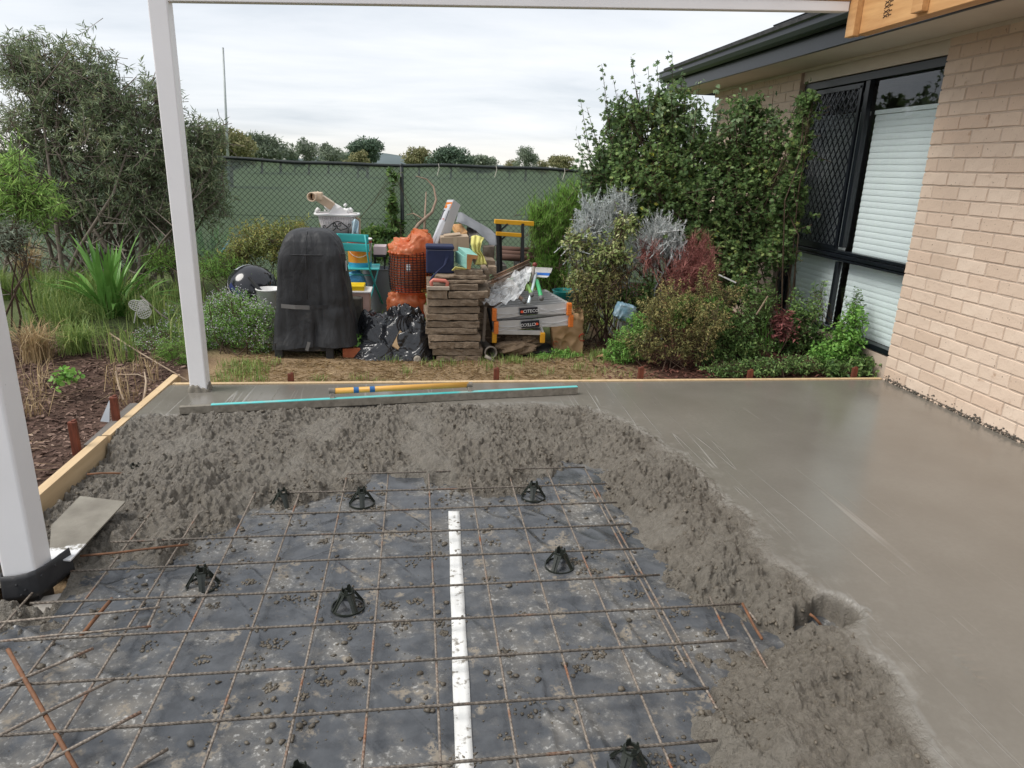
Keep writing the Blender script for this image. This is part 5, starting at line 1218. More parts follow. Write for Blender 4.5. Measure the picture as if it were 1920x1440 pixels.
shrub('climbing_shrub', 'green lobed leaf growth spreading over the security screen of the window', 'shrub', (gy(1470, 600, 4.3)[0], 4.3, 0.0), [blob(1478, 380, 4.32, 34, 95, 0.12), blob(1500, 260, 4.3, 24, 60, 0.10), blob(1515, 195, 4.25, 16, 34, 0.08), blob(1455, 470, 4.3, 40, 45, 0.14)], 300, 0.16, 'maple', 0.040, 0.040, 11, L_MAPLE, M_TWIGB, 151, up=0.3, out_=0.6, rand=0.5, spread=0.75, limb_r=0.007, limbs=2, shell=0.4, hang=0.15, clipx=3.37, base_r=0.04)
shrub('fine_leaf_bush', 'bright green bush of fine soft needles beside the yellow trestle', 'shrub', (gy(1035, 545, 5.6)[0], 5.6, -0.03), [blob(1040, 440, 5.6, 52, 70, 0.3), blob(1070, 380, 5.6, 42, 48, 0.28), blob(1030, 500, 5.5, 45, 40, 0.25), blob(1010, 400, 5.6, 25, 40, 0.2)],
      1300, 0.20, 'blade', 0.06, 0.0058, 22, L_FINE, M_TWIGB, 53, up=0.75, out_=0.5, rand=0.3, spread=0.5, limb_r=0.01, shell=0.35, tipup=0.3)
shrub('silver_bush', 'silver grey needle leaved bush in front of the big shrub', 'shrub', (gy(1180, 560, 4.55)[0], 4.55, -0.02), [blob(1115, 395, 4.6, 42, 45, 0.2), blob(1165, 375, 4.65, 40, 35, 0.2), blob(1240, 425, 4.45, 45, 42, 0.2), blob(1215, 455, 4.42, 55, 38, 0.2), blob(1268, 445, 4.4, 24, 30, 0.15), blob(1085, 440, 4.5, 26, 34, 0.15), blob(1110, 450, 4.75, 45, 40, 0.22)],
      800, 0.20, 'blade', 0.030, 0.0075, 32, L_SILVER, L_SILVER, 54, up=0.6, out_=0.55, rand=0.25, spread=0.55, limb_r=0.008, shell=0.3, twig_r=0.004, tipup=0.2)
shrub('variegated_vine', 'cream and green leafy vine sprawling through the silver bush', 'vine', (gy(1150, 600, 4.4)[0], 4.4, -0.02), [blob(1082, 455, 4.45, 36, 36, 0.15), blob(1168, 425, 4.38, 26, 40, 0.14), blob(1145, 475, 4.3, 50, 30, 0.16), blob(1100, 510, 4.35, 42, 40, 0.18)],
      210, 0.18, 'oval', 0.042, 0.022, 10, L_VARIEG, M_TWIGB, 55, up=0.1, out_=0.7, rand=0.5, spread=0.7, limb_r=0.008, hang=0.2)
shrub('olive_creeper', 'tangled olive green creeper hanging behind the brown paper bag', 'shrub', (gy(1115, 625, 4.25)[0], 4.3, -0.03), [blob(1110, 545, 4.3, 52, 50, 0.22), blob(1085, 590, 4.35, 40, 45, 0.2), blob(1150, 520, 4.3, 45, 40, 0.2)], 330, 0.16, 'lance', 0.035, 0.010, 12, L_OLIVE, M_TWIGB, 56, up=0.0, rand=0.6, hang=0.35, limb_r=0.006)
shrub('dead_red_branches', 'reddish dead needle branches lying on the right garden bed', 'dead branches', (gy(1290, 580, 4.2)[0], 4.2, 0.0), [blob(1305, 460, 4.3, 30, 36, 0.14), blob(1285, 510, 4.2, 55, 40, 0.18), blob(1215, 470, 4.3, 24, 28, 0.1), blob(1320, 500, 4.2, 30, 45, 0.14)],
      210, 0.24, 'blade', 0.085, 0.0035, 22, L_RED, mat('red_twig', (0.20, 0.075, 0.06), 0.9), 57, up=0.45, out_=0.5, rand=0.3, spread=0.4, limb_r=0.007)
for k, (lab, px, py, Y, bl, n_, kind, L_, W_, per_, m_, up_) in enumerate((
        ('olive brown twiggy bush at the near edge of the right garden bed', 1260, 700, 3.62, [(1220, 640, 70, 42), (1290, 640, 60, 45), (1330, 600, 55, 50), (1240, 580, 55, 45)], 520, 'lance', 0.026, 0.0085, 13, L_OLIVE, 0.4),
        ('fresh green leafy plant in the middle of the right garden bed', 1300, 640, 3.95, [(1290, 580, 50, 38), (1330, 590, 40, 35)], 190, 'oval', 0.045, 0.028, 9, L_FRESH, 0.3),
        ('green spreading bush left of the strap leaved plant', 1370, 690, 3.75, [(1370, 620, 60, 50), (1400, 650, 55, 35), (1345, 660, 50, 30)], 400, 'oval', 0.030, 0.014, 12, L_BED, 0.3),
        ('upright green bush below the window transom', 1505, 660, 3.95, [(1500, 600, 45, 60), (1530, 640, 45, 35), (1480, 640, 45, 35)], 330, 'oval', 0.034, 0.018, 11, L_BED, 0.5),
        ('glossy green bush before the lower window near the wall', 1590, 690, 3.50, [(1585, 640, 38, 48), (1600, 600, 16, 40), (1560, 660, 45, 30), (1620, 665, 30, 24)], 380, 'oval', 0.034, 0.019, 11, L_FRESH, 0.5),
        ('low green foliage spilling against the foot of the brick corner', 1620, 705, 3.34, [(1610, 685, 42, 20), (1570, 690, 40, 18)], 190, 'oval', 0.034, 0.018, 11, L_BED, 0.3),
        ('low green creeper along the far form board in the right bed', 1440, 705, 3.42, [(1440, 685, 70, 18), (1360, 690, 55, 16), (1500, 680, 50, 18)], 330, 'oval', 0.024, 0.012, 11, L_BED, 0.3),
        ('sparse olive plant with tall seed spikes by the dead red branches', 1320, 660, 3.8, [(1330, 540, 30, 60), (1300, 560, 30, 50), (1370, 545, 40, 20), (1250, 550, 40, 40)], 230, 'lance', 0.020, 0.008, 16, L_OLIVE, 0.7),
        ('tall thin bush of small leaves left in the right bed', 1180, 680, 3.75, [(1180, 640, 40, 38), (1160, 660, 35, 26), (1200, 610, 30, 36)], 260, 'lance', 0.030, 0.010, 12, L_FRESH, 0.5),
        ('dark green bush filling the gap below the big lobed shrub', 1390, 600, 4.25, [(1390, 545, 45, 45), (1350, 560, 35, 35), (1420, 590, 30, 35)], 240, 'oval', 0.036, 0.022, 11, L_BED, 0.3),
        ('small leaved green bush between silver bush and dead red branches', 1205, 610, 4.38, [(1205, 550, 40, 42), (1235, 580, 35, 35), (1170, 565, 25, 30)], 260, 'oval', 0.030, 0.016, 11, L_BED, 0.3),
        ('purple leaved small plant below the window', 1470, 650, 3.85, [(1472, 605, 20, 28)], 70, 'lance', 0.05, 0.018, 10, L_PURP, 0.6),
        ('spiky stemmed plant before the dark house corner', 1415, 640, 4.0, [(1415, 575, 30, 45), (1440, 560, 25, 40)], 130, 'lance', 0.035, 0.010, 11, L_BED, 0.8),
        ('tall leafy shoot reaching up against the lower window', 1590, 680, 3.62, [(1603, 575, 9, 45), (1535, 560, 8, 45)], 60, 'oval', 0.030, 0.016, 10, L_BED, 1.0))):
    shrub('garden_bush', lab, 'shrub', (gy(px, py, Y)[0], Y, gnd(gy(px, py, Y)[0], Y)), [blob(a, c, Y, rx, ry, 0.16) for a, c, rx, ry in bl], n_, 0.11, kind, L_, W_, per_, m_, M_TWIGB, 60 + k, up=up_, limb_r=0.005, twig_r=0.0016, group='low bushes of the right garden bed', base_r=0.08, clipx=3.40)
# bark chips
M_CHIP = mat('bark_chip', (0.16, 0.10, 0.075), 0.9, (0.045, 0.026, 0.019), 12, objrand=0.0)
L_CHIP = leaf_mat('bark_chips', [(0.0, (0.035, 0.02, 0.015)), (0.5, (0.10, 0.06, 0.046)), (0.85, (0.20, 0.135, 0.105)), (1.0, (0.33, 0.25, 0.19))], 0.9, 0.0, gain=1.3)
L_CHIPR = leaf_mat('red_bark_chips', [(0.0, (0.03, 0.014, 0.011)), (0.6, (0.10, 0.04, 0.03)), (1.0, (0.22, 0.10, 0.07))], 0.9, 0.0, gain=1.3)
def chips(name, lab, pts, m_, seed, s0=0.02, s1=0.05):
    r = np.random.default_rng(seed); n = len(pts); a = r.random(n) * 6.28; D = np.stack([np.cos(a), np.sin(a), 0.25 * r.normal(size=n)], -1)
    L = s0 + (s1 - s0) * r.random(n) ** 2; pts = pts + np.array([0, 0, 1]) * (0.004 + 0.010 * r.random((n, 1)))
    return tag(link(name, leaf_mesh(name, 'oval', pts, D, L, L * (0.25 + 0.4 * r.random(n)), r, 0.5), m_), lab, 'bark mulch', kind='stuff')
inpit = lambda x, y: ((x < -1.72) | (y > 3.18)).astype(float)
chips('bark_mulch', 'brown bark mulch outside the left form boards', scatter(9000, -3.4, -1.72, 1.2, 4.6, lambda x, y: inpit(x, y) * sstep(5.0, 4.0, y), 15), L_CHIP, 16)
chips('red_bark_mulch', 'dark red bark mulch on the right garden bed', scatter(3500, 1.3, 3.36, 3.17, 4.6, None, 17), L_CHIPR, 18)
tuft_field('dead_grass_litter', 'dry grass blades lying over the bark beside the left form', scatter(50, -3.2, -1.75, 1.6, 3.6, lambda x, y: sstep(0.45, 0.6, fbm(x * 2, y * 2, 2, 3)), 19), 0.22, 0.004, 14, L_STRAW, 20, 1.6, 'dry grass')
shrub('seedling_weed', 'small round leaved weed on the bark near the tawny grass', 'weed', at_ground(125, 715), [blob(125, 700, 3.05, 20, 14, 0.06), blob(105, 712, 3.0, 14, 8, 0.04)], 26, 0.07, 'oval', 0.038, 0.03, 4, L_FRESH, M_TWIGB, 80, limb_r=0.002, twig_r=0.001)
shrub('green_weed', 'leafy green weed growing in front of the brown paper bag', 'weed', at_ground(1060, 680), [blob(1055, 668, 3.92, 35, 16, 0.1), blob(1020, 672, 3.9, 20, 12, 0.08)], 110, 0.06, 'oval', 0.03, 0.018, 8, L_FRESH, M_TWIGB, 81, limb_r=0.002, twig_r=0.001)
shrub('green_weed', 'leafy weed beside the foot of the covered barbecue', 'weed', at_ground(665, 655), [blob(668, 640, 4.1, 20, 18, 0.1)], 70, 0.06, 'oval', 0.035, 0.022, 8, L_FRESH, M_TWIGB, 82, limb_r=0.002, twig_r=0.001)
# dead sticks on the bark
M_STICK = mat('pale_stick', (0.42, 0.33, 0.24), 0.8, (0.28, 0.20, 0.14), 12)
for lab, pts, rad in (('long pale cane lying from the garden bed to the far post', [(205, 625, 0.16), (260, 660, 0.06), (352, 714, -0.0)], 0.006), ('crooked pale root standing out of the dug soil', [(267, 760, -0.06), (272, 735, 0.0), (274, 715, 0.03), (271, 698, 0.06)], 0.008), ('pale forked stick left of the crooked root', [(232, 750, -0.03), (222, 722, 0.02), (217, 697, 0.05)], 0.007), ('thin white stick lying across the dug soil', [(222, 703, 0.04), (258, 702, 0.04), (290, 715, 0.0)], 0.005)):
    p = [gz(*q) for q in pts]; t = MB().tube(p, [rad, rad * 0.9, rad * 0.8, rad * 0.6][:len(p)], 6); o = t.build('dead_stick', M_STICK, None, True); tag(o, lab, 'stick')

# ================================================================== fence, field and far trees
fen = thing('chain_link_fence', 'dark chain link fence with green shade cloth across the back', 'fence', (0, FENCE_Y, -0.1))
M_WIRE = mat('black_wire', (0.012, 0.018, 0.018), 0.5, (0.02, 0.026, 0.024), 20)
M_CLOTH, nt, b, out = nodes_of('shade_cloth')
nc = ramp(nt, noise(nt, 1.3, 4, stretch=(1, 1, 2.5)), [(0.3, (0.265, 0.325, 0.308)), (0.7, (0.335, 0.39, 0.37))]); nt.links.new(nc, b.inputs['Base Color']); b.inputs['Roughness'].default_value = 0.9
tr = nt.nodes.new('ShaderNodeBsdfTransparent'); tr.inputs[0].default_value = (0.9, 1.0, 0.96, 1); mx = nt.nodes.new('ShaderNodeMixShader'); mx.inputs[0].default_value = 0.34
nt.links.new(b.outputs[0], mx.inputs[1]); nt.links.new(tr.outputs[0], mx.inputs[2]); nt.links.new(mx.outputs[0], out.inputs[0])
fx0, fx1, ftop, fbot = -6.5, 4.6, 1.395, -0.12
def sag(x): return 0.012 * math.sin(x * 1.7) + 0.006 * math.sin(x * 5.1)
post_x = gy(754, 380, FENCE_Y)[0]
for k in range(-2, 3):
    mb = MB(); x = post_x + 2.75 * k; mb.tube([(x, FENCE_Y - 0.03, -0.3), (x, FENCE_Y - 0.03, ftop - 0.01)], 0.024, 10); mb.lathe([(0.028, 0), (0.027, 0.02), (0.0, 0.032)], 10, (x, FENCE_Y - 0.03, ftop - 0.012)); mb.build('fence_post', M_WIRE, fen, True)
mb = MB(); xs = np.linspace(fx0, fx1, 90); mb.tube([(x, FENCE_Y, ftop + sag(x)) for x in xs], 0.020, 8); mb.build('top_rail', M_WIRE, fen, True)
mb = MB()
for zz in (0.75, 0.1): mb.tube([(x, FENCE_Y - 0.012, zz + 0.006 * math.sin(x * 2)) for x in np.linspace(fx0, fx1, 20)], 0.0025, 4)
mb.build('strain_wire', M_WIRE, fen)
A_, B_ = [], []; pitch = 0.068; Hh = ftop - fbot
for sg in (1, -1):
    for k in range(int((fx1 - fx0 + 2 * Hh) / pitch)):
        xs0 = fx0 - Hh + k * pitch; x0_, x1_ = (xs0, xs0 + Hh) if sg > 0 else (xs0 + Hh, xs0); z0_, z1_ = fbot, ftop
        lo, hi = (x0_, x1_) if x0_ < x1_ else (x1_, x0_)
        if hi < fx0 or lo > fx1: continue
        A_.append((x0_, FENCE_Y - 0.014 - 0.003 * sg, z0_)); B_.append((x1_, FENCE_Y - 0.014 - 0.003 * sg, z1_))
v_, f_ = stick_arrays(np.array(A_), np.array(B_), np.full(len(A_), 0.0022), np.full(len(A_), 0.0022), 4)
o = link('chain_link', np_mesh('chain_link', v_ - np.array([0, FENCE_Y, -0.1]), f_), M_WIRE, fen); tag(o, kind='stuff')
mb = MB(); mb.sheet(lambda u, v: (fx0 + (fx1 - fx0) * u, FENCE_Y + 0.02 + 0.012 * math.sin(u * 61) * math.sin(v * 3.1) + 0.008 * math.sin(u * 23 + v * 5), fbot + (ftop + sag(fx0 + (fx1 - fx0) * u) - fbot + 0.004) * v), 160, 14); mb.build('shade_cloth', M_CLOTH, fen, True)
M_TIE = mat('pale_tie', (0.62, 0.6, 0.52), 0.7)
for px in (822, 930, 1058):
    p = gy(px, 318, FENCE_Y - 0.03); mb = MB(); mb.tube([(p[0], p[1], ftop + 0.03), (p[0] + 0.01, p[1], ftop - 0.02), (p[0] - 0.015, p[1], ftop - 0.11)], 0.005, 5); mb.build('cable_tie', M_TIE, fen)
# dead branch leaning on the fence
mb = MB(); M_DEADB = mat('dead_branch', (0.30, 0.22, 0.16), 0.85, (0.19, 0.13, 0.095), 14)
pb = [gy(765, 450, 6.4), gy(785, 420, 6.6), gy(810, 398, 6.9), gy(818, 375, 7.1), gy(813, 350, 7.25), gy(800, 336, 7.3), gy(780, 330, 7.3)]
mb.tube(pb, [0.022, 0.020, 0.017, 0.014, 0.011, 0.009, 0.005], 7); pc = [gy(795, 450, 6.6), gy(797, 400, 6.9), gy(799, 360, 7.2)]; mb.tube(pc, [0.016, 0.012, 0.006], 6)
mb.tube([gy(795, 412, 6.75), gy(775, 400, 6.9), gy(762, 403, 7.0)], [0.010, 0.007, 0.004], 5); o = mb.build('dead_branch', M_DEADB, None, True); tag(o, 'curved bare dead branch leaning against the fence beside its post', 'branch')

def far_tree(lab, px, py_base, py_top, w_px, D, m_, seed, blobs_=7, dens=420, name='far_tree'):
    """D = distance (m); crown of leaf clumps on a forked trunk"""
    r = np.random.default_rng(seed); s = D / FPX; b0 = gy(px, py_base, D); top = gy(px, py_top, D); base = np.array([b0[0], D, -0.4]); H = (top[2] + 0.4) * 1.06; W = w_px * s * 1.4; blobs_ = blobs_ * 2; dens = 260
    t = thing(name, lab, 'tree', base, group='trees beyond the fence'); mb = MB(); mb.tube([base, base + np.array([0.02 * H, 0, H * 0.3]), base + np.array([0, 0, H * 0.62])], [0.035 * H, 0.028 * H, 0.012 * H], 7)
    cs_ = []
    for k in range(blobs_):
        a = r.random() * 6.28; q = r.random() ** 0.6; zc = H * r.uniform(0.40, 0.84); c = base + np.array([math.cos(a) * q * W * 0.40 * (1.3 - zc / H), math.sin(a) * q * W * 0.3, zc]); rr_ = np.array([W * r.uniform(0.12, 0.26), W * 0.2, H * r.uniform(0.09, 0.17)]); cs_.append((c, rr_))
        mb.tube([base + np.array([0, 0, H * 0.3]), (base + np.array([0, 0, H * 0.5]) + c) / 2, c], [0.016 * H, 0.010 * H, 0.004 * H], 5)
    mb.build('trunk', M_TWIG, t, True); P = []
    for c, rr_ in cs_:
        d = unit(r.normal(size=(dens, 3))); P.append(c + d * rr_ * (0.45 + 0.6 * r.random((dens, 1)) ** 0.7))
    P = np.concatenate(P); n = len(P); ls = W * 0.055; link('crown', leaf_mesh('crown', 'oval', P - base, unit(r.normal(size=(n, 3)) + np.array([0, 0, -0.3])), ls * (0.5 + r.random(n)), ls * 0.5 * (0.5 + r.random(n)), r), m_, t); return t
for k, (lab, px, pb_, pt_, w, D, m_, nb) in enumerate((
    ('broad gum tree at the left end of the far tree row', 490, 305, 250, 70, 90, L_GUM, 9), ('gum tree second from the left end of the far row', 525, 305, 252, 55, 95, L_GUM, 7), ('slim upright gum tree standing apart in the far row', 578, 305, 256, 44, 90, L_GUM, 6),
    ('low round tree between the slim gum and the dark tree', 615, 308, 270, 50, 100, L_GUM, 6), ('dense dark round tree, darkest and tallest of the far row', 688, 308, 254, 60, 85, L_DARKT, 10), ('yellow green bush at the foot of the dark round tree', 670, 308, 282, 44, 80, L_GUM2, 6),
    ('olive round tree right of the dark round tree', 785, 312, 278, 52, 95, L_GUM2, 8), ('wide dark domed tree in the middle of the far row', 845, 312, 273, 66, 90, L_DARKT, 9), ('low grey green tree right of the domed tree', 895, 316, 291, 62, 100, L_GUM, 8),
    ('single upright gum above the right part of the fence', 985, 318, 272, 42, 90, L_GUM, 7), ('low pale autumn tree at the right end of the far row', 1050, 322, 291, 46, 100, L_GUM2, 7), ('small far bush left of the single upright gum', 955, 318, 300, 34, 105, L_GUM2, 5), ('tall leafy tree partly behind the bottlebrush', 430, 302, 235, 90, 45, L_GUM2, 9),
    ('low hedge like tree behind the slim gum', 640, 308, 280, 40, 110, L_GUM, 6), ('small tree between the gum pair and the slim gum', 552, 306, 285, 34, 110, L_DARKT, 5), ('small pale tree right of the single upright gum', 1015, 320, 300, 30, 110, L_GUM2, 5))):
    far_tree(lab, px, pb_, pt_, w, D, m_, 200 + k, nb)
hx0 = gy(660, 296, 900)
mb = MB()
def hillf(u, v):
    x = hx0[0] - 260 + 700 * u; h = 13 * math.exp(-((u - 0.38) / 0.10) ** 2) + 6 * math.exp(-((u - 0.55) / 0.2) ** 2); return (x, 900 + 200 * v, -2 + h * math.sin(math.pi * v) ** 0.5 if 0 < v < 1 else -2)
mb.sheet(hillf, 40, 8); o = mb.build('hill', mat('far_hill', (0.12, 0.15, 0.16), 0.95, (0.09, 0.12, 0.12), 0.02), None, True); tag(o, kind='structure')
pl0 = gy(418, 90, 40); mb = MB(); mb.tube([(pl0[0] - 0.28, 40, -0.4), (pl0[0], 40, pl0[2])], [0.075, 0.05], 10); mb.lathe([(0.052, 0), (0.05, 0.02), (0, 0.03)], 10, (pl0[0], 40, pl0[2]))
o = mb.build('goal_post', mat('galvanised', (0.42, 0.45, 0.45), 0.5, metal=0.2), None, True); tag(o, 'tall thin white pole standing on the field behind the fence', 'pole')
# ================================================================== things stored behind the slab
def A1(x, y, Y): return gy(*za(x, y), Y)
def B1(x, y, Y): return gy(*zb(x, y), Y)
GZ0 = -0.045
def one(name, mb, m_, label, cat, group=None, **k):
    o = mb.build(name, m_, None, **k); return tag(o, label, cat, group)

# ---- covered barbecue
M_COVER = mat('black_cover', (0.030, 0.031, 0.034), 0.62, (0.020, 0.021, 0.023), 5, 0.25, 400, 0.001, dirt=(0.085, 0.08, 0.075), dscale=6, dlo=0.62, dhi=0.85)
M_BLACKP = mat('black_plastic_base', (0.018, 0.018, 0.02), 0.6, (0.03, 0.03, 0.03), 20, dirt=(0.14, 0.11, 0.08), dscale=14, dlo=0.58, dhi=0.75)
nt = M_COVER.node_tree; b = [q_ for q_ in nt.nodes if q_.type == 'BSDF_PRINCIPLED'][0]
bq = bump(nt, b, noise(nt, 5.0, 3, 0.5, stretch=(2.2, 2.2, 0.8), dist=0.6), 0.55, 0.035); bump(nt, b, noise(nt, 14, 4, 0.55, dist=0.4), 0.35, 0.012, bq)
bbq = thing('covered_barbecue', 'barbecue under a fitted black cover with grey strap', 'barbecue', (-0.84, 4.13, GZ0))
prof_ = [(0.045, 0.332, 0.250), (0.10, 0.325, 0.247), (0.20, 0.312, 0.240), (0.30, 0.296, 0.234), (0.36, 0.288, 0.230), (0.42, 0.282, 0.228), (0.55, 0.264, 0.222), (0.66, 0.252, 0.218), (0.735, 0.243, 0.214), (0.752, 0.240, 0.211), (0.79, 0.228, 0.203), (0.84, 0.208, 0.188), (0.88, 0.182, 0.166), (0.905, 0.155, 0.142), (0.918, 0.120, 0.11), (0.926, 0.070, 0.07), (0.930, 0.008, 0.008)]
zz = np.array([p[0] for p in prof_]); aa = np.array([p[1] for p in prof_]); bb = np.array([p[2] for p in prof_])
zs_ = np.concatenate([np.linspace(0.045, 0.75, 46), np.linspace(0.762, 0.930, 22)]); NT = 120; rings = []
for z in zs_:
    a, b_ = 0.955 * np.interp(z, zz, aa), np.interp(z, zz, bb); ring = []
    for k in range(NT):
        th = 2 * math.pi * k / NT; c, s = math.cos(th), math.sin(th); n_ = 7.0 if z < 0.75 else 7.0 - 2.5 * (z - 0.75) / 0.18
        rr = (abs(c) ** n_ + abs(s) ** n_) ** (-1 / n_)
        low = max(0.0, min(1.0, (0.50 - z) / 0.35)); fold = 0.026 * low * math.sin(th * 9 + 1.3 * math.sin(th * 2) + 4 * z) + 0.008 * math.sin(th * 5 + 9 * z + 1) * (1 if z < 0.74 else 0.4)
        d = abs(math.atan2(math.sin(th + 1.48), math.cos(th + 1.48))); pleat = -0.15 * math.exp(-(d / 0.085) ** 2) * max(0, min(1, (0.40 - z) / 0.2)); pleat -= 0.055 * math.exp(-((th - 5.35) / 0.07) ** 2) * max(0, min(1, (0.46 - z) / 0.25)) + 0.03 * math.exp(-((th - 4.1) / 0.09) ** 2) * max(0, min(1, (0.5 - z) / 0.3))
        pleat -= 0.035 * math.exp(-((z - 0.36) / 0.035) ** 2) * (0.6 + 0.4 * math.sin(th * 6))
        for t0_, w_, am_, za_, zb_ in ((4.05, 0.05, 0.05, 0.08, 0.72), (4.36, 0.04, 0.045, 0.05, 0.34), (5.02, 0.045, 0.06, 0.05, 0.74), (5.22, 0.05, 0.05, 0.30, 0.70), (4.20, 0.05, 0.04, 0.40, 0.73), (5.55, 0.06, 0.05, 0.05, 0.6), (4.85, 0.03, 0.05, 0.05, 0.33)):
            tq_ = t0_ + 0.25 * (z - 0.36) * (1 if t0_ > 4.7 else -1) * 0.5
            pleat -= am_ * math.exp(-((th - tq_) / w_) ** 2) * max(0.0, min(1.0, (z - za_) / 0.08)) * max(0.0, min(1.0, (zb_ - z) / 0.12))
        q = rr * (1 + fold + pleat)
        wr = 0.012 * (float(vn(np.array(th * 7), np.array(z * 9 + th), 3)) - 0.5) - (0.030 * max(0.0, 1 - ((th - 4.65) / 0.62) ** 2) * max(0.0, math.sin(math.pi * min(1, max(0, (z - 0.05) / 0.68)))) if z < 0.74 else 0)
        ring.append((-0.84 + (a + wr) * q * c, 4.13 + (b_ + wr) * q * s, z + (0.012 * math.sin(th * 3 + 0.6) + 0.01 * math.cos(th)) * max(0, 1 - z / 0.3) + 0.03 * c * max(0, 1 - z / 0.5) * 0.5))
    rings.append(ring)
mb = MB().loft(rings, False, True); cov = mb.build('cover', M_COVER, bbq, True)
M_STRAP = mat('grey_strap', (0.16, 0.155, 0.15), 0.8)
mb = MB(); mb.sheet(lambda u, v: (-1.055 + 0.205 * u, 3.872 + 0.03 * abs(u - 0.5), 0.388 - 0.012 * u - 0.030 * v), 10, 2); mb.build('strap', M_STRAP, cov, thick=0.004)
mb = MB(); mb.sheet(lambda u, v: (-0.848 + 0.125 * u, 3.880 + 0.03 * u, 0.372 + 0.008 * u - 0.026 * v), 8, 2); mb.build('strap', M_COVER, cov, thick=0.004)
mb = MB(); mb.bar((-0.865, 3.868, 0.10), (-0.885, 3.862, 0.035), 0.024, 0.004); mb.build('hem_tag', M_STRAP, cov)
for th0, zl in ((-1.66, (0.42, 0.60, 0.74, 0.80, 0.86, 0.905, 0.93)), (-0.85, (0.42, 0.55, 0.66, 0.735))):
    pts = []
    for z in zl:
        a, b_ = np.interp(z, zz, aa), np.interp(z, zz, bb); c, s = math.cos(th0), math.sin(th0); rr = (abs(c) ** 3.6 + abs(s) ** 3.6) ** (-1 / 3.6); pts.append((-0.84 + a * rr * c * 1.005, 4.13 + b_ * rr * s * 1.008, z + 0.002))
    mb = MB().tube(pts, 0.0035, 6); mb.build('seam', M_COVER, cov, True)
pts = []
for k in range(25):
    th = -2.75 + 2.4 * k / 24; c, s = math.cos(th), math.sin(th); rr = (abs(c) ** 3.6 + abs(s) ** 3.6) ** (-1 / 3.6); pts.append((-0.84 + 0.243 * rr * c * 1.006, 4.13 + 0.214 * rr * s * 1.006, 0.748))
MB().tube(pts, 0.004, 6).build('seam', M_COVER, cov, True)
mb = MB(); mb.box((-0.583, 4.02, 0.66), (0.003, 0.03, 0.075)); mb.build('care_label', mat('label_white', (0.75, 0.75, 0.76), 0.6), cov)
for x, y in ((-1.10, 3.93), (-0.72, 3.93), (-1.08, 4.32), (-0.60, 4.28)):
    mb = MB(); mb.box((x, y, 0.02), (0.058, 0.055, 0.135), taper=1.05); mb.build('leg', M_BLACKP, bbq, bevel=0.006)
mb = MB(); mb.box((-0.91, 3.94, 0.035), (0.34, 0.035, 0.045)); mb.box((-0.66, 4.10, 0.035), (0.035, 0.36, 0.045), Rz(-0.3)); mb.build('base_frame', M_BLACKP, bbq, bevel=0.004)

# ---- black kettle lid and white tub
M_ENAMEL = mat('black_enamel', (0.013, 0.014, 0.017), 0.14, (0.02, 0.02, 0.025), 5, coat=0.3, dirt=(0.04, 0.04, 0.042), dscale=18, dlo=0.6, dhi=0.85)
kc = A1(285, 800, 4.75); ket = thing('kettle_barbecue_lid', 'shiny black domed kettle lid lying on its edge', 'barbecue lid', (kc[0], 4.75, GZ0)); kr = 0.19
rot = Rx(R(58)) @ Rz(0.3)
mb = MB(); prof2 = [(kr * math.cos(t), -kr * 0.72 * math.sin(t)) for t in np.linspace(0, math.pi / 2 - 0.02, 12)]
kcc = (kc[0], 4.75, kc[2] + 0.01)
mb.lathe([(r_, -z_) for r_, z_ in prof2], 40, kcc, Rx(R(40)) @ Ry(R(8))); mb.build('dome', M_ENAMEL, ket, True)
mb = MB(); mb.lathe([(kr * 1.0, -0.012), (kr * 1.045, -0.012), (kr * 1.045, 0.012), (kr * 1.0, 0.012), (kr * 1.0, -0.012)], 40, kcc, Rx(R(40)) @ Ry(R(8))); mb.build('rim', M_ENAMEL, ket, True)
mb = MB(); q = Rx(R(40)) @ Ry(R(8))
def patch(t0, t1, f0, f1, k):
    def fn(u, v):
        t = f0 + (f1 - f0) * v; th = t0 + (t1 - t0) * u; p = q @ Vector((kr * 1.006 * math.cos(t) * math.cos(th), kr * 1.006 * math.cos(t) * math.sin(th), kr * 0.726 * math.sin(t))); return (kcc[0] + p[0], kcc[1] + p[1], kcc[2] + p[2])
    return fn
mb.sheet(patch(R(100), R(150), R(8), R(42), 0), 12, 6); mb.build('paper_label', mat('label_grey', (0.42, 0.44, 0.48), 0.5, (0.3, 0.32, 0.36), 12), ket, True)
mb = MB(); mb.sheet(patch(R(200), R(262), R(12), R(30), 0), 12, 5); mb.build('blue_decal', mat('navy_print', (0.02, 0.03, 0.12), 0.4), ket, True)
tc_ = A1(385, 855, 4.5); tub = thing('white_tub', 'white plastic tub with a black tool handle beside the barbecue', 'tub', (tc_[0], 4.5, GZ0))
M_WHITEP = mat('white_plastic', (0.74, 0.74, 0.74), 0.4, (0.66, 0.65, 0.63), 6)
mb = MB(); mb.lathe([(0.085, GZ0), (0.105, tc_[2] + 0.03), (0.112, tc_[2] + 0.032), (0.112, tc_[2] + 0.04), (0.100, tc_[2] + 0.04), (0.082, GZ0 + 0.02), (0.0, GZ0 + 0.02)], 28, (tc_[0] + 0.03, 4.5, 0)); mb.build('bowl', M_WHITEP, tub, True)
mb = MB(); mb.bar(A1(355, 850, 4.46), A1(258, 735, 4.52), 0.026, 0.018); mb.build('tool_handle', M_BLACKP, tub, bevel=0.004)

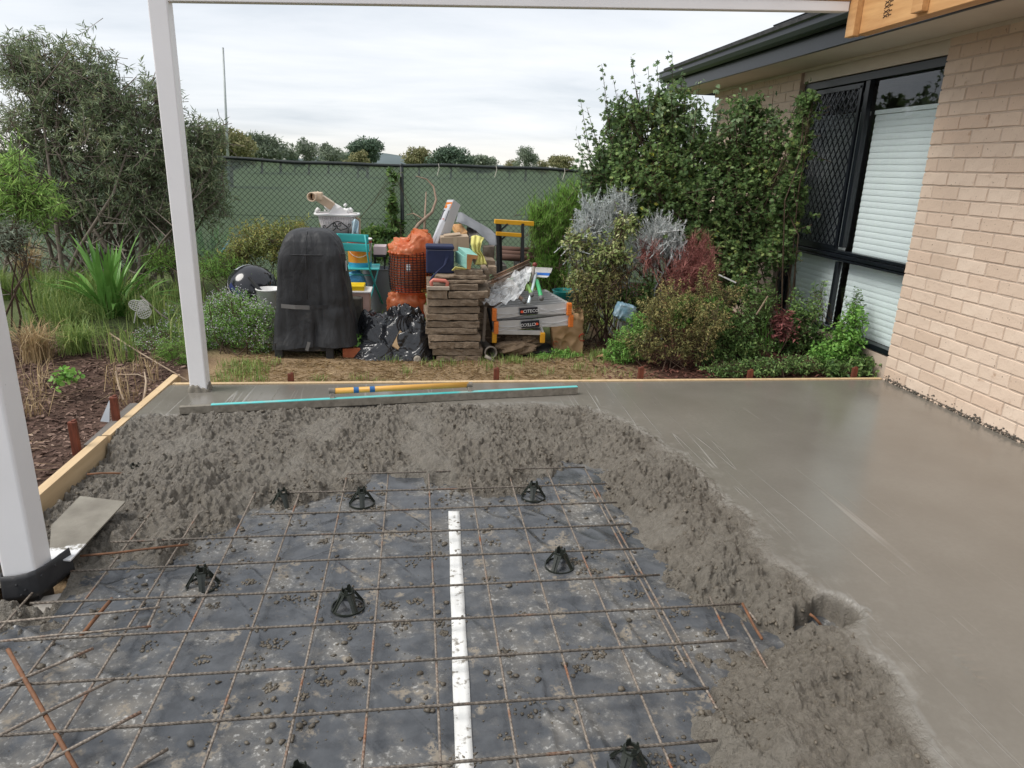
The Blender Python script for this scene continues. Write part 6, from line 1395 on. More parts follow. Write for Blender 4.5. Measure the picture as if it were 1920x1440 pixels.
# ---- laundry basket, downpipe, iron stand, teal chair, paint bucket
M_IRON = mat('black_iron', (0.012, 0.012, 0.013), 0.5)
bz = gy(630, 436, 5.35)[2]; bt = gy(630, 401, 5.35)[2]; bc = gy(633, 420, 5.35)
stand = thing('iron_stand', 'black wrought iron garden stand with scrolled top behind teal chair', 'garden stand', (bc[0], 5.3, GZ0))
for dx in (-0.16, 0.16):
    for dy in (-0.11, 0.13):
        mb = MB(); mb.tube([(bc[0] + dx * 1.15, 5.35 + dy * 1.15, GZ0), (bc[0] + dx, 5.35 + dy, bz - 0.02)], 0.009, 8); mb.build('leg', M_IRON, stand, True)
mb = MB(); mb.box((bc[0], 5.36, bz - 0.018), (0.36, 0.30, 0.015)); mb.build('top', M_IRON, stand, bevel=0.003)
def zc(x, y, Y=5.1): return gy(560 + x / 9.6, 350 + y / 9.6, Y)          # coordinates of the close-up survey
mb = MB()
arc = [zc(480, 765), zc(540, 720), zc(590, 670), (zc(640, 640)), zc(700, 625), zc(760, 640), zc(820, 685), zc(885, 735)]; mb.tube(arc, 0.006, 6)
def spiral(cx_, cy_, r0, a0, turns, sg=1): return [zc(cx_ + r0 * (1 - 0.75 * t) * math.cos(a0 + sg * turns * 6.28 * t), cy_ + r0 * (1 - 0.75 * t) * math.sin(a0 + sg * turns * 6.28 * t)) for t in np.linspace(0, 1, 16)]
mb.tube(spiral(650, 680, 36, 0.9, 1.1, 1), 0.0045, 6); mb.tube(spiral(735, 680, 36, 2.2, 1.1, -1), 0.0045, 6); mb.tube(spiral(465, 715, 32, 1.2, 1.0, 1), 0.0045, 6); mb.tube(spiral(905, 690, 34, 2.0, 1.0, -1), 0.0045, 6)
mb.tube([zc(680, 690), zc(670, 750), zc(620, 790), zc(540, 780), zc(480, 765)], 0.005, 6); mb.tube([zc(690, 690), zc(700, 750), zc(760, 785), zc(840, 760), zc(885, 735)], 0.005, 6); mb.tube([zc(885, 735), zc(890, 900), zc(890, 1000)], 0.008, 6); mb.tube([zc(480, 765), zc(490, 900), zc(490, 1000)], 0.008, 6)
mb.build('scroll_work', M_IRON, stand, True)
bas = thing('laundry_basket', 'white slotted laundry basket heaped with white plastic bits', 'basket', (bc[0], 5.36, bz))
def brect(a, b_, z, n=4):
    ring = []
    for k in range(48):
        th = 2 * math.pi * k / 48; c, s = math.cos(th), math.sin(th); rr = (abs(c) ** 4 + abs(s) ** 4) ** -0.25; ring.append((bc[0] + a * rr * c, 5.36 + b_ * rr * s, z))
    return ring
hB = bt - bz
mb = MB().loft([brect(0.135, 0.10, bz), brect(0.175, 0.135, bt - 0.002), brect(0.173, 0.133, bt - 0.002), brect(0.133, 0.098, bz + 0.003)], True, True); mb.build('wall', mat('basket_plastic', (0.80, 0.76, 0.765), 0.5), bas, True)
mb = MB().loft([brect(0.178, 0.138, bt - 0.014), brect(0.202, 0.158, bt - 0.010), brect(0.204, 0.160, bt + 0.006), brect(0.182, 0.142, bt + 0.006)], False, False); mb.build('rim', M_WHITEP, bas, True, thick=0.004)
for row in range(3):
    for k in range(13):
        f = (k + 0.5) / 13; zq = bz + hB * (0.80 - 0.22 * row); wq = np.interp(zq, [bz, bt], [0.135, 0.175]); dq = np.interp(zq, [bz, bt], [0.10, 0.135]) * 1.08
        mb = MB(); mb.box((bc[0] + wq * 0.92 * (2 * f - 1), 5.36 - dq * (1.0 - 0.10 * abs(2 * f - 1) ** 4) - 0.002, zq), (0.010, 0.006, hB * 0.15)); mb.build('slot', mat('slot_shadow', (0.56, 0.52, 0.52), 0.7) if row == 0 and k == 0 else bpy.data.materials['slot_shadow'], bas)
rq = random.Random(3)
wb = thing('plastic_offcuts', 'heap of white plastic fittings piled in the laundry basket', 'plastic fittings', (bc[0], 5.36, bt))
mb = MB(); p = [zc(530, 490, 5.3), zc(655, 300, 5.32), zc(760, 360, 5.3), zc(900, 490, 5.3)]; mb.add([tuple(c) for c in p] + [(c[0], c[1] + 0.03, c[2]) for c in p], [(0, 3, 2, 1), (4, 5, 6, 7), (0, 1, 5, 4), (1, 2, 6, 5), (2, 3, 7, 6)]); mb.build('sheet', M_WHITEP, wb)
for (x, y, s) in ((370, 450, 0.055), (470, 440, 0.03), (880, 430, 0.035), (960, 440, 0.04), (820, 350, 0.03), (560, 420, 0.05), (640, 450, 0.06), (740, 450, 0.06), (910, 470, 0.04)):
    c = zc(x, y, 5.33); mb = MB(); mb.tube([c, c + np.array([rq.uniform(-1, 1), rq.uniform(-0.5, 0.5), rq.uniform(0, 1)]) * s], s * 0.45, 9); mb.build('fitting', M_WHITEP, wb, True)
M_PVC = mat('cream_pvc', (0.66, 0.52, 0.38), 0.45, (0.58, 0.44, 0.31), 6)
dp = thing('downpipe', 'cream square downpipe with round mouth poking out of the basket', 'pipe', (bc[0], 5.36, bt))
pa, pb2 = zc(330, 170, 5.2), zc(610, 350, 5.36); dvv = Vector(pb2 - pa).normalized()
mb = MB(); sd = Vector((0, 1, 0)).cross(dvv).normalized(); up_ = dvv.cross(sd); hw = 0.036
for P in (Vector(pa), Vector(pb2)): pass
mb.hexa([Vector(pa) - sd * hw - up_ * hw, Vector(pa) + sd * hw - up_ * hw, Vector(pa) + sd * hw + up_ * hw, Vector(pa) - sd * hw + up_ * hw, Vector(pb2) - sd * hw - up_ * hw, Vector(pb2) + sd * hw - up_ * hw, Vector(pb2) + sd * hw + up_ * hw, Vector(pb2) - sd * hw + up_ * hw]); mb.build('shaft', M_PVC, dp, bevel=0.005)
pm = zc(240, 185, 5.14); ax = Vector((0.15, 1, 0.0)).normalized(); mb = MB(); rotp = Vector((0, 0, 1)).rotation_difference(ax).to_matrix()
mb.lathe([(0.033, 0.10), (0.033, -0.02), (0.041, -0.02), (0.041, 0.12), (0.033, 0.12)], 24, pm, rotp); mb.build('mouth', M_PVC, dp, True)
mb = MB(); mb.box((pm[0] + 0.04, pm[1] + 0.07, pm[2] + 0.006), (0.09, 0.075, 0.07)); mb.build('elbow', M_PVC, dp, bevel=0.01)
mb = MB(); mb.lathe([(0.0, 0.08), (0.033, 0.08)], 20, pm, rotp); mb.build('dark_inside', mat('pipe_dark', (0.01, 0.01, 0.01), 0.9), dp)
q0 = zc(1000, 540, 5.5); mb = MB(); mb.bar(zc(1000, 545, 5.45), zc(1095, 590, 5.5), 0.02); mb.bar(zc(1095, 585, 5.5), zc(1098, 870, 5.5), 0.02); o = mb.build('bent_cream_pipe', M_PVC, None, bevel=0.003); tag(o, 'cream bent plastic channel hanging behind the laundry basket', 'channel')
mb = MB(); mb.sheet(lambda u, v: tuple(np.array(zc(960 + 120 * u, 640 + 250 * v - 60 * math.sin(u * 3), 5.2)) + np.array([0, 0.02 * math.sin(u * 9 + v * 4), 0])), 12, 10); o = mb.build('pale_blue_cloth', mat('pale_blue', (0.55, 0.68, 0.74), 0.8, (0.42, 0.56, 0.64), 14), None, True, thick=0.004); tag(o, 'pale blue cloth hanging beside the laundry basket', 'cloth')

M_TEALC = mat('teal_chair', (0.035, 0.36, 0.36), 0.38, (0.05, 0.42, 0.42), 4)
Yc = 4.78
ch = thing('folding_chair', 'teal metal folding chair holding a paint bucket', 'chair', tuple(gy(690, 560, Yc) * np.array([1, 1, 0]) + np.array([0, 0, GZ0])))
def slat_(x0, y0, x1, y1, dY): # curved back slat from survey corners
    a, b_ = zc(x0, y0, Yc + dY), zc(x1, y1, Yc + dY)
    return MB().sheet(lambda u, v: (a[0] + (b_[0] - a[0]) * u, Yc + dY + 0.02 * math.sin(math.pi * u), a[2] + (b_[2] - a[2]) * v - 0.008 * u), 12, 4)
slat_(580, 835, 1260, 1000, 0).build('back_slat', M_TEALC, ch, True, thick=0.005, bevel=0.004); slat_(640, 1010, 1275, 1165, -0.01).build('back_slat', M_TEALC, ch, True, thick=0.005, bevel=0.004)
seat_z = gy(688, 503, Yc + 0.1)[2]
sl, sr = zc(850, 1430, Yc - 0.15)[0], zc(1480, 1430, Yc)[0]
mb = MB(); mb.box(((sl + sr) / 2 - 0.02, Yc + 0.19, seat_z), (sr - sl, 0.34, 0.012), Rz(0.03)); mb.build('seat', M_TEALC, ch, bevel=0.005)
def zd(x, y, Y): return gy(640 + x / 10.105, 480 + y / 10.105, Y)
for pts in ([zc(1195, 870, Yc), zc(1235, 1190, Yc - 0.01), zd(540, 250, Yc + 0.02), zd(640, 540, Yc + 0.14), zd(780, 900, Yc + 0.30)], [zd(690, 270, Yc + 0.3), zd(620, 540, Yc + 0.15), zd(520, 950, Yc - 0.02)], [zc(700, 850, Yc + 0.01), zd(0, 250, Yc), zd(100, 900, Yc + 0.28)], [zd(100, 270, Yc + 0.28), zd(-60, 900, Yc)]):
    MB().tube(pts, 0.008, 8).build('leg', M_TEALC, ch, True)
MB().tube([zd(110, 345, Yc + 0.1), zd(590, 365, Yc + 0.1)], 0.006, 6).build('rail', M_TEALC, ch, True)
YB = Yc + 0.19; bk_t, bk_b = gy(675, 448, YB), gy(675, 503, YB); bcx = gy(675, 480, YB)[0]
buck = thing('paint_bucket', 'round bucket with orange yellow label and blue bands on the teal chair', 'bucket', (bcx, YB, seat_z + 0.006))
bh = bk_t[2] - seat_z; z0 = seat_z + 0.007; br = 0.108
def band(name, h0, h1, m_, e=0.0, a0=0.0, a1=2 * math.pi):
    mb = MB(); f = lambda h: br * (0.92 + 0.08 * h) + e; mb.lathe([(f(h0), z0 + bh * h0), (f(h1), z0 + bh * h1)], 40, (bcx, YB, 0), a0=a0, a1=a1); return mb.build(name, m_, buck, True)
mb = MB(); mb.lathe([(0, z0), (br * 0.92, z0), (br, z0 + bh), (br * 1.03, z0 + bh), (br * 1.03, z0 + bh - 0.012), (br * 0.97, z0 + bh - 0.012), (br * 0.9, z0 + 0.01)], 40, (bcx, YB, 0)); mb.build('pail', M_WHITEP, buck, True)
M_LAB = mat('orange_label', (0.70, 0.40, 0.04), 0.4, (0.62, 0.15, 0.03), 9); M_BLUE = mat('blue_band', (0.03, 0.22, 0.50), 0.4)
band('label', 0.16, 0.80, M_LAB, 0.0012, R(190), R(330)); band('blue_band', 0.0, 0.16, mat('sky_blue_band', (0.05, 0.36, 0.56), 0.4), 0.0014); band('blue_tab', 0.60, 0.78, M_BLUE, 0.0026, R(283), R(325)); band('red_stripe', 0.86, 0.92, mat('red_stripe', (0.5, 0.05, 0.04), 0.4), 0.0014)
mb = MB(); mb.tube([(bcx + br * math.cos(t), YB - br * 1.02 * abs(math.sin(t)), z0 + bh * 0.86 - 0.12 * abs(math.sin(t))) for t in np.linspace(0.05, math.pi - 0.05, 16)], 0.002, 5); mb.build('handle', M_WHITEP, buck)

c, s = fbox((700, 462), (724, 478), 5.3, 0.2); mb = MB(); mb.box(c, s); one('pink_box', mb, mat('pale_pink', (0.66, 0.52, 0.52), 0.6), 'small pale pink box on a dark trolley right of the bucket', 'box', bevel=0.003)
c2_, s2_ = fbox((700, 479), (722, 487), 5.28, 0.24); tr_ = thing('dark_trolley', 'low dark metal trolley under the pale pink box', 'trolley', (c2_[0], c2_[1], GZ0)); mb = MB(); mb.box((c2_[0], c2_[1], c[2] - s[2] / 2 - 0.010), (0.11, 0.24, 0.018)); mb.build('deck', M_IRON, tr_)
for dx in (-0.045, 0.045):
    for dy in (-0.1, 0.1): MB().tube([(c2_[0] + dx, c2_[1] + dy, c[2] - s[2] / 2 - 0.02), (c2_[0] + dx, c2_[1] + dy, GZ0)], 0.006, 6).build('leg', M_IRON, tr_)
# grey corrugated tub, blue soil bag, yellow lidded tub, dark block under the chair
M_GREYT = mat('grey_tub', (0.20, 0.215, 0.235), 0.5, (0.16, 0.17, 0.19), 5)
gt = thing('grey_ribbed_tub', 'grey ribbed plastic tub behind the legs of the teal chair', 'tub', (gy(712, 525, 5.25)[0], 5.25, GZ0)); gcx = gy(708, 525, 5.25)[0]; gtop = gy(708, 503, 5.25)[2]
rg_ = []
for k in range(27):
    z = GZ0 + (gtop - GZ0) * k / 26; rg_.append((0.105 + 0.03 * k / 26 + (0.0035 if k % 2 else 0), z))
MB().lathe([(0, GZ0)] + rg_ + [(0.142, gtop + 0.005), (0.125, gtop + 0.005), (0.11, GZ0 + 0.02)], 36, (gcx, 5.25, 0)).build('body', M_GREYT, gt, True)
M_BAGB = mat('blue_bag', (0.04, 0.21, 0.50), 0.35, (0.12, 0.42, 0.66), 5, 0.4, 14, 0.02, dirt=(0.5, 0.62, 0.7), dscale=7, dlo=0.60, dhi=0.7)
def pillow(name, p, size, m_, lab, cat, rot=None, seed=1, n=26, puff=0.45, crease=0.012):
    """sack: superellipsoid with creases"""
    mb = MB(); rr = rot or Matrix.Identity(3); vs_ = []
    V_ = np.linspace(-1, 1, n); 
    for j in range(n + 1):
        ph = -math.pi / 2 + math.pi * j / n
        for i in range(2 * n):
            th = math.pi * i / n; e = lambda v, w: math.copysign(abs(v) ** w, v)
            x = e(math.cos(ph), puff) * e(math.cos(th), puff); y = e(math.cos(ph), puff) * e(math.sin(th), puff); z = e(math.sin(ph), puff)
            d = crease * (2 * abs(float(vn(np.array(x * 3 + seed), np.array(z * 3 + y * 2), seed)) - 0.5) + 0.6 * abs(float(vn(np.array(x * 7 + z * 5), np.array(y * 7 + seed - z * 4), seed + 3)) - 0.5))
            q = rr @ Vector((x * (size[0] / 2 - d), y * (size[1] / 2 - d), z * (size[2] / 2 - d))); vs_.append((p[0] + q[0], p[1] + q[1], p[2] + q[2]))
    fs = [(j * 2 * n + i, j * 2 * n + (i + 1) % (2 * n), (j + 1) * 2 * n + (i + 1) % (2 * n), (j + 1) * 2 * n + i) for j in range(n) for i in range(2 * n)]
    mb.add(vs_, fs); o = mb.build(name, m_, None, True); return tag(o, lab, cat)
pillow('blue_soil_bag', zd(260, 470, 4.95) + np.array([0, 0, -0.06]), (0.22, 0.16, 0.30), M_BAGB, 'blue printed plastic soil bag leaning under the teal chair', 'bag', Ry(R(-14)), 4)
yt = thing('yellow_lid_tub', 'pink plastic tub with a bright yellow tray on top', 'tub', tuple(zd(320, 900, 4.55) * np.array([1, 1, 0]) + np.array([0, 0, GZ0])))
c, s = fbox((640 + 100 / 10.1, 480 + 690 / 10.1), (640 + 545 / 10.1, 480 + 960 / 10.1), 4.5, 0.22); mb = MB(); tz = c[2] + s[2] / 2; mb.hexa([(c[0] - s[0] * 0.42, 4.52, GZ0), (c[0] + s[0] * 0.42, 4.52, GZ0), (c[0] + s[0] * 0.42, 4.70, GZ0), (c[0] - s[0] * 0.42, 4.70, GZ0), (c[0] - s[0] / 2, 4.5, tz), (c[0] + s[0] / 2, 4.5, tz), (c[0] + s[0] / 2, 4.72, tz), (c[0] - s[0] / 2, 4.72, tz)]); mb.build('body', mat('pink_plastic', (0.58, 0.40, 0.34), 0.5), yt, bevel=0.006)
mb = MB(); mb.box((c[0], 4.61, tz + 0.004), (s[0] + 0.025, 0.245, 0.018)); mb.build('rim', M_WHITEP, yt, bevel=0.005)
mb = MB(); mb.box((c[0] - 0.02, 4.60, tz + 0.033), (s[0] - 0.05, 0.2, 0.042)); mb.build('yellow_tray', mat('bright_yellow', (0.80, 0.55, 0.01), 0.4), yt, bevel=0.006)
c, s = fbox((640 + 170 / 10.1, 480 + 800 / 10.1), (640 + 400 / 10.1, 480 + 1060 / 10.1), 4.38, 0.1); mb = MB(); hz_b = s[2] + (c[2] - s[2] / 2 - GZ0); mb.box((c[0], c[1], GZ0 + hz_b / 2), (s[0], s[1], hz_b)); one('dark_block', mb, mat('dark_muddy', (0.035, 0.032, 0.03), 0.7, (0.10, 0.09, 0.07), 20), 'dark grey plastic case on the ground before the pink tub', 'case', bevel=0.012)

# ---- hollow terracotta brick
M_TERRA = mat('terracotta', (0.42, 0.13, 0.055), 0.85, (0.30, 0.085, 0.04), 20, 0.5, 80)
tb_ = thing('terracotta_brick', 'orange terracotta brick with core holes beside the barbecue', 'brick', (-0.565, 3.99, GZ0)); rzb = Rz(0.12)
mb = MB(); L, Dp, Hh = 0.135, 0.10, 0.076
for k in range(4): mb.box(tuple(rzb @ Vector((-L / 2 + 0.009 + k * (L - 0.018) / 3, 0, 0)) + Vector((-0.565, 3.99, GZ0 + Hh / 2))), (0.018, Dp - 0.04, Hh), rzb)
for sy in (-1, 1): mb.box(tuple(rzb @ Vector((0, sy * (Dp / 2 - 0.01), 0)) + Vector((-0.565, 3.99, GZ0 + Hh / 2))), (L, 0.02, Hh), rzb)
mb.build('body', M_TERRA, tb_, bevel=0.003)

# ---- crumpled black plastic, cardboard scrap, roll
M_BPLAST = mat('black_plastic_film', (0.014, 0.015, 0.018), 0.20, (0.02, 0.021, 0.024), 6, spec=0.6)
nt = M_BPLAST.node_tree; b = [q_ for q_ in nt.nodes if q_.type == 'BSDF_PRINCIPLED'][0]
bq = bump(nt, b, noise(nt, 4.5, 2, 0.5, dist=2.0), 0.7, 0.06); bump(nt, b, noise(nt, 13, 2, 0.5, dist=1.8), 0.35, 0.015, bq)
def heap(px, py, Y, W, D, H, seed, fn=None):
    c = gy(px, py, Y); n = 84; u = np.linspace(-1, 1, n); U, V = np.meshgrid(u, u); r2 = np.clip(1 - np.sqrt(U * U + V * V), 0, 1); ang = np.arctan2(V, U)
    prof = sstep(0, 0.55, r2) ** 0.7; w1 = worley(U * 2.1 + seed, V * 2.1 + seed * 2, seed)[0]; w2 = worley(U * 4.3 + seed + 0.4 * w1, V * 4.3, seed + 5)[0]
    ridg = np.abs(vn(U * 2.4 + V * 1.1 + seed, V * 1.8 - U, seed) - 0.5) * 2; ridg2 = np.abs(vn(U * 4.4 - V * 2, V * 3.4 + U * 2, seed + 2) - 0.5) * 2; ridg3 = np.abs(vn(U * 9 + V * 5, V * 6 - U * 3, seed + 4) - 0.5) * 2
    ph_ = ang * 5.0 + 5.0 * vn(U * 1.6 + seed, V * 1.6, seed + 11) + 3 * r2; fo_ = np.abs(np.sin(ph_)) ** 0.7; ph2_ = U * 7 + V * 3 + 6 * vn(U * 2 + 4, V * 2 + seed, seed + 12); fo2_ = np.abs(np.sin(ph2_)) ** 0.8
    lin = lambda x_, y_, s_: (lambda ix, iy, fx, fy: (_h(ix, iy, s_) * (1 - fx) + _h(ix + 1, iy, s_) * fx) * (1 - fy) + (_h(ix, iy + 1, s_) * (1 - fx) + _h(ix + 1, iy + 1, s_) * fx) * fy)(np.floor(x_), np.floor(y_), x_ - np.floor(x_), y_ - np.floor(y_))
    k1 = lin(U * 2.3 + V * 0.8 + seed, V * 2.3 - U * 0.6 + 3, seed); k2 = lin(U * 4.6 - V * 2.2, V * 4.2 + U * 1.9, seed + 1); k3 = lin(U * 9 + V * 5, V * 8 - U * 4, seed + 2)
    Zh = H * prof * (0.62 + 0.40 * k1 + 0.22 * k2 + 0.10 * k3); edge = 1 + 0.16 * (vn(np.cos(ang) * 2 + seed, np.sin(ang) * 2, seed + 8) - 0.5) * 2
    X = c[0] + U * W / 2 * edge; Yv = Y + V * D / 2 * edge; Zv = GZ0 - 0.01 + np.maximum(Zh, 0)
    ii = np.arange(n * n).reshape(n, n); q = np.stack([ii[:-1, :-1], ii[:-1, 1:], ii[1:, 1:], ii[1:, :-1]], -1); ok = (U * U + V * V < 1); q = q[ok[:-1, :-1] & ok[1:, 1:] & ok[:-1, 1:] & ok[1:, :-1]]
    return np_mesh('heap', np.stack([X, Yv, Zv], -1).reshape(-1, 3), q, smooth=False)
bp = thing('black_plastic_heap', 'crumpled glossy black plastic sheeting heaped beside the paver stack', 'plastic sheet', (-0.2, 4.1, GZ0))
for k, (px, py, Y, W, D, H, sd_) in enumerate(((735, 650, 4.16, 0.66, 0.50, 0.30, 3), (705, 600, 4.28, 0.46, 0.34, 0.27, 9), (758, 600, 4.22, 0.42, 0.36, 0.38, 14), (770, 660, 4.0, 0.40, 0.30, 0.22, 21), (712, 668, 4.0, 0.42, 0.24, 0.12, 25), (785, 640, 4.05, 0.26, 0.3, 0.30, 33))):
    me = heap(px, py, Y, W, D, H, sd_); co = np.empty(len(me.vertices) * 3, np.float32); me.vertices.foreach_get('co', co); co = co.reshape(-1, 3) - np.array([-0.2, 4.1, GZ0]); me.vertices.foreach_set('co', co.astype(np.float32).ravel()); me.polygons.foreach_set('use_smooth', np.ones(len(me.polygons), bool)); me.update(); o = link('fold', me, M_BPLAST, bp)
M_CARD = mat('cardboard', (0.50, 0.35, 0.20), 0.8, (0.43, 0.29, 0.16), 8)
cd = thing('cardboard_scrap', 'small torn cardboard piece lying on the black plastic', 'cardboard', tuple(B1(210, 1180, 3.93))); P = [B1(145, 1225, 3.90), B1(190, 1255, 3.90), B1(272, 1160, 3.97), B1(205, 1108, 3.98)]
MB().add([tuple(c) for c in P] + [(c[0], c[1] + 0.012, c[2] - 0.012) for c in P], [(0, 1, 2, 3), (7, 6, 5, 4), (0, 4, 5, 1), (1, 5, 6, 2), (2, 6, 7, 3), (3, 7, 4, 0)]).build('sheet', M_CARD, cd)
rc = B1(340, 1345, 3.84); rl = thing('plastic_roll', 'end of a rolled black sheet with a pale core by the pavers', 'roll', (rc[0], 3.84, GZ0)); axr = Vector((-0.1, -1, 0.05)).normalized(); rr_ = Vector((0, 0, 1)).rotation_difference(axr).to_matrix()
MB().lathe([(0.030, -0.30), (0.042, -0.28), (0.045, 0), (0.026, 0.004), (0.024, -0.02)], 18, (rc[0], 3.86, rc[2] + 0.01), rr_).build('roll', M_BPLAST, rl, True); MB().lathe([(0.030, 0.002), (0.028, 0.008), (0.012, 0.010), (0.0, 0.006)], 14, (rc[0], 3.855, rc[2] + 0.01), rr_).build('core', mat('pale_core', (0.45, 0.40, 0.33), 0.8, (0.25, 0.22, 0.18), 60), rl, True)

# ---- orange bags and wire basket
M_ORANGE, nt, b, out = nodes_of('orange_film')
b.inputs['Base Color'].default_value = (0.78, 0.30, 0.14, 1); b.inputs['Roughness'].default_value = 0.30; bump(nt, b, noise(nt, 16, 4, 0.6), 0.5, 0.012)
tl = nt.nodes.new('ShaderNodeBsdfTranslucent'); tl.inputs[0].default_value = (0.9, 0.30, 0.10, 1); m1 = nt.nodes.new('ShaderNodeMixShader'); m1.inputs[0].default_value = 0.35; nt.links.new(b.outputs[0], m1.inputs[1]); nt.links.new(tl.outputs[0], m1.inputs[2])
tr = nt.nodes.new('ShaderNodeBsdfTransparent'); tr.inputs[0].default_value = (1.0, 0.45, 0.25, 1); m2 = nt.nodes.new('ShaderNodeMixShader'); m2.inputs[0].default_value = 0.30; nt.links.new(m1.outputs[0], m2.inputs[1]); nt.links.new(tr.outputs[0], m2.inputs[2]); nt.links.new(m2.outputs[0], out.inputs[0])
M_ORANGE2 = M_ORANGE.copy(); M_ORANGE2.name = 'thin_orange_film'
for q_ in M_ORANGE2.node_tree.nodes:
    if q_.type == 'MIX_SHADER' and abs(q_.inputs[0].default_value - 0.30) < 1e-4: q_.inputs[0].default_value = 0.66
Yo = 4.42; oc = B1(290, 640, Yo)
cage = thing('wire_basket', 'barrel shaped dark wire basket inside the orange bag', 'wire basket', (oc[0], Yo, GZ0 + 0.2)); ct, cbm = B1(290, 490, Yo)[2], B1(290, 790, Yo)[2]
def crad(f): return 0.160 + 0.022 * math.sin(math.pi * (0.15 + 0.75 * f))
mb = MB()
for k in range(17):
    f = k / 16; z = cbm + (ct - cbm) * f; mb.tube([(oc[0] + crad(f) * math.cos(t), Yo + crad(f) * math.sin(t), z) for t in np.linspace(0, 2 * math.pi, 33)], 0.0030, 4, False)
mb.build('hoops', M_IRON, cage)
mb = MB()
for k in range(34):
    t = 2 * math.pi * k / 34; mb.tube([(oc[0] + crad(f) * math.cos(t), Yo + crad(f) * math.sin(t), cbm + (ct - cbm) * f) for f in np.linspace(0, 1, 7)], 0.0030, 4, False)
mb.build('wires', M_IRON, cage)
MB().lathe([(0.0, cbm + 0.01), (0.10, cbm + 0.01), (0.115, cbm + 0.1), (0.12, ct - 0.08), (0.0, ct - 0.06)], 24, (oc[0], Yo, 0)).build('contents', mat('brown_contents', (0.34, 0.20, 0.13), 0.9, (0.14, 0.08, 0.05), 9), cage, True)
ob = thing('orange_bag', 'translucent orange plastic bag drawn over the wire basket', 'bag', (oc[0], Yo, GZ0 + 0.2))
def obag(u, v):
    th = 2 * math.pi * u; f = v; top = B1(300, 360, Yo)[2]
    if f < 0.62: g = f / 0.62; r_ = crad(g) - 0.012; z = cbm - 0.02 + (ct - cbm + 0.02) * g
    else: g = (f - 0.62) / 0.38; r_ = (crad(1) - 0.004) * max(0.02, (1 - g ** 3.0)) * (1 + 0.06 * math.sin(th * 2 + 2) * g); z = ct - 0.03 + (top - ct + 0.03) * math.sin(min(1, g * 1.15) * 1.57) * (0.80 + 0.28 * math.cos(th - 0.3)) + 0.02 * math.sin(th * 5 + 1) * g
    cr = 0.010 * (abs(float(vn(np.array(u * 24 % 24), np.array(v * 7), 5)) - 0.5) * 2) + (0.022 * abs(float(vn(np.array(u * 26), np.array(v * 16 + 3), 6)) - 0.5) * 2 if f > 0.5 else 0)
    r_ = r_ + cr * (1 if f < 0.6 else 1.2); return (oc[0] + r_ * math.cos(th), Yo + r_ * math.sin(th), z + 0.6 * cr)
MB().sheet(lambda u, v: obag(u, v * 0.60), 72, 24).build('film', M_ORANGE2, ob, True); MB().sheet(lambda u, v: obag(u, 0.60 + v * 0.40), 72, 18).build('gathered_top', M_ORANGE, ob, True)
pk = [B1(180, 500, 4.3), B1(205, 395, 4.32), B1(330, 470, 4.28), B1(260, 480, 4.26)]; MB().add([tuple(c) for c in pk], [(0, 1, 3), (1, 2, 3)]).build('loose_corner', M_ORANGE, ob, thick=0.002)
c, s = fbox(zb(255, 600), zb(285, 652), Yo - 0.178, 0.002); MB().box(c, s).build('paper_tag', bpy.data.materials['label_white'], ob)
pillow('orange_bag_lower', B1(260, 900, 4.38) + np.array([-0.005, 0, -0.02]), (0.36, 0.26, 0.36), M_ORANGE, 'slumped orange plastic bag under the wire basket', 'bag', Ry(0.1), 12, 28, 0.75, 0.05).name = 'orange_bag'

# ---- stacked concrete pavers
M_PAVER = mat('brown_paver', (0.27, 0.205, 0.145), 0.92, (0.16, 0.12, 0.085), 16, 1.0, 60, 0.008, objrand=0.22, dirt=(0.40, 0.34, 0.27), dscale=11, dlo=0.60, dhi=0.75)
rp = random.Random(12)
import bmesh
def rough_box(s_, seed, jit=0.0035):
    bm_ = bmesh.new(); bmesh.ops.create_cube(bm_, size=1.0)
    bmesh.ops.subdivide_edges(bm_, edges=[e_ for e_ in bm_.edges if abs(e_.verts[0].co.x - e_.verts[1].co.x) > 0.5], cuts=7, use_grid_fill=True)
    bmesh.ops.subdivide_edges(bm_, edges=[e_ for e_ in bm_.edges if abs(e_.verts[0].co.z - e_.verts[1].co.z) > 0.5], cuts=1, use_grid_fill=True)
    r_ = random.Random(seed)
    for v in bm_.verts:
        ed_ = 1.6 if abs(v.co.z) > 0.4 and abs(v.co.y) > 0.4 else 1.0
        v.co = Vector((v.co.x * s_[0] + r_.uniform(-1, 1) * jit * 0.7, v.co.y * s_[1] + (r_.uniform(-1, 1) * jit - (0.004 * (r_.random() < 0.2)) * math.copysign(1, v.co.y)) * ed_, v.co.z * s_[2] + r_.uniform(-1, 0.3) * jit * ed_ * math.copysign(1, v.co.z)))
    me = bpy.data.meshes.new('paver'); bm_.to_mesh(me); bm_.free(); me.materials.append(M_PAVER)
    o = link('paver', me); m_ = o.modifiers.new('bevel', 'BEVEL'); m_.width = 0.004; m_.segments = 2; m_.limit_method = 'ANGLE'; m_.angle_limit = R(50); return o
ORD = ['lowest', 'second', 'third', 'third', 'fourth', 'fifth', 'sixth', 'seventh', 'eighth', 'ninth', 'tenth', 'tenth', 'eleventh', 'twelfth', 'thirteenth', 'topmost']
PV = [(490, 835, 1306, 1352), (452, 838, 1252, 1304), (425, 616, 1197, 1250), (622, 820, 1197, 1250), (415, 815, 1144, 1195), (410, 808, 1091, 1142), (415, 825, 1037, 1089), (400, 800, 982, 1035), (415, 815, 927, 980), (425, 815, 868, 925), (410, 568, 800, 868), (572, 880, 806, 866), (416, 812, 752, 804), (560, 856, 718, 750), (470, 860, 683, 716), (636, 850, 640, 690)]
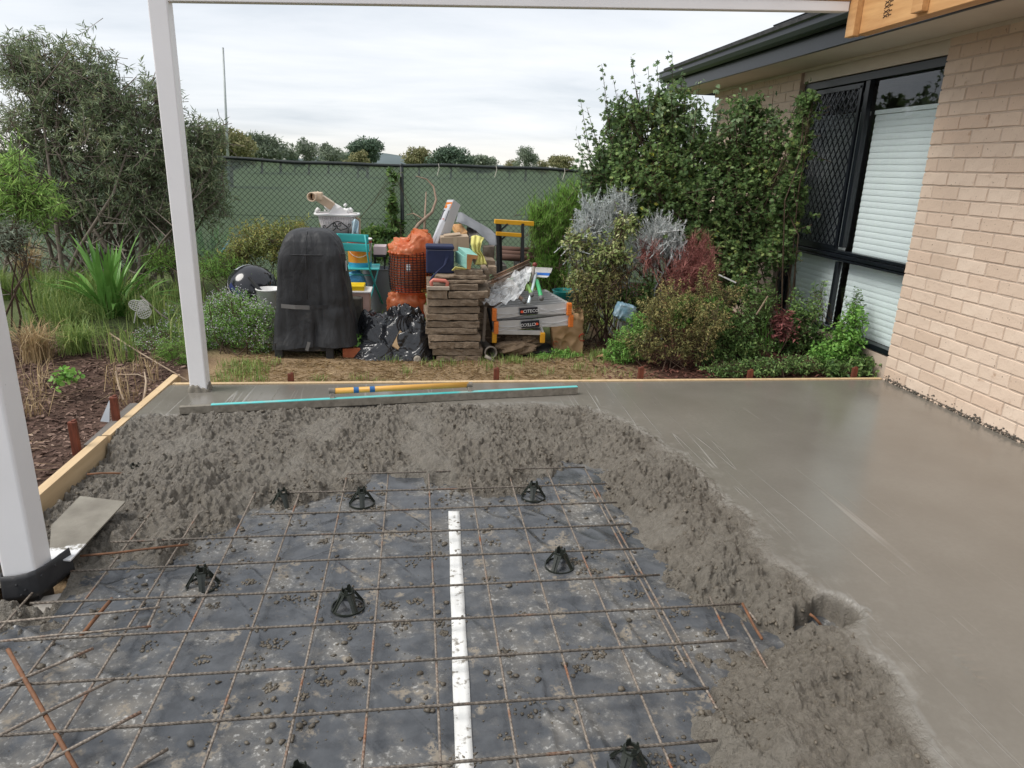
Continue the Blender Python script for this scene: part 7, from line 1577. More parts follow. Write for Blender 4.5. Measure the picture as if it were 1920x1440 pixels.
for k, (x0, x1, y0, y1) in enumerate(PV):
    Yp = 3.85 + (0.0 if k < 12 else 0.02 * (k - 11)) + rp.uniform(-0.006, 0.006); dep = 0.40 if k not in (10, 15) else 0.12
    c, s = fbox(zb(x0, y0), zb(x1, y1), Yp, dep); side = {2: ', left half of the split course', 3: ', right half of the split course', 10: ', brick sized block under the trowel', 11: ', right block beside the small one'}.get(k, '')
    o = rough_box((s[0], s[1], s[2] * 0.985), 300 + k); o.location = (c[0] + rp.uniform(-0.006, 0.006), c[1] + rp.uniform(-0.008, 0.008), c[2]); o.rotation_euler = (rp.uniform(-0.008, 0.008), rp.uniform(-0.008, 0.008), rp.uniform(-0.05, 0.05))
    tag(o, 'brown concrete paver, %s course of the stack%s' % (ORD[k], side), 'paver', 'pavers of the tall stack')
for k, (x0, x1, y0, y1, Y, d, lab) in enumerate(((855, 895, 640, 720, 4.0, 0.3, 'narrow rusty brown block leaning at the right of the stack top'), (890, 950, 615, 680, 4.25, 0.14, 'dark brown block end behind the stack top'), (820, 900, 790, 850, 4.05, 0.3, 'brown paver sticking out to the right below the stack top'), (780, 940, 560, 612, 4.35, 0.3, 'rough broken paver under the yellow cloth'))):
    c, s = fbox(zb(x0, y0), zb(x1, y1), Y, d); mb = MB(); mb.box((0, 0, 0), s, Ry(rp.uniform(-0.1, 0.1))); o = mb.build('paver', M_PAVER, None, bevel=0.007); o.location = c; tag(o, lab, 'paver')
# what carries the things behind: a second stack
ORD2 = ['first', 'second', 'third', 'fourth', 'fifth', 'sixth', 'seventh', 'eighth', 'ninth']
for k in range(9):
    mb = MB(); mb.box((0, 0, 0), (0.4, 0.4, 0.052)); o = mb.build('paver', M_PAVER, None, bevel=0.006); o.location = (0.62 + rp.uniform(-0.02, 0.02), 4.62 + rp.uniform(-0.02, 0.02), GZ0 + 0.028 + 0.054 * k); tag(o, 'brown paver, %s from the ground in the low stack behind the tall one' % ORD2[k], 'paver', 'pavers of the rear stack')
fl = thing('plaster_float', 'wooden trowel float with pink handle on the paver stack', 'trowel', tuple(B1(500, 785, 3.86)))
c, s = fbox(zb(412, 772), zb(588, 800), 3.82, 0.10); MB().box(c, s).build('board', mat('float_board', (0.40, 0.34, 0.27), 0.8, (0.3, 0.25, 0.2), 20, 0.3), fl, bevel=0.003)
mb = MB(); mb.tube([B1(452, 772, 3.86), B1(445, 735, 3.86), B1(462, 720, 3.86), B1(555, 726, 3.86), B1(572, 740, 3.86), B1(566, 775, 3.86)], 0.014, 10); mb.build('handle', mat('pink_handle', (0.62, 0.20, 0.15), 0.45), fl, True)

# ---- cooler bag, cardboard box, teal timber, yellow cloth
M_NAVY = mat('navy_fabric', (0.018, 0.026, 0.075), 0.8, (0.012, 0.018, 0.05), 6, 0.2, 300, 0.001)
ck = thing('cooler_bag', 'navy blue fabric cooler bag with shoulder strap on the pavers', 'bag', tuple(B1(515, 670, 4.0)))
c, s = fbox(zb(408, 490), zb(622, 672), 4.0, 0.17); MB().box(c, s).build('body', M_NAVY, ck, bevel=0.012, seg=3)
c3, s3 = fbox(zb(404, 455), zb(624, 488), 3.995, 0.18); MB().box(c3, s3).build('lid', M_NAVY, ck, bevel=0.010, seg=3)
mb = MB(); mb.tube([B1(412, 490, 3.985), B1(515, 492, 3.985), B1(618, 492, 3.985)], 0.003, 5); mb.build('zip', mat('zip', (0.05, 0.055, 0.09), 0.5), ck)
def ribbon(pts, w, m_, par, name='strap', th=0.003):
    mb = MB()
    for a, b_ in zip(pts[:-1], pts[1:]): mb.bar(a, b_, w, th)
    return mb.build(name, m_, par)
mb = MB(); P = [B1(570, 545, 3.985), B1(555, 600, 3.975), B1(500, 650, 3.965), B1(460, 690, 3.955), B1(440, 730, 3.95)]
mb.sheet(lambda u, v: tuple(np.array([np.interp(u * 4, range(5), [p[i] for p in P]) for i in range(3)]) + np.array([0.028 * (v - 0.5), 0, 0.012 * (v - 0.5)])), 16, 2); mb.build('strap', M_NAVY, ck, True, thick=0.003)
mb = MB(); mb.sheet(lambda u, v: tuple(B1(552 + 26 * v, 540 + 30 * u, 3.984)), 4, 2); mb.build('strap_loop', M_NAVY, ck, thick=0.003)
c, s = fbox(zb(522, 385), zb(738, 500), 4.3, 0.22); cx_ = thing('cardboard_box', 'plain brown cardboard box behind the navy cooler bag', 'box', (c[0], c[1], c[2] - s[2] / 2)); MB().box(c, s, Ry(R(-3))).build('carton', M_CARD2 if 'M_CARD2' in globals() else mat('brown_carton', (0.40, 0.31, 0.22), 0.8, (0.35, 0.265, 0.185), 6), cx_, bevel=0.003)
MB().bar((c[0], c[1] - s[1] / 2 - 0.002, c[2] + s[2] / 2), (c[0], c[1] - s[1] / 2 - 0.002, c[2] - s[2] / 2), 0.03, 0.0015).build('tape', mat('carton_tape', (0.46, 0.36, 0.25), 0.3), cx_)
MB().box((c[0] - 0.02, c[1], c[2] + s[2] / 2 + 0.008), (s[0] * 0.6, s[1] * 0.8, 0.008), Ry(-0.12)).build('flap', bpy.data.materials['brown_carton'], cx_)
M_TEALW = mat('teal_timber', (0.26, 0.50, 0.44), 0.7, (0.17, 0.38, 0.33), 7, 0.2, 30, stretch=(1, 1, 4))
M_OAK = mat('cut_timber_end', (0.44, 0.22, 0.085), 0.7, (0.32, 0.15, 0.055), 16)
def zf(x, y, Y): return gy(800 + x / 8.0, 360 + y / 8.0, Y)
for nm, lab, q in (('treated_timber', 'teal treated timber offcut, upper block with orange cut end', [(605, 930), (770, 950), (760, 1012), (600, 990), (470, 820), (640, 845), (640, 900), (470, 880)]), ('treated_timber', 'teal treated timber offcut standing below the upper block', [(600, 990), (690, 1000), (655, 1165), (600, 1155), (430, 885), (470, 880), (470, 1060), (425, 1050)])):
    t = thing(nm, lab, 'timber', tuple(zf(q[2][0], q[2][1], 3.95)), group='treated timber offcuts')
    Ff = [zf(x, y, 3.93) for x, y in q[:4]]; Bk = [zf(x, y, 4.10) for x, y in q[4:]]
    MB().hexa([Ff[3], Ff[2], Bk[2], Bk[3], Ff[0], Ff[1], Bk[1], Bk[0]]).build('block', M_TEALW, t, bevel=0.002)
    cen = sum(Ff) / 4; Fe = [cen + (p - cen) * 0.985 + np.array([0, -0.003, 0]) for p in Ff]; MB().add([tuple(p) for p in Fe] + [(p[0], p[1] + 0.002, p[2]) for p in Fe], [(0, 1, 2, 3), (0, 4, 5, 1), (1, 5, 6, 2), (2, 6, 7, 3), (3, 7, 4, 0)]).build('cut_end', M_OAK, t)
M_LEMON = mat('lemon_cloth', (0.66, 0.62, 0.22), 0.85, (0.52, 0.48, 0.15), 8)
def drape(rows, Ys, name, m_, lab, cat, nu=14, wav=0.012):
    """cloth through survey rows of points"""
    def fn(u, v):
        k = v * (len(rows) - 1); i = min(int(k), len(rows) - 2); f = k - i
        def at(r_, Y): kk = u * (len(r_) - 1); j = min(int(kk), len(r_) - 2); g = kk - j; x = r_[j][0] * (1 - g) + r_[j + 1][0] * g; y = r_[j][1] * (1 - g) + r_[j + 1][1] * g; return zf(x, y, Y + wav * math.sin(u * 15 + v * 4))
        return tuple(at(rows[i], Ys[i]) * (1 - f) + at(rows[i + 1], Ys[i + 1]) * f)
    o = MB().sheet(fn, nu, 20).build(name, m_, None, True, thick=0.004); return tag(o, lab, cat)
drape([[(670, 665), (740, 645), (865, 690)], [(660, 780), (740, 780), (830, 740)], [(690, 880), (750, 900), (800, 870)], [(770, 970), (820, 960), (860, 970)], [(720, 1090), (830, 1090), (905, 1085)]], [4.08, 4.02, 4.02, 4.02, 4.0], 'yellow_cloth', M_LEMON, 'pale yellow cloth draped over the timber offcuts', 'cloth')
drape([[(375, 1175), (430, 1120), (600, 1150)], [(400, 1180), (450, 1160), (600, 1165)]], [3.92, 3.94], 'yellow_rag', M_LEMON, 'pale yellow rag end under the teal timber', 'cloth', 8, 0.004)

# ---- long ladder carton, grey tarp, timber, trestle, logs
M_CARTON = mat('pale_carton', (0.60, 0.61, 0.64), 0.6, (0.54, 0.55, 0.58), 4)
TL, TR, BL, BR, T2, B2 = zf(310, 115, 4.62), zf(408, 112, 4.62), zf(60, 760, 4.40), zf(140, 830, 4.40), zf(512, 195, 4.72), zf(290, 800, 4.50)
cit = thing('ladder_carton', 'tall grey carton with orange and black labels leaning by the fence', 'carton', tuple(BL)); D2 = T2 - TR
MB().hexa([BL, BR, BR + D2, BL + D2, TL, TR, T2, TL + D2]).build('box', M_CARTON, cit, bevel=0.003)
def on_face(u, v): p = (TL * (1 - u) + TR * u) * (1 - v) + (BL * (1 - u) + BR * u) * v; return p
nf = np.cross(TR - TL, BL - TL); nf = nf / np.linalg.norm(nf); nf = nf if nf[1] < 0 else -nf
def face_patch(u0, u1, v0, v1, m_, name, e=0.0015):
    P = [on_face(u0, v0), on_face(u1, v0), on_face(u1, v1), on_face(u0, v1)]; return MB().add([tuple(p + nf * e) for p in P] + [tuple(p - nf * 0.001) for p in P], [(0, 3, 2, 1), (0, 1, 5, 4), (1, 2, 6, 5), (2, 3, 7, 6), (3, 0, 4, 7)]).build(name, m_, cit)
M_ORL = mat('orange_print', (0.78, 0.22, 0.02), 0.5); M_BLK = mat('black_print', (0.012, 0.012, 0.018), 0.5); M_WHT = mat('white_print', (0.85, 0.85, 0.85), 0.5)
face_patch(0.04, 0.96, 0.06, 0.20, M_ORL, 'orange_label'); face_patch(0.05, 0.95, 0.235, 0.47, M_BLK, 'black_label'); face_patch(0.50, 0.56, 0.56, 0.98, mat('dark_seam', (0.2, 0.2, 0.22), 0.6), 'seam_line')
def letter(body, size, origin, xdir, ydir, m_, par, name='lettering', e=0.0022):
    me = text_mesh(body, size); xd = np.array(xdir) / np.linalg.norm(xdir); yd = np.array(ydir) / np.linalg.norm(ydir); nn = np.cross(xd, yd); co = np.empty(len(me.vertices) * 3, np.float32); me.vertices.foreach_get('co', co); co = co.reshape(-1, 3)
    w = np.array(origin)[None] + co[:, :1] * xd + co[:, 1:2] * yd + nn * e - np.array(par.location)[None]; me.vertices.foreach_set('co', w.astype(np.float32).ravel()); me.update(); return link(name, me, m_, par)
axd = TL - BL; ayd = -(TR - TL)
letter('CITECO', 0.033, on_face(0.5, 0.34), axd, ayd, M_WHT, cit); P_ = on_face(0.5, 0.448)
MB().box(tuple(P_ + nf * 0.002), (0.020, 0.002, 0.016), Ry(R(-25))).build('house_mark', mat('red_mark', (0.75, 0.07, 0.03), 0.5), cit)
letter('4', 0.05, on_face(0.5, 0.13), axd, ayd, M_WHT, cit)
M_TARP = mat('grey_tarp', (0.20, 0.205, 0.215), 0.45, (0.15, 0.155, 0.165), 5, 0.3, 25, 0.008)
rowsT = [[(470, 310), (520, 305), (640, 380), (800, 470), (975, 575)], [(455, 390), (560, 390), (690, 470), (860, 600), (1040, 640)], [(440, 450), (570, 480), (700, 540), (900, 720), (1055, 800)], [(470, 455), (600, 500), (740, 580), (930, 760), (950, 860)]]
drape(rowsT, [4.90, 4.80, 4.70, 4.66], 'grey_tarp', M_TARP, 'stiff grey tarpaulin sheet spilling over the timbers', 'tarpaulin', 26, 0.01)
for lab, q, m_ in (('pale pine timber end poking out under the grey tarpaulin', [(385, 480), (520, 475), (610, 590), (505, 640)], M_PINE), ('grey timber beside the pine end under the tarpaulin', [(600, 520), (730, 545), (790, 650), (640, 690)], M_GREYW)):
    t = thing('timber_offcut', lab, 'timber', tuple(zf(q[2][0], q[2][1], 4.4))); a, b_, c, d = zf(*q[0], 4.80), zf(*q[1], 4.80), zf(*q[2], 4.58), zf(*q[3], 4.58); dn = np.array([0, 0, -0.05]); MB().hexa([d + dn, c + dn, b_ + dn, a + dn, d, c, b_, a]).build('stick', m_, t, bevel=0.003)
pc_ = zf(930, 930, 4.6); dr = thing('rusty_can', 'round rust stained concrete filled can below the tarpaulin', 'can', (pc_[0], 4.6, pc_[2] - 0.06)); MB().lathe([(0, -0.075), (0.050, -0.075), (0.052, 0.06), (0.054, 0.07), (0.046, 0.07), (0.044, 0.05), (0, 0.05)], 24, (pc_[0], 4.6, pc_[2])).build('body', mat('stained_can', (0.20, 0.17, 0.14), 0.8, (0.10, 0.075, 0.06), 20), dr, True)
M_YTR = mat('trestle_yellow', (0.78, 0.40, 0.015), 0.4, (0.70, 0.34, 0.012), 6, dirt=(0.55, 0.45, 0.3), dscale=20, dlo=0.66, dhi=0.74)
Yt = 5.2; tre = thing('trestle', 'yellow and black folding trestle in front of the fence', 'trestle', (zf(1100, 1090, Yt)[0], Yt, GZ0))
tp0 = zf(1020, 440, Yt); MB().bar(zf(1018, 440, Yt), zf(1470, 468, Yt + 0.02) + (zf(1470, 468, Yt + 0.02) - zf(1018, 440, Yt)) * 0.3, 0.045, 0.040).build('top_bar', M_YTR, tre, bevel=0.003); MB().bar(zf(1040, 622, Yt - 0.02), zf(1460, 652, Yt), 0.03, 0.036).build('lower_bar', M_YTR, tre, bevel=0.003)
def gnd_down(p): return (p[0], p[1], GZ0)
for x0, x1, dy in ((1060, 1090, -0.12), (1100, 1140, 0.08)):
    a = zf(x0, 460, Yt); e_ = zf(x1, 1090, Yt + dy); e_ = np.array([e_[0] + 0.01, Yt + dy, GZ0]); MB().bar(a, e_, 0.026).build('leg', M_IRON, tre)
for dy in (-0.12, 0.08):
    a = zf(1440, 475, Yt); MB().bar(a, (a[0] + 0.02, Yt + dy, GZ0), 0.026).build('leg', M_IRON, tre)
MB().bar(zf(1110, 575, Yt - 0.01), zf(1215, 478, Yt - 0.01), 0.016).build('brace', M_IRON, tre); MB().bar(zf(1120, 720, Yt - 0.01), zf(1190, 650, Yt - 0.01), 0.016).build('brace', M_IRON, tre)
M_LOG = mat('dark_log', (0.13, 0.07, 0.05), 0.85, (0.07, 0.038, 0.028), 10, 0.4, 40, stretch=(0.5, 4, 4))
for k, (y0, Y, lab) in enumerate(((870, 5.75, 'topmost of the dark round poles behind the trestle'), (935, 5.68, 'middle dark round pole behind the trestle'), (990, 5.60, 'lowest dark round pole behind the trestle'))):
    a, b_ = zf(1040, y0 - 20, Y), zf(1560, y0 + 15, Y); o = MB().tube([a, (a + b_) / 2, b_ + (b_ - a) * 0.3], 0.034, 10).build('round_pole', M_LOG, None, True); tag(o, lab, 'pole', 'round poles behind the trestle')
for k, q in enumerate((5.72, 5.66)):
    a = zf(1100 + 300 * k, 1020, q); o = MB().box((a[0], 5.66, (GZ0 + a[2]) / 2 - 0.02), (0.09, 0.30, max(0.05, a[2] - GZ0 - 0.01))).build('bearer_block', M_GREYW, None, bevel=0.004); tag(o, 'grey bearer block under the %s end of the round poles' % ('left', 'right')[k], 'block')
# bundle of thin rods
M_ROD = mat('rod_steel', (0.34, 0.29, 0.25), 0.5, (0.20, 0.13, 0.09), 12, metal=0.3); M_RODW = mat('rod_wood', (0.30, 0.17, 0.10), 0.8)
for k in range(14):
    a = B1(900 + rp.uniform(-20, 70), 690 + 5 * k + rp.uniform(-4, 4), 4.35 - 0.01 * k); b_ = B1(1200 + rp.uniform(-30, 20), 565 + 6 * k + rp.uniform(-4, 4), 4.85)
    o = MB().tube([a, b_], 0.0055, 6).build('thin_rod', M_RODW if k % 3 == 0 else M_ROD, None, True); tag(o, '%s rod in the bundle between the pavers and the broom' % ('thin brown wooden' if k % 3 == 0 else 'thin grey steel'), 'rod', 'bundle of thin rods')

# ---- folded aluminium platforms with lettered labels, tools, clear film
M_ALU = mat('aluminium_ladder', (0.58, 0.58, 0.58), 0.38, (0.48, 0.48, 0.48), 7, metal=0.55)
M_ORF = mat('orange_foot', (0.72, 0.20, 0.03), 0.5); M_YEF = mat('amber_foot', (0.72, 0.36, 0.02), 0.5)
def ladder(lab, FL, FR, BLk, BRk, hgt, flip, feet_m, rungs, label_uv, lbl=True):
    """FL, FR: front stile tops; BLk, BRk: back ends; hgt: stile depth"""
    FL, FR, BLk, BRk = [np.array(p) for p in (FL, FR, BLk, BRk)]; dn = np.array([0, 0, -hgt]); t = thing('folding_platform', lab, 'ladder', tuple((FL + FR) / 2 + dn), group='folded aluminium platforms')
    for a, b_ in ((FL, BLk), (FR, BRk)): MB().bar(a + dn / 2, b_ + dn / 2, 0.026, hgt * 0.92).build('stile', M_ALU, t, bevel=0.002)
    for k in range(rungs):
        f = (k + 0.6) / rungs; a, b_ = FL + (BLk - FL) * f, FR + (BRk - FR) * f; MB().bar(a + np.array([0.012, 0, -0.012]), b_ + np.array([-0.012, 0, -0.012]), 0.012, 0.022).build('rung', M_ALU, t)
        MB().bar(a + np.array([0.012, 0.04, -0.03]), b_ + np.array([-0.012, 0.04, -0.03]), 0.075, 0.004).build('tread', mat('dark_tread', (0.10, 0.10, 0.105), 0.6) if 'dark_tread' not in bpy.data.materials else bpy.data.materials['dark_tread'], t)
    # waisted front panel with diagonal gussets
    w = FR - FL; y0 = -0.006
    def pt(u, v): v2 = 0.5 + (v - 0.5) * (0.80 + 0.20 * min(1, abs(2 * u - 1) * 1.6)) + (0.05 if flip else -0.05) * (1 - abs(2 * u - 1)); return tuple(FL + w * (0.02 + 0.96 * u) + dn * v2 + np.array([0, y0 + 0.02 * max(0, 1 - abs(2 * u - 1) * 2.2), 0]))
    MB().sheet(pt, 24, 2).build('front_panel', M_ALU, t, thick=0.003)
    for u0, u1, v0, v1 in ((0.02, 0.38, 0.95, 0.45), (0.98, 0.62, 0.95, 0.45), (0.02, 0.38, 0.5, 0.92), (0.98, 0.62, 0.5, 0.9)): MB().bar(np.array(pt(u0, v0)) + np.array([0, -0.006, 0]), np.array(pt(u1, v1)) + np.array([0, -0.006, 0]), 0.010, 0.008).build('gusset', M_ALU, t)
    for p in (FL, FR):
        mb = MB(); mb.box(tuple(p + dn * 0.55 + np.array([0, -0.018, 0])), (0.036, 0.045, hgt * 1.16)); f_ = mb.build('foot', feet_m, t, bevel=0.003)
        mb = MB()
        for j in range(5): mb.box(tuple(p + dn * (0.15 + 0.2 * j) + np.array([0, -0.0425, 0])), (0.034, 0.004, hgt * 0.07))
        mb.build('foot_ridges', feet_m, f_)
    if lbl:
        u0, u1 = label_uv; c = (np.array(pt(u0, 0.5)) + np.array(pt(u1, 0.5))) / 2 + np.array([0, -0.024, 0]); ww = np.linalg.norm(np.array(pt(u1, .5)) - np.array(pt(u0, .5))); hh = hgt * 0.66; xd = w / np.linalg.norm(w); rotl = Matrix.Rotation(-math.atan2(xd[2], xd[0]), 3, 'Y')
        MB().box(tuple(c), (ww, 0.003, hh), rotl).build('label', M_BLK, t); sg = -1 if flip else 1
        letter('CITECO', hh * 0.62, c + sg * xd * ww * 0.12 + np.array([0, -0.002, 0]), sg * xd, sg * np.array([0, 0, 1]), M_WHT, t); m0 = c - sg * xd * ww * 0.37 + np.array([0, -0.003, 0])
        MB().prism([(-0.011, -0.010), (0.011, -0.010), (0.011, 0.004), (0.0, 0.011), (-0.011, 0.004)], 1, -0.001, 0.001).build('house_mark', mat('red_mark2', (0.75, 0.09, 0.03), 0.5) if 'red_mark2' not in bpy.data.materials else bpy.data.materials['red_mark2'], t, world=False).location = tuple(m0 - np.array(t.location))
    return t
def zg(x, y, Y): return gy(900 + x / 7.2, 480 + y / 7.2, Y)
Yl = 3.97
h1 = zg(190, 705, Yl)[2] - zg(190, 860, Yl)[2]
back_l, back_r = np.array([gy(1000, 525, 4.75)[0] - 0.10, 4.75, zg(200, 705, Yl)[2] + 0.01]), np.array([gy(1022, 528, 4.75)[0], 4.75, zg(1200, 640, Yl)[2] - 0.02])
ladder('upper folded aluminium platform with CITECO label upright and orange feet', zg(190, 705, Yl), zg(1200, 632, Yl), back_l, back_r, h1 * 0.92, False, M_ORF, 7, (0.33, 0.58))
dz = np.array([0, 0, -h1 * 1.02])
ladder('lower folded aluminium platform with upside down CITECO label and orange feet', zg(215, 880, Yl), zg(1222, 790, Yl), back_l + dz, back_r + dz, h1 * 0.92, True, M_ORF, 4, (0.33, 0.58))
st = thing('step_stool', 'small aluminium step stool with amber feet under the platforms', 'step stool', tuple(zg(520, 1100, Yl)))
stz = zg(500, 1010, Yl)
for x in (192, 842):
    p = zg(x, 1100, Yl - 0.01); hh = (zg(x, 1040, Yl)[2] - zg(x, 1175, Yl)[2]); mb = MB(); mb.box(tuple(p), (0.036, 0.04, hh)); f_ = mb.build('foot', M_YEF, st, bevel=0.003); mb = MB()
    for j in range(6): mb.box((p[0], p[1] - 0.021, p[2] + hh * (j - 2.5) / 6.5), (0.036, 0.004, hh * 0.07))
    mb.build('foot_ridges', M_YEF, f_); MB().bar(p + np.array([0, 0.02, hh * 0.4]), p + np.array([-0.03 if x > 500 else 0.03, 0.5, hh * 0.4]), 0.02, 0.04).build('stile', M_ALU, st)
MB().bar(zg(215, 1025, Yl), zg(820, 1035, Yl), 0.02, 0.035).build('cross_bar', M_ALU, st, bevel=0.002); MB().bar(zg(800, 905, Yl + 0.06), zg(845, 1040, Yl), 0.018).build('brace', M_ALU, st)
tu = thing('silver_tube', 'silver tube with dark printed label under the platforms', 'tube', tuple(zg(580, 940, Yl + 0.05))); ta, tb2 = zg(330, 965, Yl + 0.06), zg(770, 938, Yl + 0.06); MB().tube([ta, tb2], 0.024, 16).build('barrel', M_ALU, tu, True)
tA, tB = zg(380, 962, Yl + 0.06), zg(590, 948, Yl + 0.06); MB().tube([tA, tB], 0.0247, 16, False).build('label', mat('brown_label', (0.10, 0.035, 0.02), 0.5, (0.30, 0.10, 0.03), 60), tu, True)
# broom, handles, knob
M_GRN = mat('green_handle', (0.05, 0.38, 0.14), 0.4); M_LIME = mat('lime_handle', (0.22, 0.42, 0.10), 0.5); M_BWN = mat('brown_grip', (0.17, 0.105, 0.075), 0.7)
bro = thing('broom', 'broom with blue head and pale bristles lying on the platforms', 'broom', tuple(zg(860, 240, 4.55)))
MB().tube([zg(655, 635, 3.93), zg(710, 430, 4.2), zg(755, 240, 4.52)], 0.012, 10).build('handle', mat('pale_blue_metal', (0.55, 0.68, 0.74), 0.3, (0.7, 0.75, 0.78), 20, metal=0.3), bro, True)
P = [zg(755, 255, 4.52), zg(935, 268, 4.52), zg(945, 232, 4.55), zg(750, 222, 4.55)]; bk_ = np.array([0, 0.05, 0.0]); MB().hexa([P[0], P[1], P[1] + bk_, P[0] + bk_, P[3], P[2], P[2] + bk_, P[3] + bk_]).build('head', mat('broom_blue', (0.02, 0.14, 0.50), 0.4), bro, bevel=0.003)
mb = MB()
for k in range(26):
    f = k / 25; a = zg(640 + 310 * f, 222 + 10 * f, 4.56); b_ = zg(620 + 355 * f, 145 + 18 * f, 4.60); mb.tube([a, b_], [0.005, 0.0035], 5)
mb.build('bristles', mat('pale_bristle', (0.62, 0.60, 0.58), 0.8), bro)
MB().hexa([zg(770, 285, 4.5), zg(905, 290, 4.5), zg(905, 290, 4.53), zg(770, 285, 4.53), zg(760, 255, 4.51), zg(935, 268, 4.51), zg(935, 268, 4.54), zg(760, 255, 4.54)]).build('scraper', M_WHITEP, bro)
for lab, pts, m_, rad in (('green tool handle with grey cap, rightmost on the platforms', [(768, 335, 4.4), (795, 430, 4.2), (830, 575, 3.94)], M_GRN, 0.017), ('lime green tool handle beside the broom handle', [(645, 400, 4.25), (700, 530, 4.0)], M_LIME, 0.014), ('short brown wooden grip at the left of the handles', [(520, 540, 4.15), (600, 615, 3.95)], M_BWN, 0.016)):
    t = thing('hand_tool', lab, 'tool', tuple(zg(*pts[-1])), group='tools lying on the platforms'); P = [zg(*p) for p in pts]; MB().tube(P, rad, 12).build('shaft', m_, t, True); MB().tube([P[-1] - (P[-1] - P[-2]) * 0.12, P[-1] + (P[-1] - P[-2]) * 0.03], rad * 1.12, 12).build('end_cap', mat('grey_cap', (0.14, 0.14, 0.14), 0.6) if 'grey_cap' not in bpy.data.materials else bpy.data.materials['grey_cap'], t, True)
kn = thing('knobbed_handle', 'grey handle ending in a round dark red knob beside the broom', 'handle', tuple(zg(700, 330, 4.5))); MB().tube([zg(700, 360, 4.45), zg(730, 140, 4.52)], 0.013, 10).build('shaft', mat('grey_shaft', (0.28, 0.25, 0.22), 0.6), kn, True)
kc_ = zg(740, 118, 4.52); MB().lathe([(0.021 * math.cos(t), 0.021 * math.sin(t)) for t in np.linspace(-math.pi / 2, math.pi / 2, 9)], 16, kc_).build('knob', mat('red_knob', (0.22, 0.04, 0.03), 0.4), kn, True)
# clear plastic film
M_FILM, nt, b, out = nodes_of('clear_film'); b.inputs['Base Color'].default_value = (0.80, 0.82, 0.83, 1); b.inputs['Roughness'].default_value = 0.18
tr = nt.nodes.new('ShaderNodeBsdfTransparent'); mx = nt.nodes.new('ShaderNodeMixShader'); nt.links.new(mrange(nt, noise(nt, 14, 5, 0.6), 0.35, 0.7, 0.40, 0.78), mx.inputs[0]); nt.links.new(b.outputs[0], mx.inputs[1]); nt.links.new(tr.outputs[0], mx.inputs[2]); nt.links.new(mx.outputs[0], out.inputs[0]); bump(nt, b, noise(nt, 12, 4), 0.6, 0.02)
FR_ = [[(270, 320), (400, 260), (520, 210), (690, 190)], [(160, 430), (350, 360), (520, 330), (680, 300)], [(90, 570), (300, 500), (480, 450), (620, 420)], [(10, 640), (180, 690), (400, 660), (540, 545)]]; FY = [4.55, 4.35, 4.10, 3.93]
def film(u, v):
    k = v * 3; i = min(int(k), 2); f = k - i
    def at(r_, Y): kk = u * 3; j = min(int(kk), 2); g = kk - j; return zg(r_[j][0] * (1 - g) + r_[j + 1][0] * g, r_[j][1] * (1 - g) + r_[j + 1][1] * g, Y)
    p = at(FR_[i], FY[i]) * (1 - f) + at(FR_[i + 1], FY[i + 1]) * f; q = 0.035 * (abs(float(vn(np.array(u * 6 + v * 3), np.array(v * 6 - u * 2), 8)) - 0.5) * 2) + 0.018 * (float(vn(np.array(u * 13), np.array(v * 13), 9)) - 0.5); return (p[0], p[1] - 0.3 * q, p[2] + q)
o = MB().sheet(film, 44, 40).build('clear_plastic_film', M_FILM, None, True); tag(o, 'crumpled clear plastic film draped over the folded platforms', 'plastic film')
# rocks, pipe, dark tray, spade handle
def rock(lab, p, size, seed, m_):
    n = 22; vs_ = []; r2 = Rz(seed * 1.3)
    for j in range(n + 1):
        ph = -math.pi / 2 + math.pi * j / n
        for i in range(2 * n):
            th = math.pi * i / n; d = np.array([math.cos(ph) * math.cos(th), math.cos(ph) * math.sin(th), math.sin(ph)]); w = float(worley(np.array(d[0] * 1.7 + seed + d[2]), np.array(d[1] * 1.7 - d[2] * 1.3), seed)[0]); w2 = float(fbm(np.array(d[0] * 5 + d[2] * 4), np.array(d[1] * 5 + seed - d[2] * 3), 3, seed)); k = 0.72 + 0.42 * w + 0.22 * (w2 - 0.5)
            q = r2 @ Vector((d[0] * k, d[1] * k, d[2] * k)); vs_.append((p[0] + q[0] * size[0] / 2, p[1] + q[1] * size[1] / 2, p[2] + q[2] * size[2] / 2))
    fs = [(j * 2 * n + i, j * 2 * n + (i + 1) % (2 * n), (j + 1) * 2 * n + (i + 1) % (2 * n), (j + 1) * 2 * n + i) for j in range(n) for i in range(2 * n)]
    o = MB().add(vs_, fs).build('sandstone_rock', m_, None, False); return tag(o, lab, 'rock', 'rocks under the platforms')
M_ROCK = mat('brown_rock', (0.21, 0.15, 0.095), 0.95, (0.095, 0.065, 0.042), 18, 1.0, 50, 0.012)
rock('long brown rock slab under the stool, nearest the grass', zg(480, 1240, 3.98), (0.40, 0.20, 0.13), 3, M_ROCK); rock('brown rock wedged under the stool at the right', zg(660, 1140, 4.08), (0.27, 0.2, 0.13), 7, M_ROCK); rock('small pale brown rock behind the long slab', zg(450, 1110, 4.12), (0.22, 0.18, 0.12), 11, M_ROCK)
pp = zg(145, 1310, 3.86); pi_ = thing('clay_pipe', 'short grey pipe with its open end facing the slab', 'pipe', (pp[0], 3.88, GZ0)); axp = Vector((0.1, -1, 0.08)).normalized(); rp2 = Vector((0, 0, 1)).rotation_difference(axp).to_matrix(); MB().lathe([(0.038, -0.35), (0.049, -0.35), (0.049, 0.0), (0.052, 0.002), (0.052, 0.02), (0.040, 0.02), (0.039, -0.33), (0.0, -0.33)], 28, (pp[0], 3.88, pp[2]), rp2).build('barrel', mat('grey_pipe', (0.21, 0.185, 0.155), 0.7, (0.12, 0.10, 0.08), 20, 0.4), pi_, True)
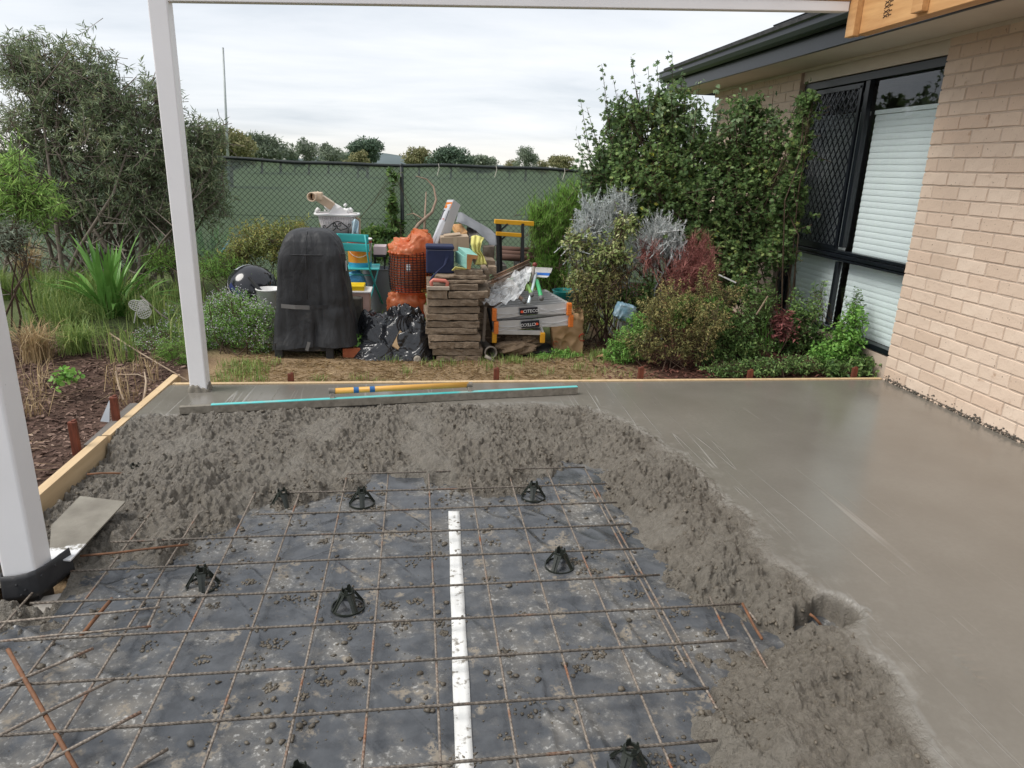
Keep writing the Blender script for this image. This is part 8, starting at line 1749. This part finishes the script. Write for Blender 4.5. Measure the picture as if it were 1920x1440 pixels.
o = MB().tube([zg(70, 1350, 3.80), zg(190, 1420, 3.78)], 0.014, 8).build('short_stub', mat('stub_grey', (0.26, 0.23, 0.19), 0.8), None, True); tag(o, 'short grey stub of pipe lying on the grass before the pipe', 'pipe stub')
o = MB().bar(zg(75, 680, 4.05), zg(45, 1150, 4.0), 0.022, 0.02).build('tool_shaft', mat('worn_wood', (0.22, 0.18, 0.14), 0.8), None); tag(o, 'worn wooden tool shaft standing between pavers and platforms', 'tool shaft')
o = MB().bar(zg(110, 700, 4.1), zg(165, 1000, 4.05), 0.016, 0.016).build('tool_shaft', M_IRON, None); tag(o, 'thin dark metal shaft left of the orange platform feet', 'tool shaft')
tyy = thing('dark_tray', 'shallow dark plastic tray under the rocks', 'tray', tuple(zg(700, 1310, 4.0))); c = zg(640, 1320, 4.0); MB().hexa([(c[0] - 0.2, 3.95, GZ0 - 0.005), (c[0] + 0.2, 3.95, GZ0 - 0.005), (c[0] + 0.2, 4.2, GZ0 - 0.005), (c[0] - 0.2, 4.2, GZ0 - 0.005), (c[0] - 0.22, 3.93, GZ0 + 0.05), (c[0] + 0.22, 3.93, GZ0 + 0.05), (c[0] + 0.22, 4.22, GZ0 + 0.05), (c[0] - 0.22, 4.22, GZ0 + 0.05)]).build('tray', M_BLACKP, tyy, bevel=0.006)
# paper bag
M_KRAFT = mat('kraft_paper', (0.44, 0.28, 0.15), 0.75, (0.38, 0.235, 0.12), 5)
pbq = thing('paper_bag', 'large crumpled brown paper bag with red logo on its side', 'bag', tuple(zg(1180, 1320, 4.05) * np.array([1, 1, 0]) + np.array([0, 0, GZ0])))
TLp, TRp, BRp, BLp = zg(940, 850, 4.05), zg(1420, 770, 4.12), zg(1400, 1335, 4.02), zg(1000, 1280, 4.02)
def bagf(u, v, off=0.0):
    p = (TLp * (1 - u) + TRp * u) * (1 - v) + (BLp * (1 - u) + BRp * u) * v; q = abs(float(vn(np.array(u * 4.2 + v * 1.8), np.array(v * 4.4 - u * 1.2), 31)) - 0.5) * 2; q2 = abs(float(vn(np.array(u * 2.6 - v * 2.2 + 5), np.array(v * 3 + u * 2), 35)) - 0.5) * 2; bul = 0.045 * math.sin(math.pi * u) * math.sin(math.pi * min(1, v + 0.15)); return (p[0], p[1] - bul + 0.035 * q + 0.03 * q2 + off, p[2] + 0.01 * q)
rings = [[bagf(0.02 + 0.96 * u, v) for u in np.linspace(0, 1, 26)] + [tuple(np.array(bagf(0.02 + 0.96 * u, v)) + np.array([0, 0.15 if 0.02 < u < 0.98 else 0.12, 0.01])) for u in np.linspace(1, 0, 26)] for v in np.linspace(0, 1, 26)]
MB().loft(rings, False, True).build('paper', M_KRAFT, pbq, True)
p0 = bagf(0.93, 0.60); mb = MB(); mb.tube([(p0[0] + 0.026 * math.cos(t), p0[1] - 0.012 + 0.01 * math.sin(t * 2), p0[2] + 0.030 * math.sin(t)) for t in np.linspace(0.6, 5.4, 18)], 0.005, 6, True, 0.4); mb.build('red_logo', mat('red_print', (0.55, 0.05, 0.02), 0.6), pbq)
p0 = bagf(0.08, 0.80); mb = MB(); mb.tube([(p0[0] + 0.020 * math.cos(t), p0[1] - 0.012, p0[2] + 0.018 * math.sin(t)) for t in np.linspace(0.2, 5.0, 14)], 0.004, 6, True, 0.4); mb.build('red_logo', bpy.data.materials['red_print'], pbq)

# ---- odds and ends
M_TEALT = mat('teal_tub', (0.02, 0.24, 0.22), 0.45)
tq = zg(1180, 560, 4.45); tt_ = thing('teal_tub', 'teal plastic tub half hidden behind the platforms', 'tub', (tq[0], 4.5, GZ0)); MB().lathe([(0.0, GZ0), (0.09, GZ0), (0.12, tq[2] + 0.05), (0.128, tq[2] + 0.055), (0.115, tq[2] + 0.055), (0.085, GZ0 + 0.02)], 26, (tq[0], 4.5, 0)).build('bowl', M_TEALT, tt_, True)
pillow('blue_plastic_bag', gy(1172, 585, 4.05), (0.18, 0.14, 0.15), mat('torn_blue_bag', (0.10, 0.24, 0.33), 0.4, (0.35, 0.42, 0.46), 12, 0.5, 20, 0.02), 'torn blue plastic bag among the plants right of the paper bag', 'bag', Ry(0.3), 8)
o = MB().bar(gy(1348, 515, 4.1), gy(1380, 530, 4.08), 0.012, 0.012).build('white_stake', M_WHITEP, None); tag(o, 'short white stake end sticking out beside the dead red branches', 'stake')
o = MB().bar(gy(1418, 590, 3.85), gy(1440, 555, 3.85), 0.008, 0.008).build('pale_stake', M_STICK, None); tag(o, 'pale slanting stick in the bed below the window', 'stick')
for lab, px, py in (('fallen tan leaf on the soil beside the paper bag', 1127, 672), ('fallen orange leaf on the straw near the far form peg', 1220, 682)):
    p = gz(px, py, -0.03); t = MB().add([(p[0] - 0.04, p[1], gnd(p[0], p[1]) + 0.012), (p[0] - 0.01, p[1] - 0.025, gnd(p[0], p[1]) + 0.02), (p[0] + 0.045, p[1] - 0.005, gnd(p[0], p[1]) + 0.012), (p[0] + 0.02, p[1] + 0.03, gnd(p[0], p[1]) + 0.03), (p[0] - 0.02, p[1] + 0.03, gnd(p[0], p[1]) + 0.015)], [(0, 1, 3, 4), (1, 2, 3)]).build('fallen_leaf', mat('tan_leaf', (0.50, 0.27, 0.16), 0.8) if 'tan_leaf' not in bpy.data.materials else bpy.data.materials['tan_leaf'], None, thick=0.002); tag(t, lab, 'leaf')
# wire butterfly ornament on a stake
def zh(x, y, Y): return gy(200 + x / 7.2, 540 + y / 7.2, Y)
M_WHW = mat('white_wire', (0.66, 0.64, 0.60), 0.6); Yb_ = 4.55
bf = thing('butterfly_ornament', 'white wire butterfly garden ornament leaning by the agapanthus', 'garden ornament', tuple(zh(380, 430, Yb_)))
def wing(cx_, cy_, rx, ry, tilt_, nm):
    mb = MB(); ring = []
    for t in np.linspace(0, 2 * math.pi, 30):
        x, y = rx * math.cos(t), ry * math.sin(t); ring.append(zh(cx_ + x * math.cos(tilt_) - y * math.sin(tilt_), cy_ + x * math.sin(tilt_) + y * math.cos(tilt_), Yb_))
    mb.tube(ring, 0.0036, 5, False)
    for f in np.linspace(-0.7, 0.7, 6):
        h = ry * math.sqrt(1 - f * f); x = rx * f; a = (cx_ + x * math.cos(tilt_) + h * math.sin(tilt_), cy_ + x * math.sin(tilt_) - h * math.cos(tilt_)); c = (cx_ + x * math.cos(tilt_) - h * math.sin(tilt_), cy_ + x * math.sin(tilt_) + h * math.cos(tilt_)); mb.tube([zh(*a, Yb_), zh(*c, Yb_)], 0.0030, 4, False)
    for f in np.linspace(-0.6, 0.6, 4):
        w_ = rx * math.sqrt(1 - f * f); y = ry * f; a = (cx_ - w_ * math.cos(tilt_) - y * math.sin(tilt_), cy_ - w_ * math.sin(tilt_) + y * math.cos(tilt_)); c = (cx_ + w_ * math.cos(tilt_) - y * math.sin(tilt_), cy_ + w_ * math.sin(tilt_) + y * math.cos(tilt_)); mb.tube([zh(*a, Yb_), zh(*c, Yb_)], 0.0030, 4, False)
    mb.build(nm, M_WHW, bf)
wing(405, 240, 110, 68, 0.35, 'wing'); wing(510, 330, 95, 78, -0.4, 'wing'); wing(500, 230, 75, 60, 0.7, 'wing')
MB().tube([zh(395, 325, Yb_), zh(380, 420, Yb_), zh(370, 470, Yb_)], 0.005, 6).build('stake', M_WHW, bf); MB().tube([zh(455, 105, Yb_ + 0.02), zh(720, 350, Yb_ + 0.02), zh(900, 460, Yb_ - 0.05)], 0.008, 6).build('body_stick', mat('weathered_stick', (0.22, 0.19, 0.16), 0.8), bf, True)
pillow('white_rag', zh(280, 820, 3.85), (0.09, 0.07, 0.07), mat('dirty_white', (0.52, 0.52, 0.48), 0.7, (0.30, 0.29, 0.25), 14), 'small dirty white plastic scrap on the left garden bed', 'scrap', Ry(0.4), 5, 12, 0.7, 0.02)
o = MB().tube([gy(412, 478, 5.6), gy(432, 450, 5.8)], 0.012, 8).build('blue_hose_piece', mat('blue_green_plastic', (0.04, 0.16, 0.20), 0.5), None, True); tag(o, 'short blue green plastic stick in the plants by the fence', 'stick')
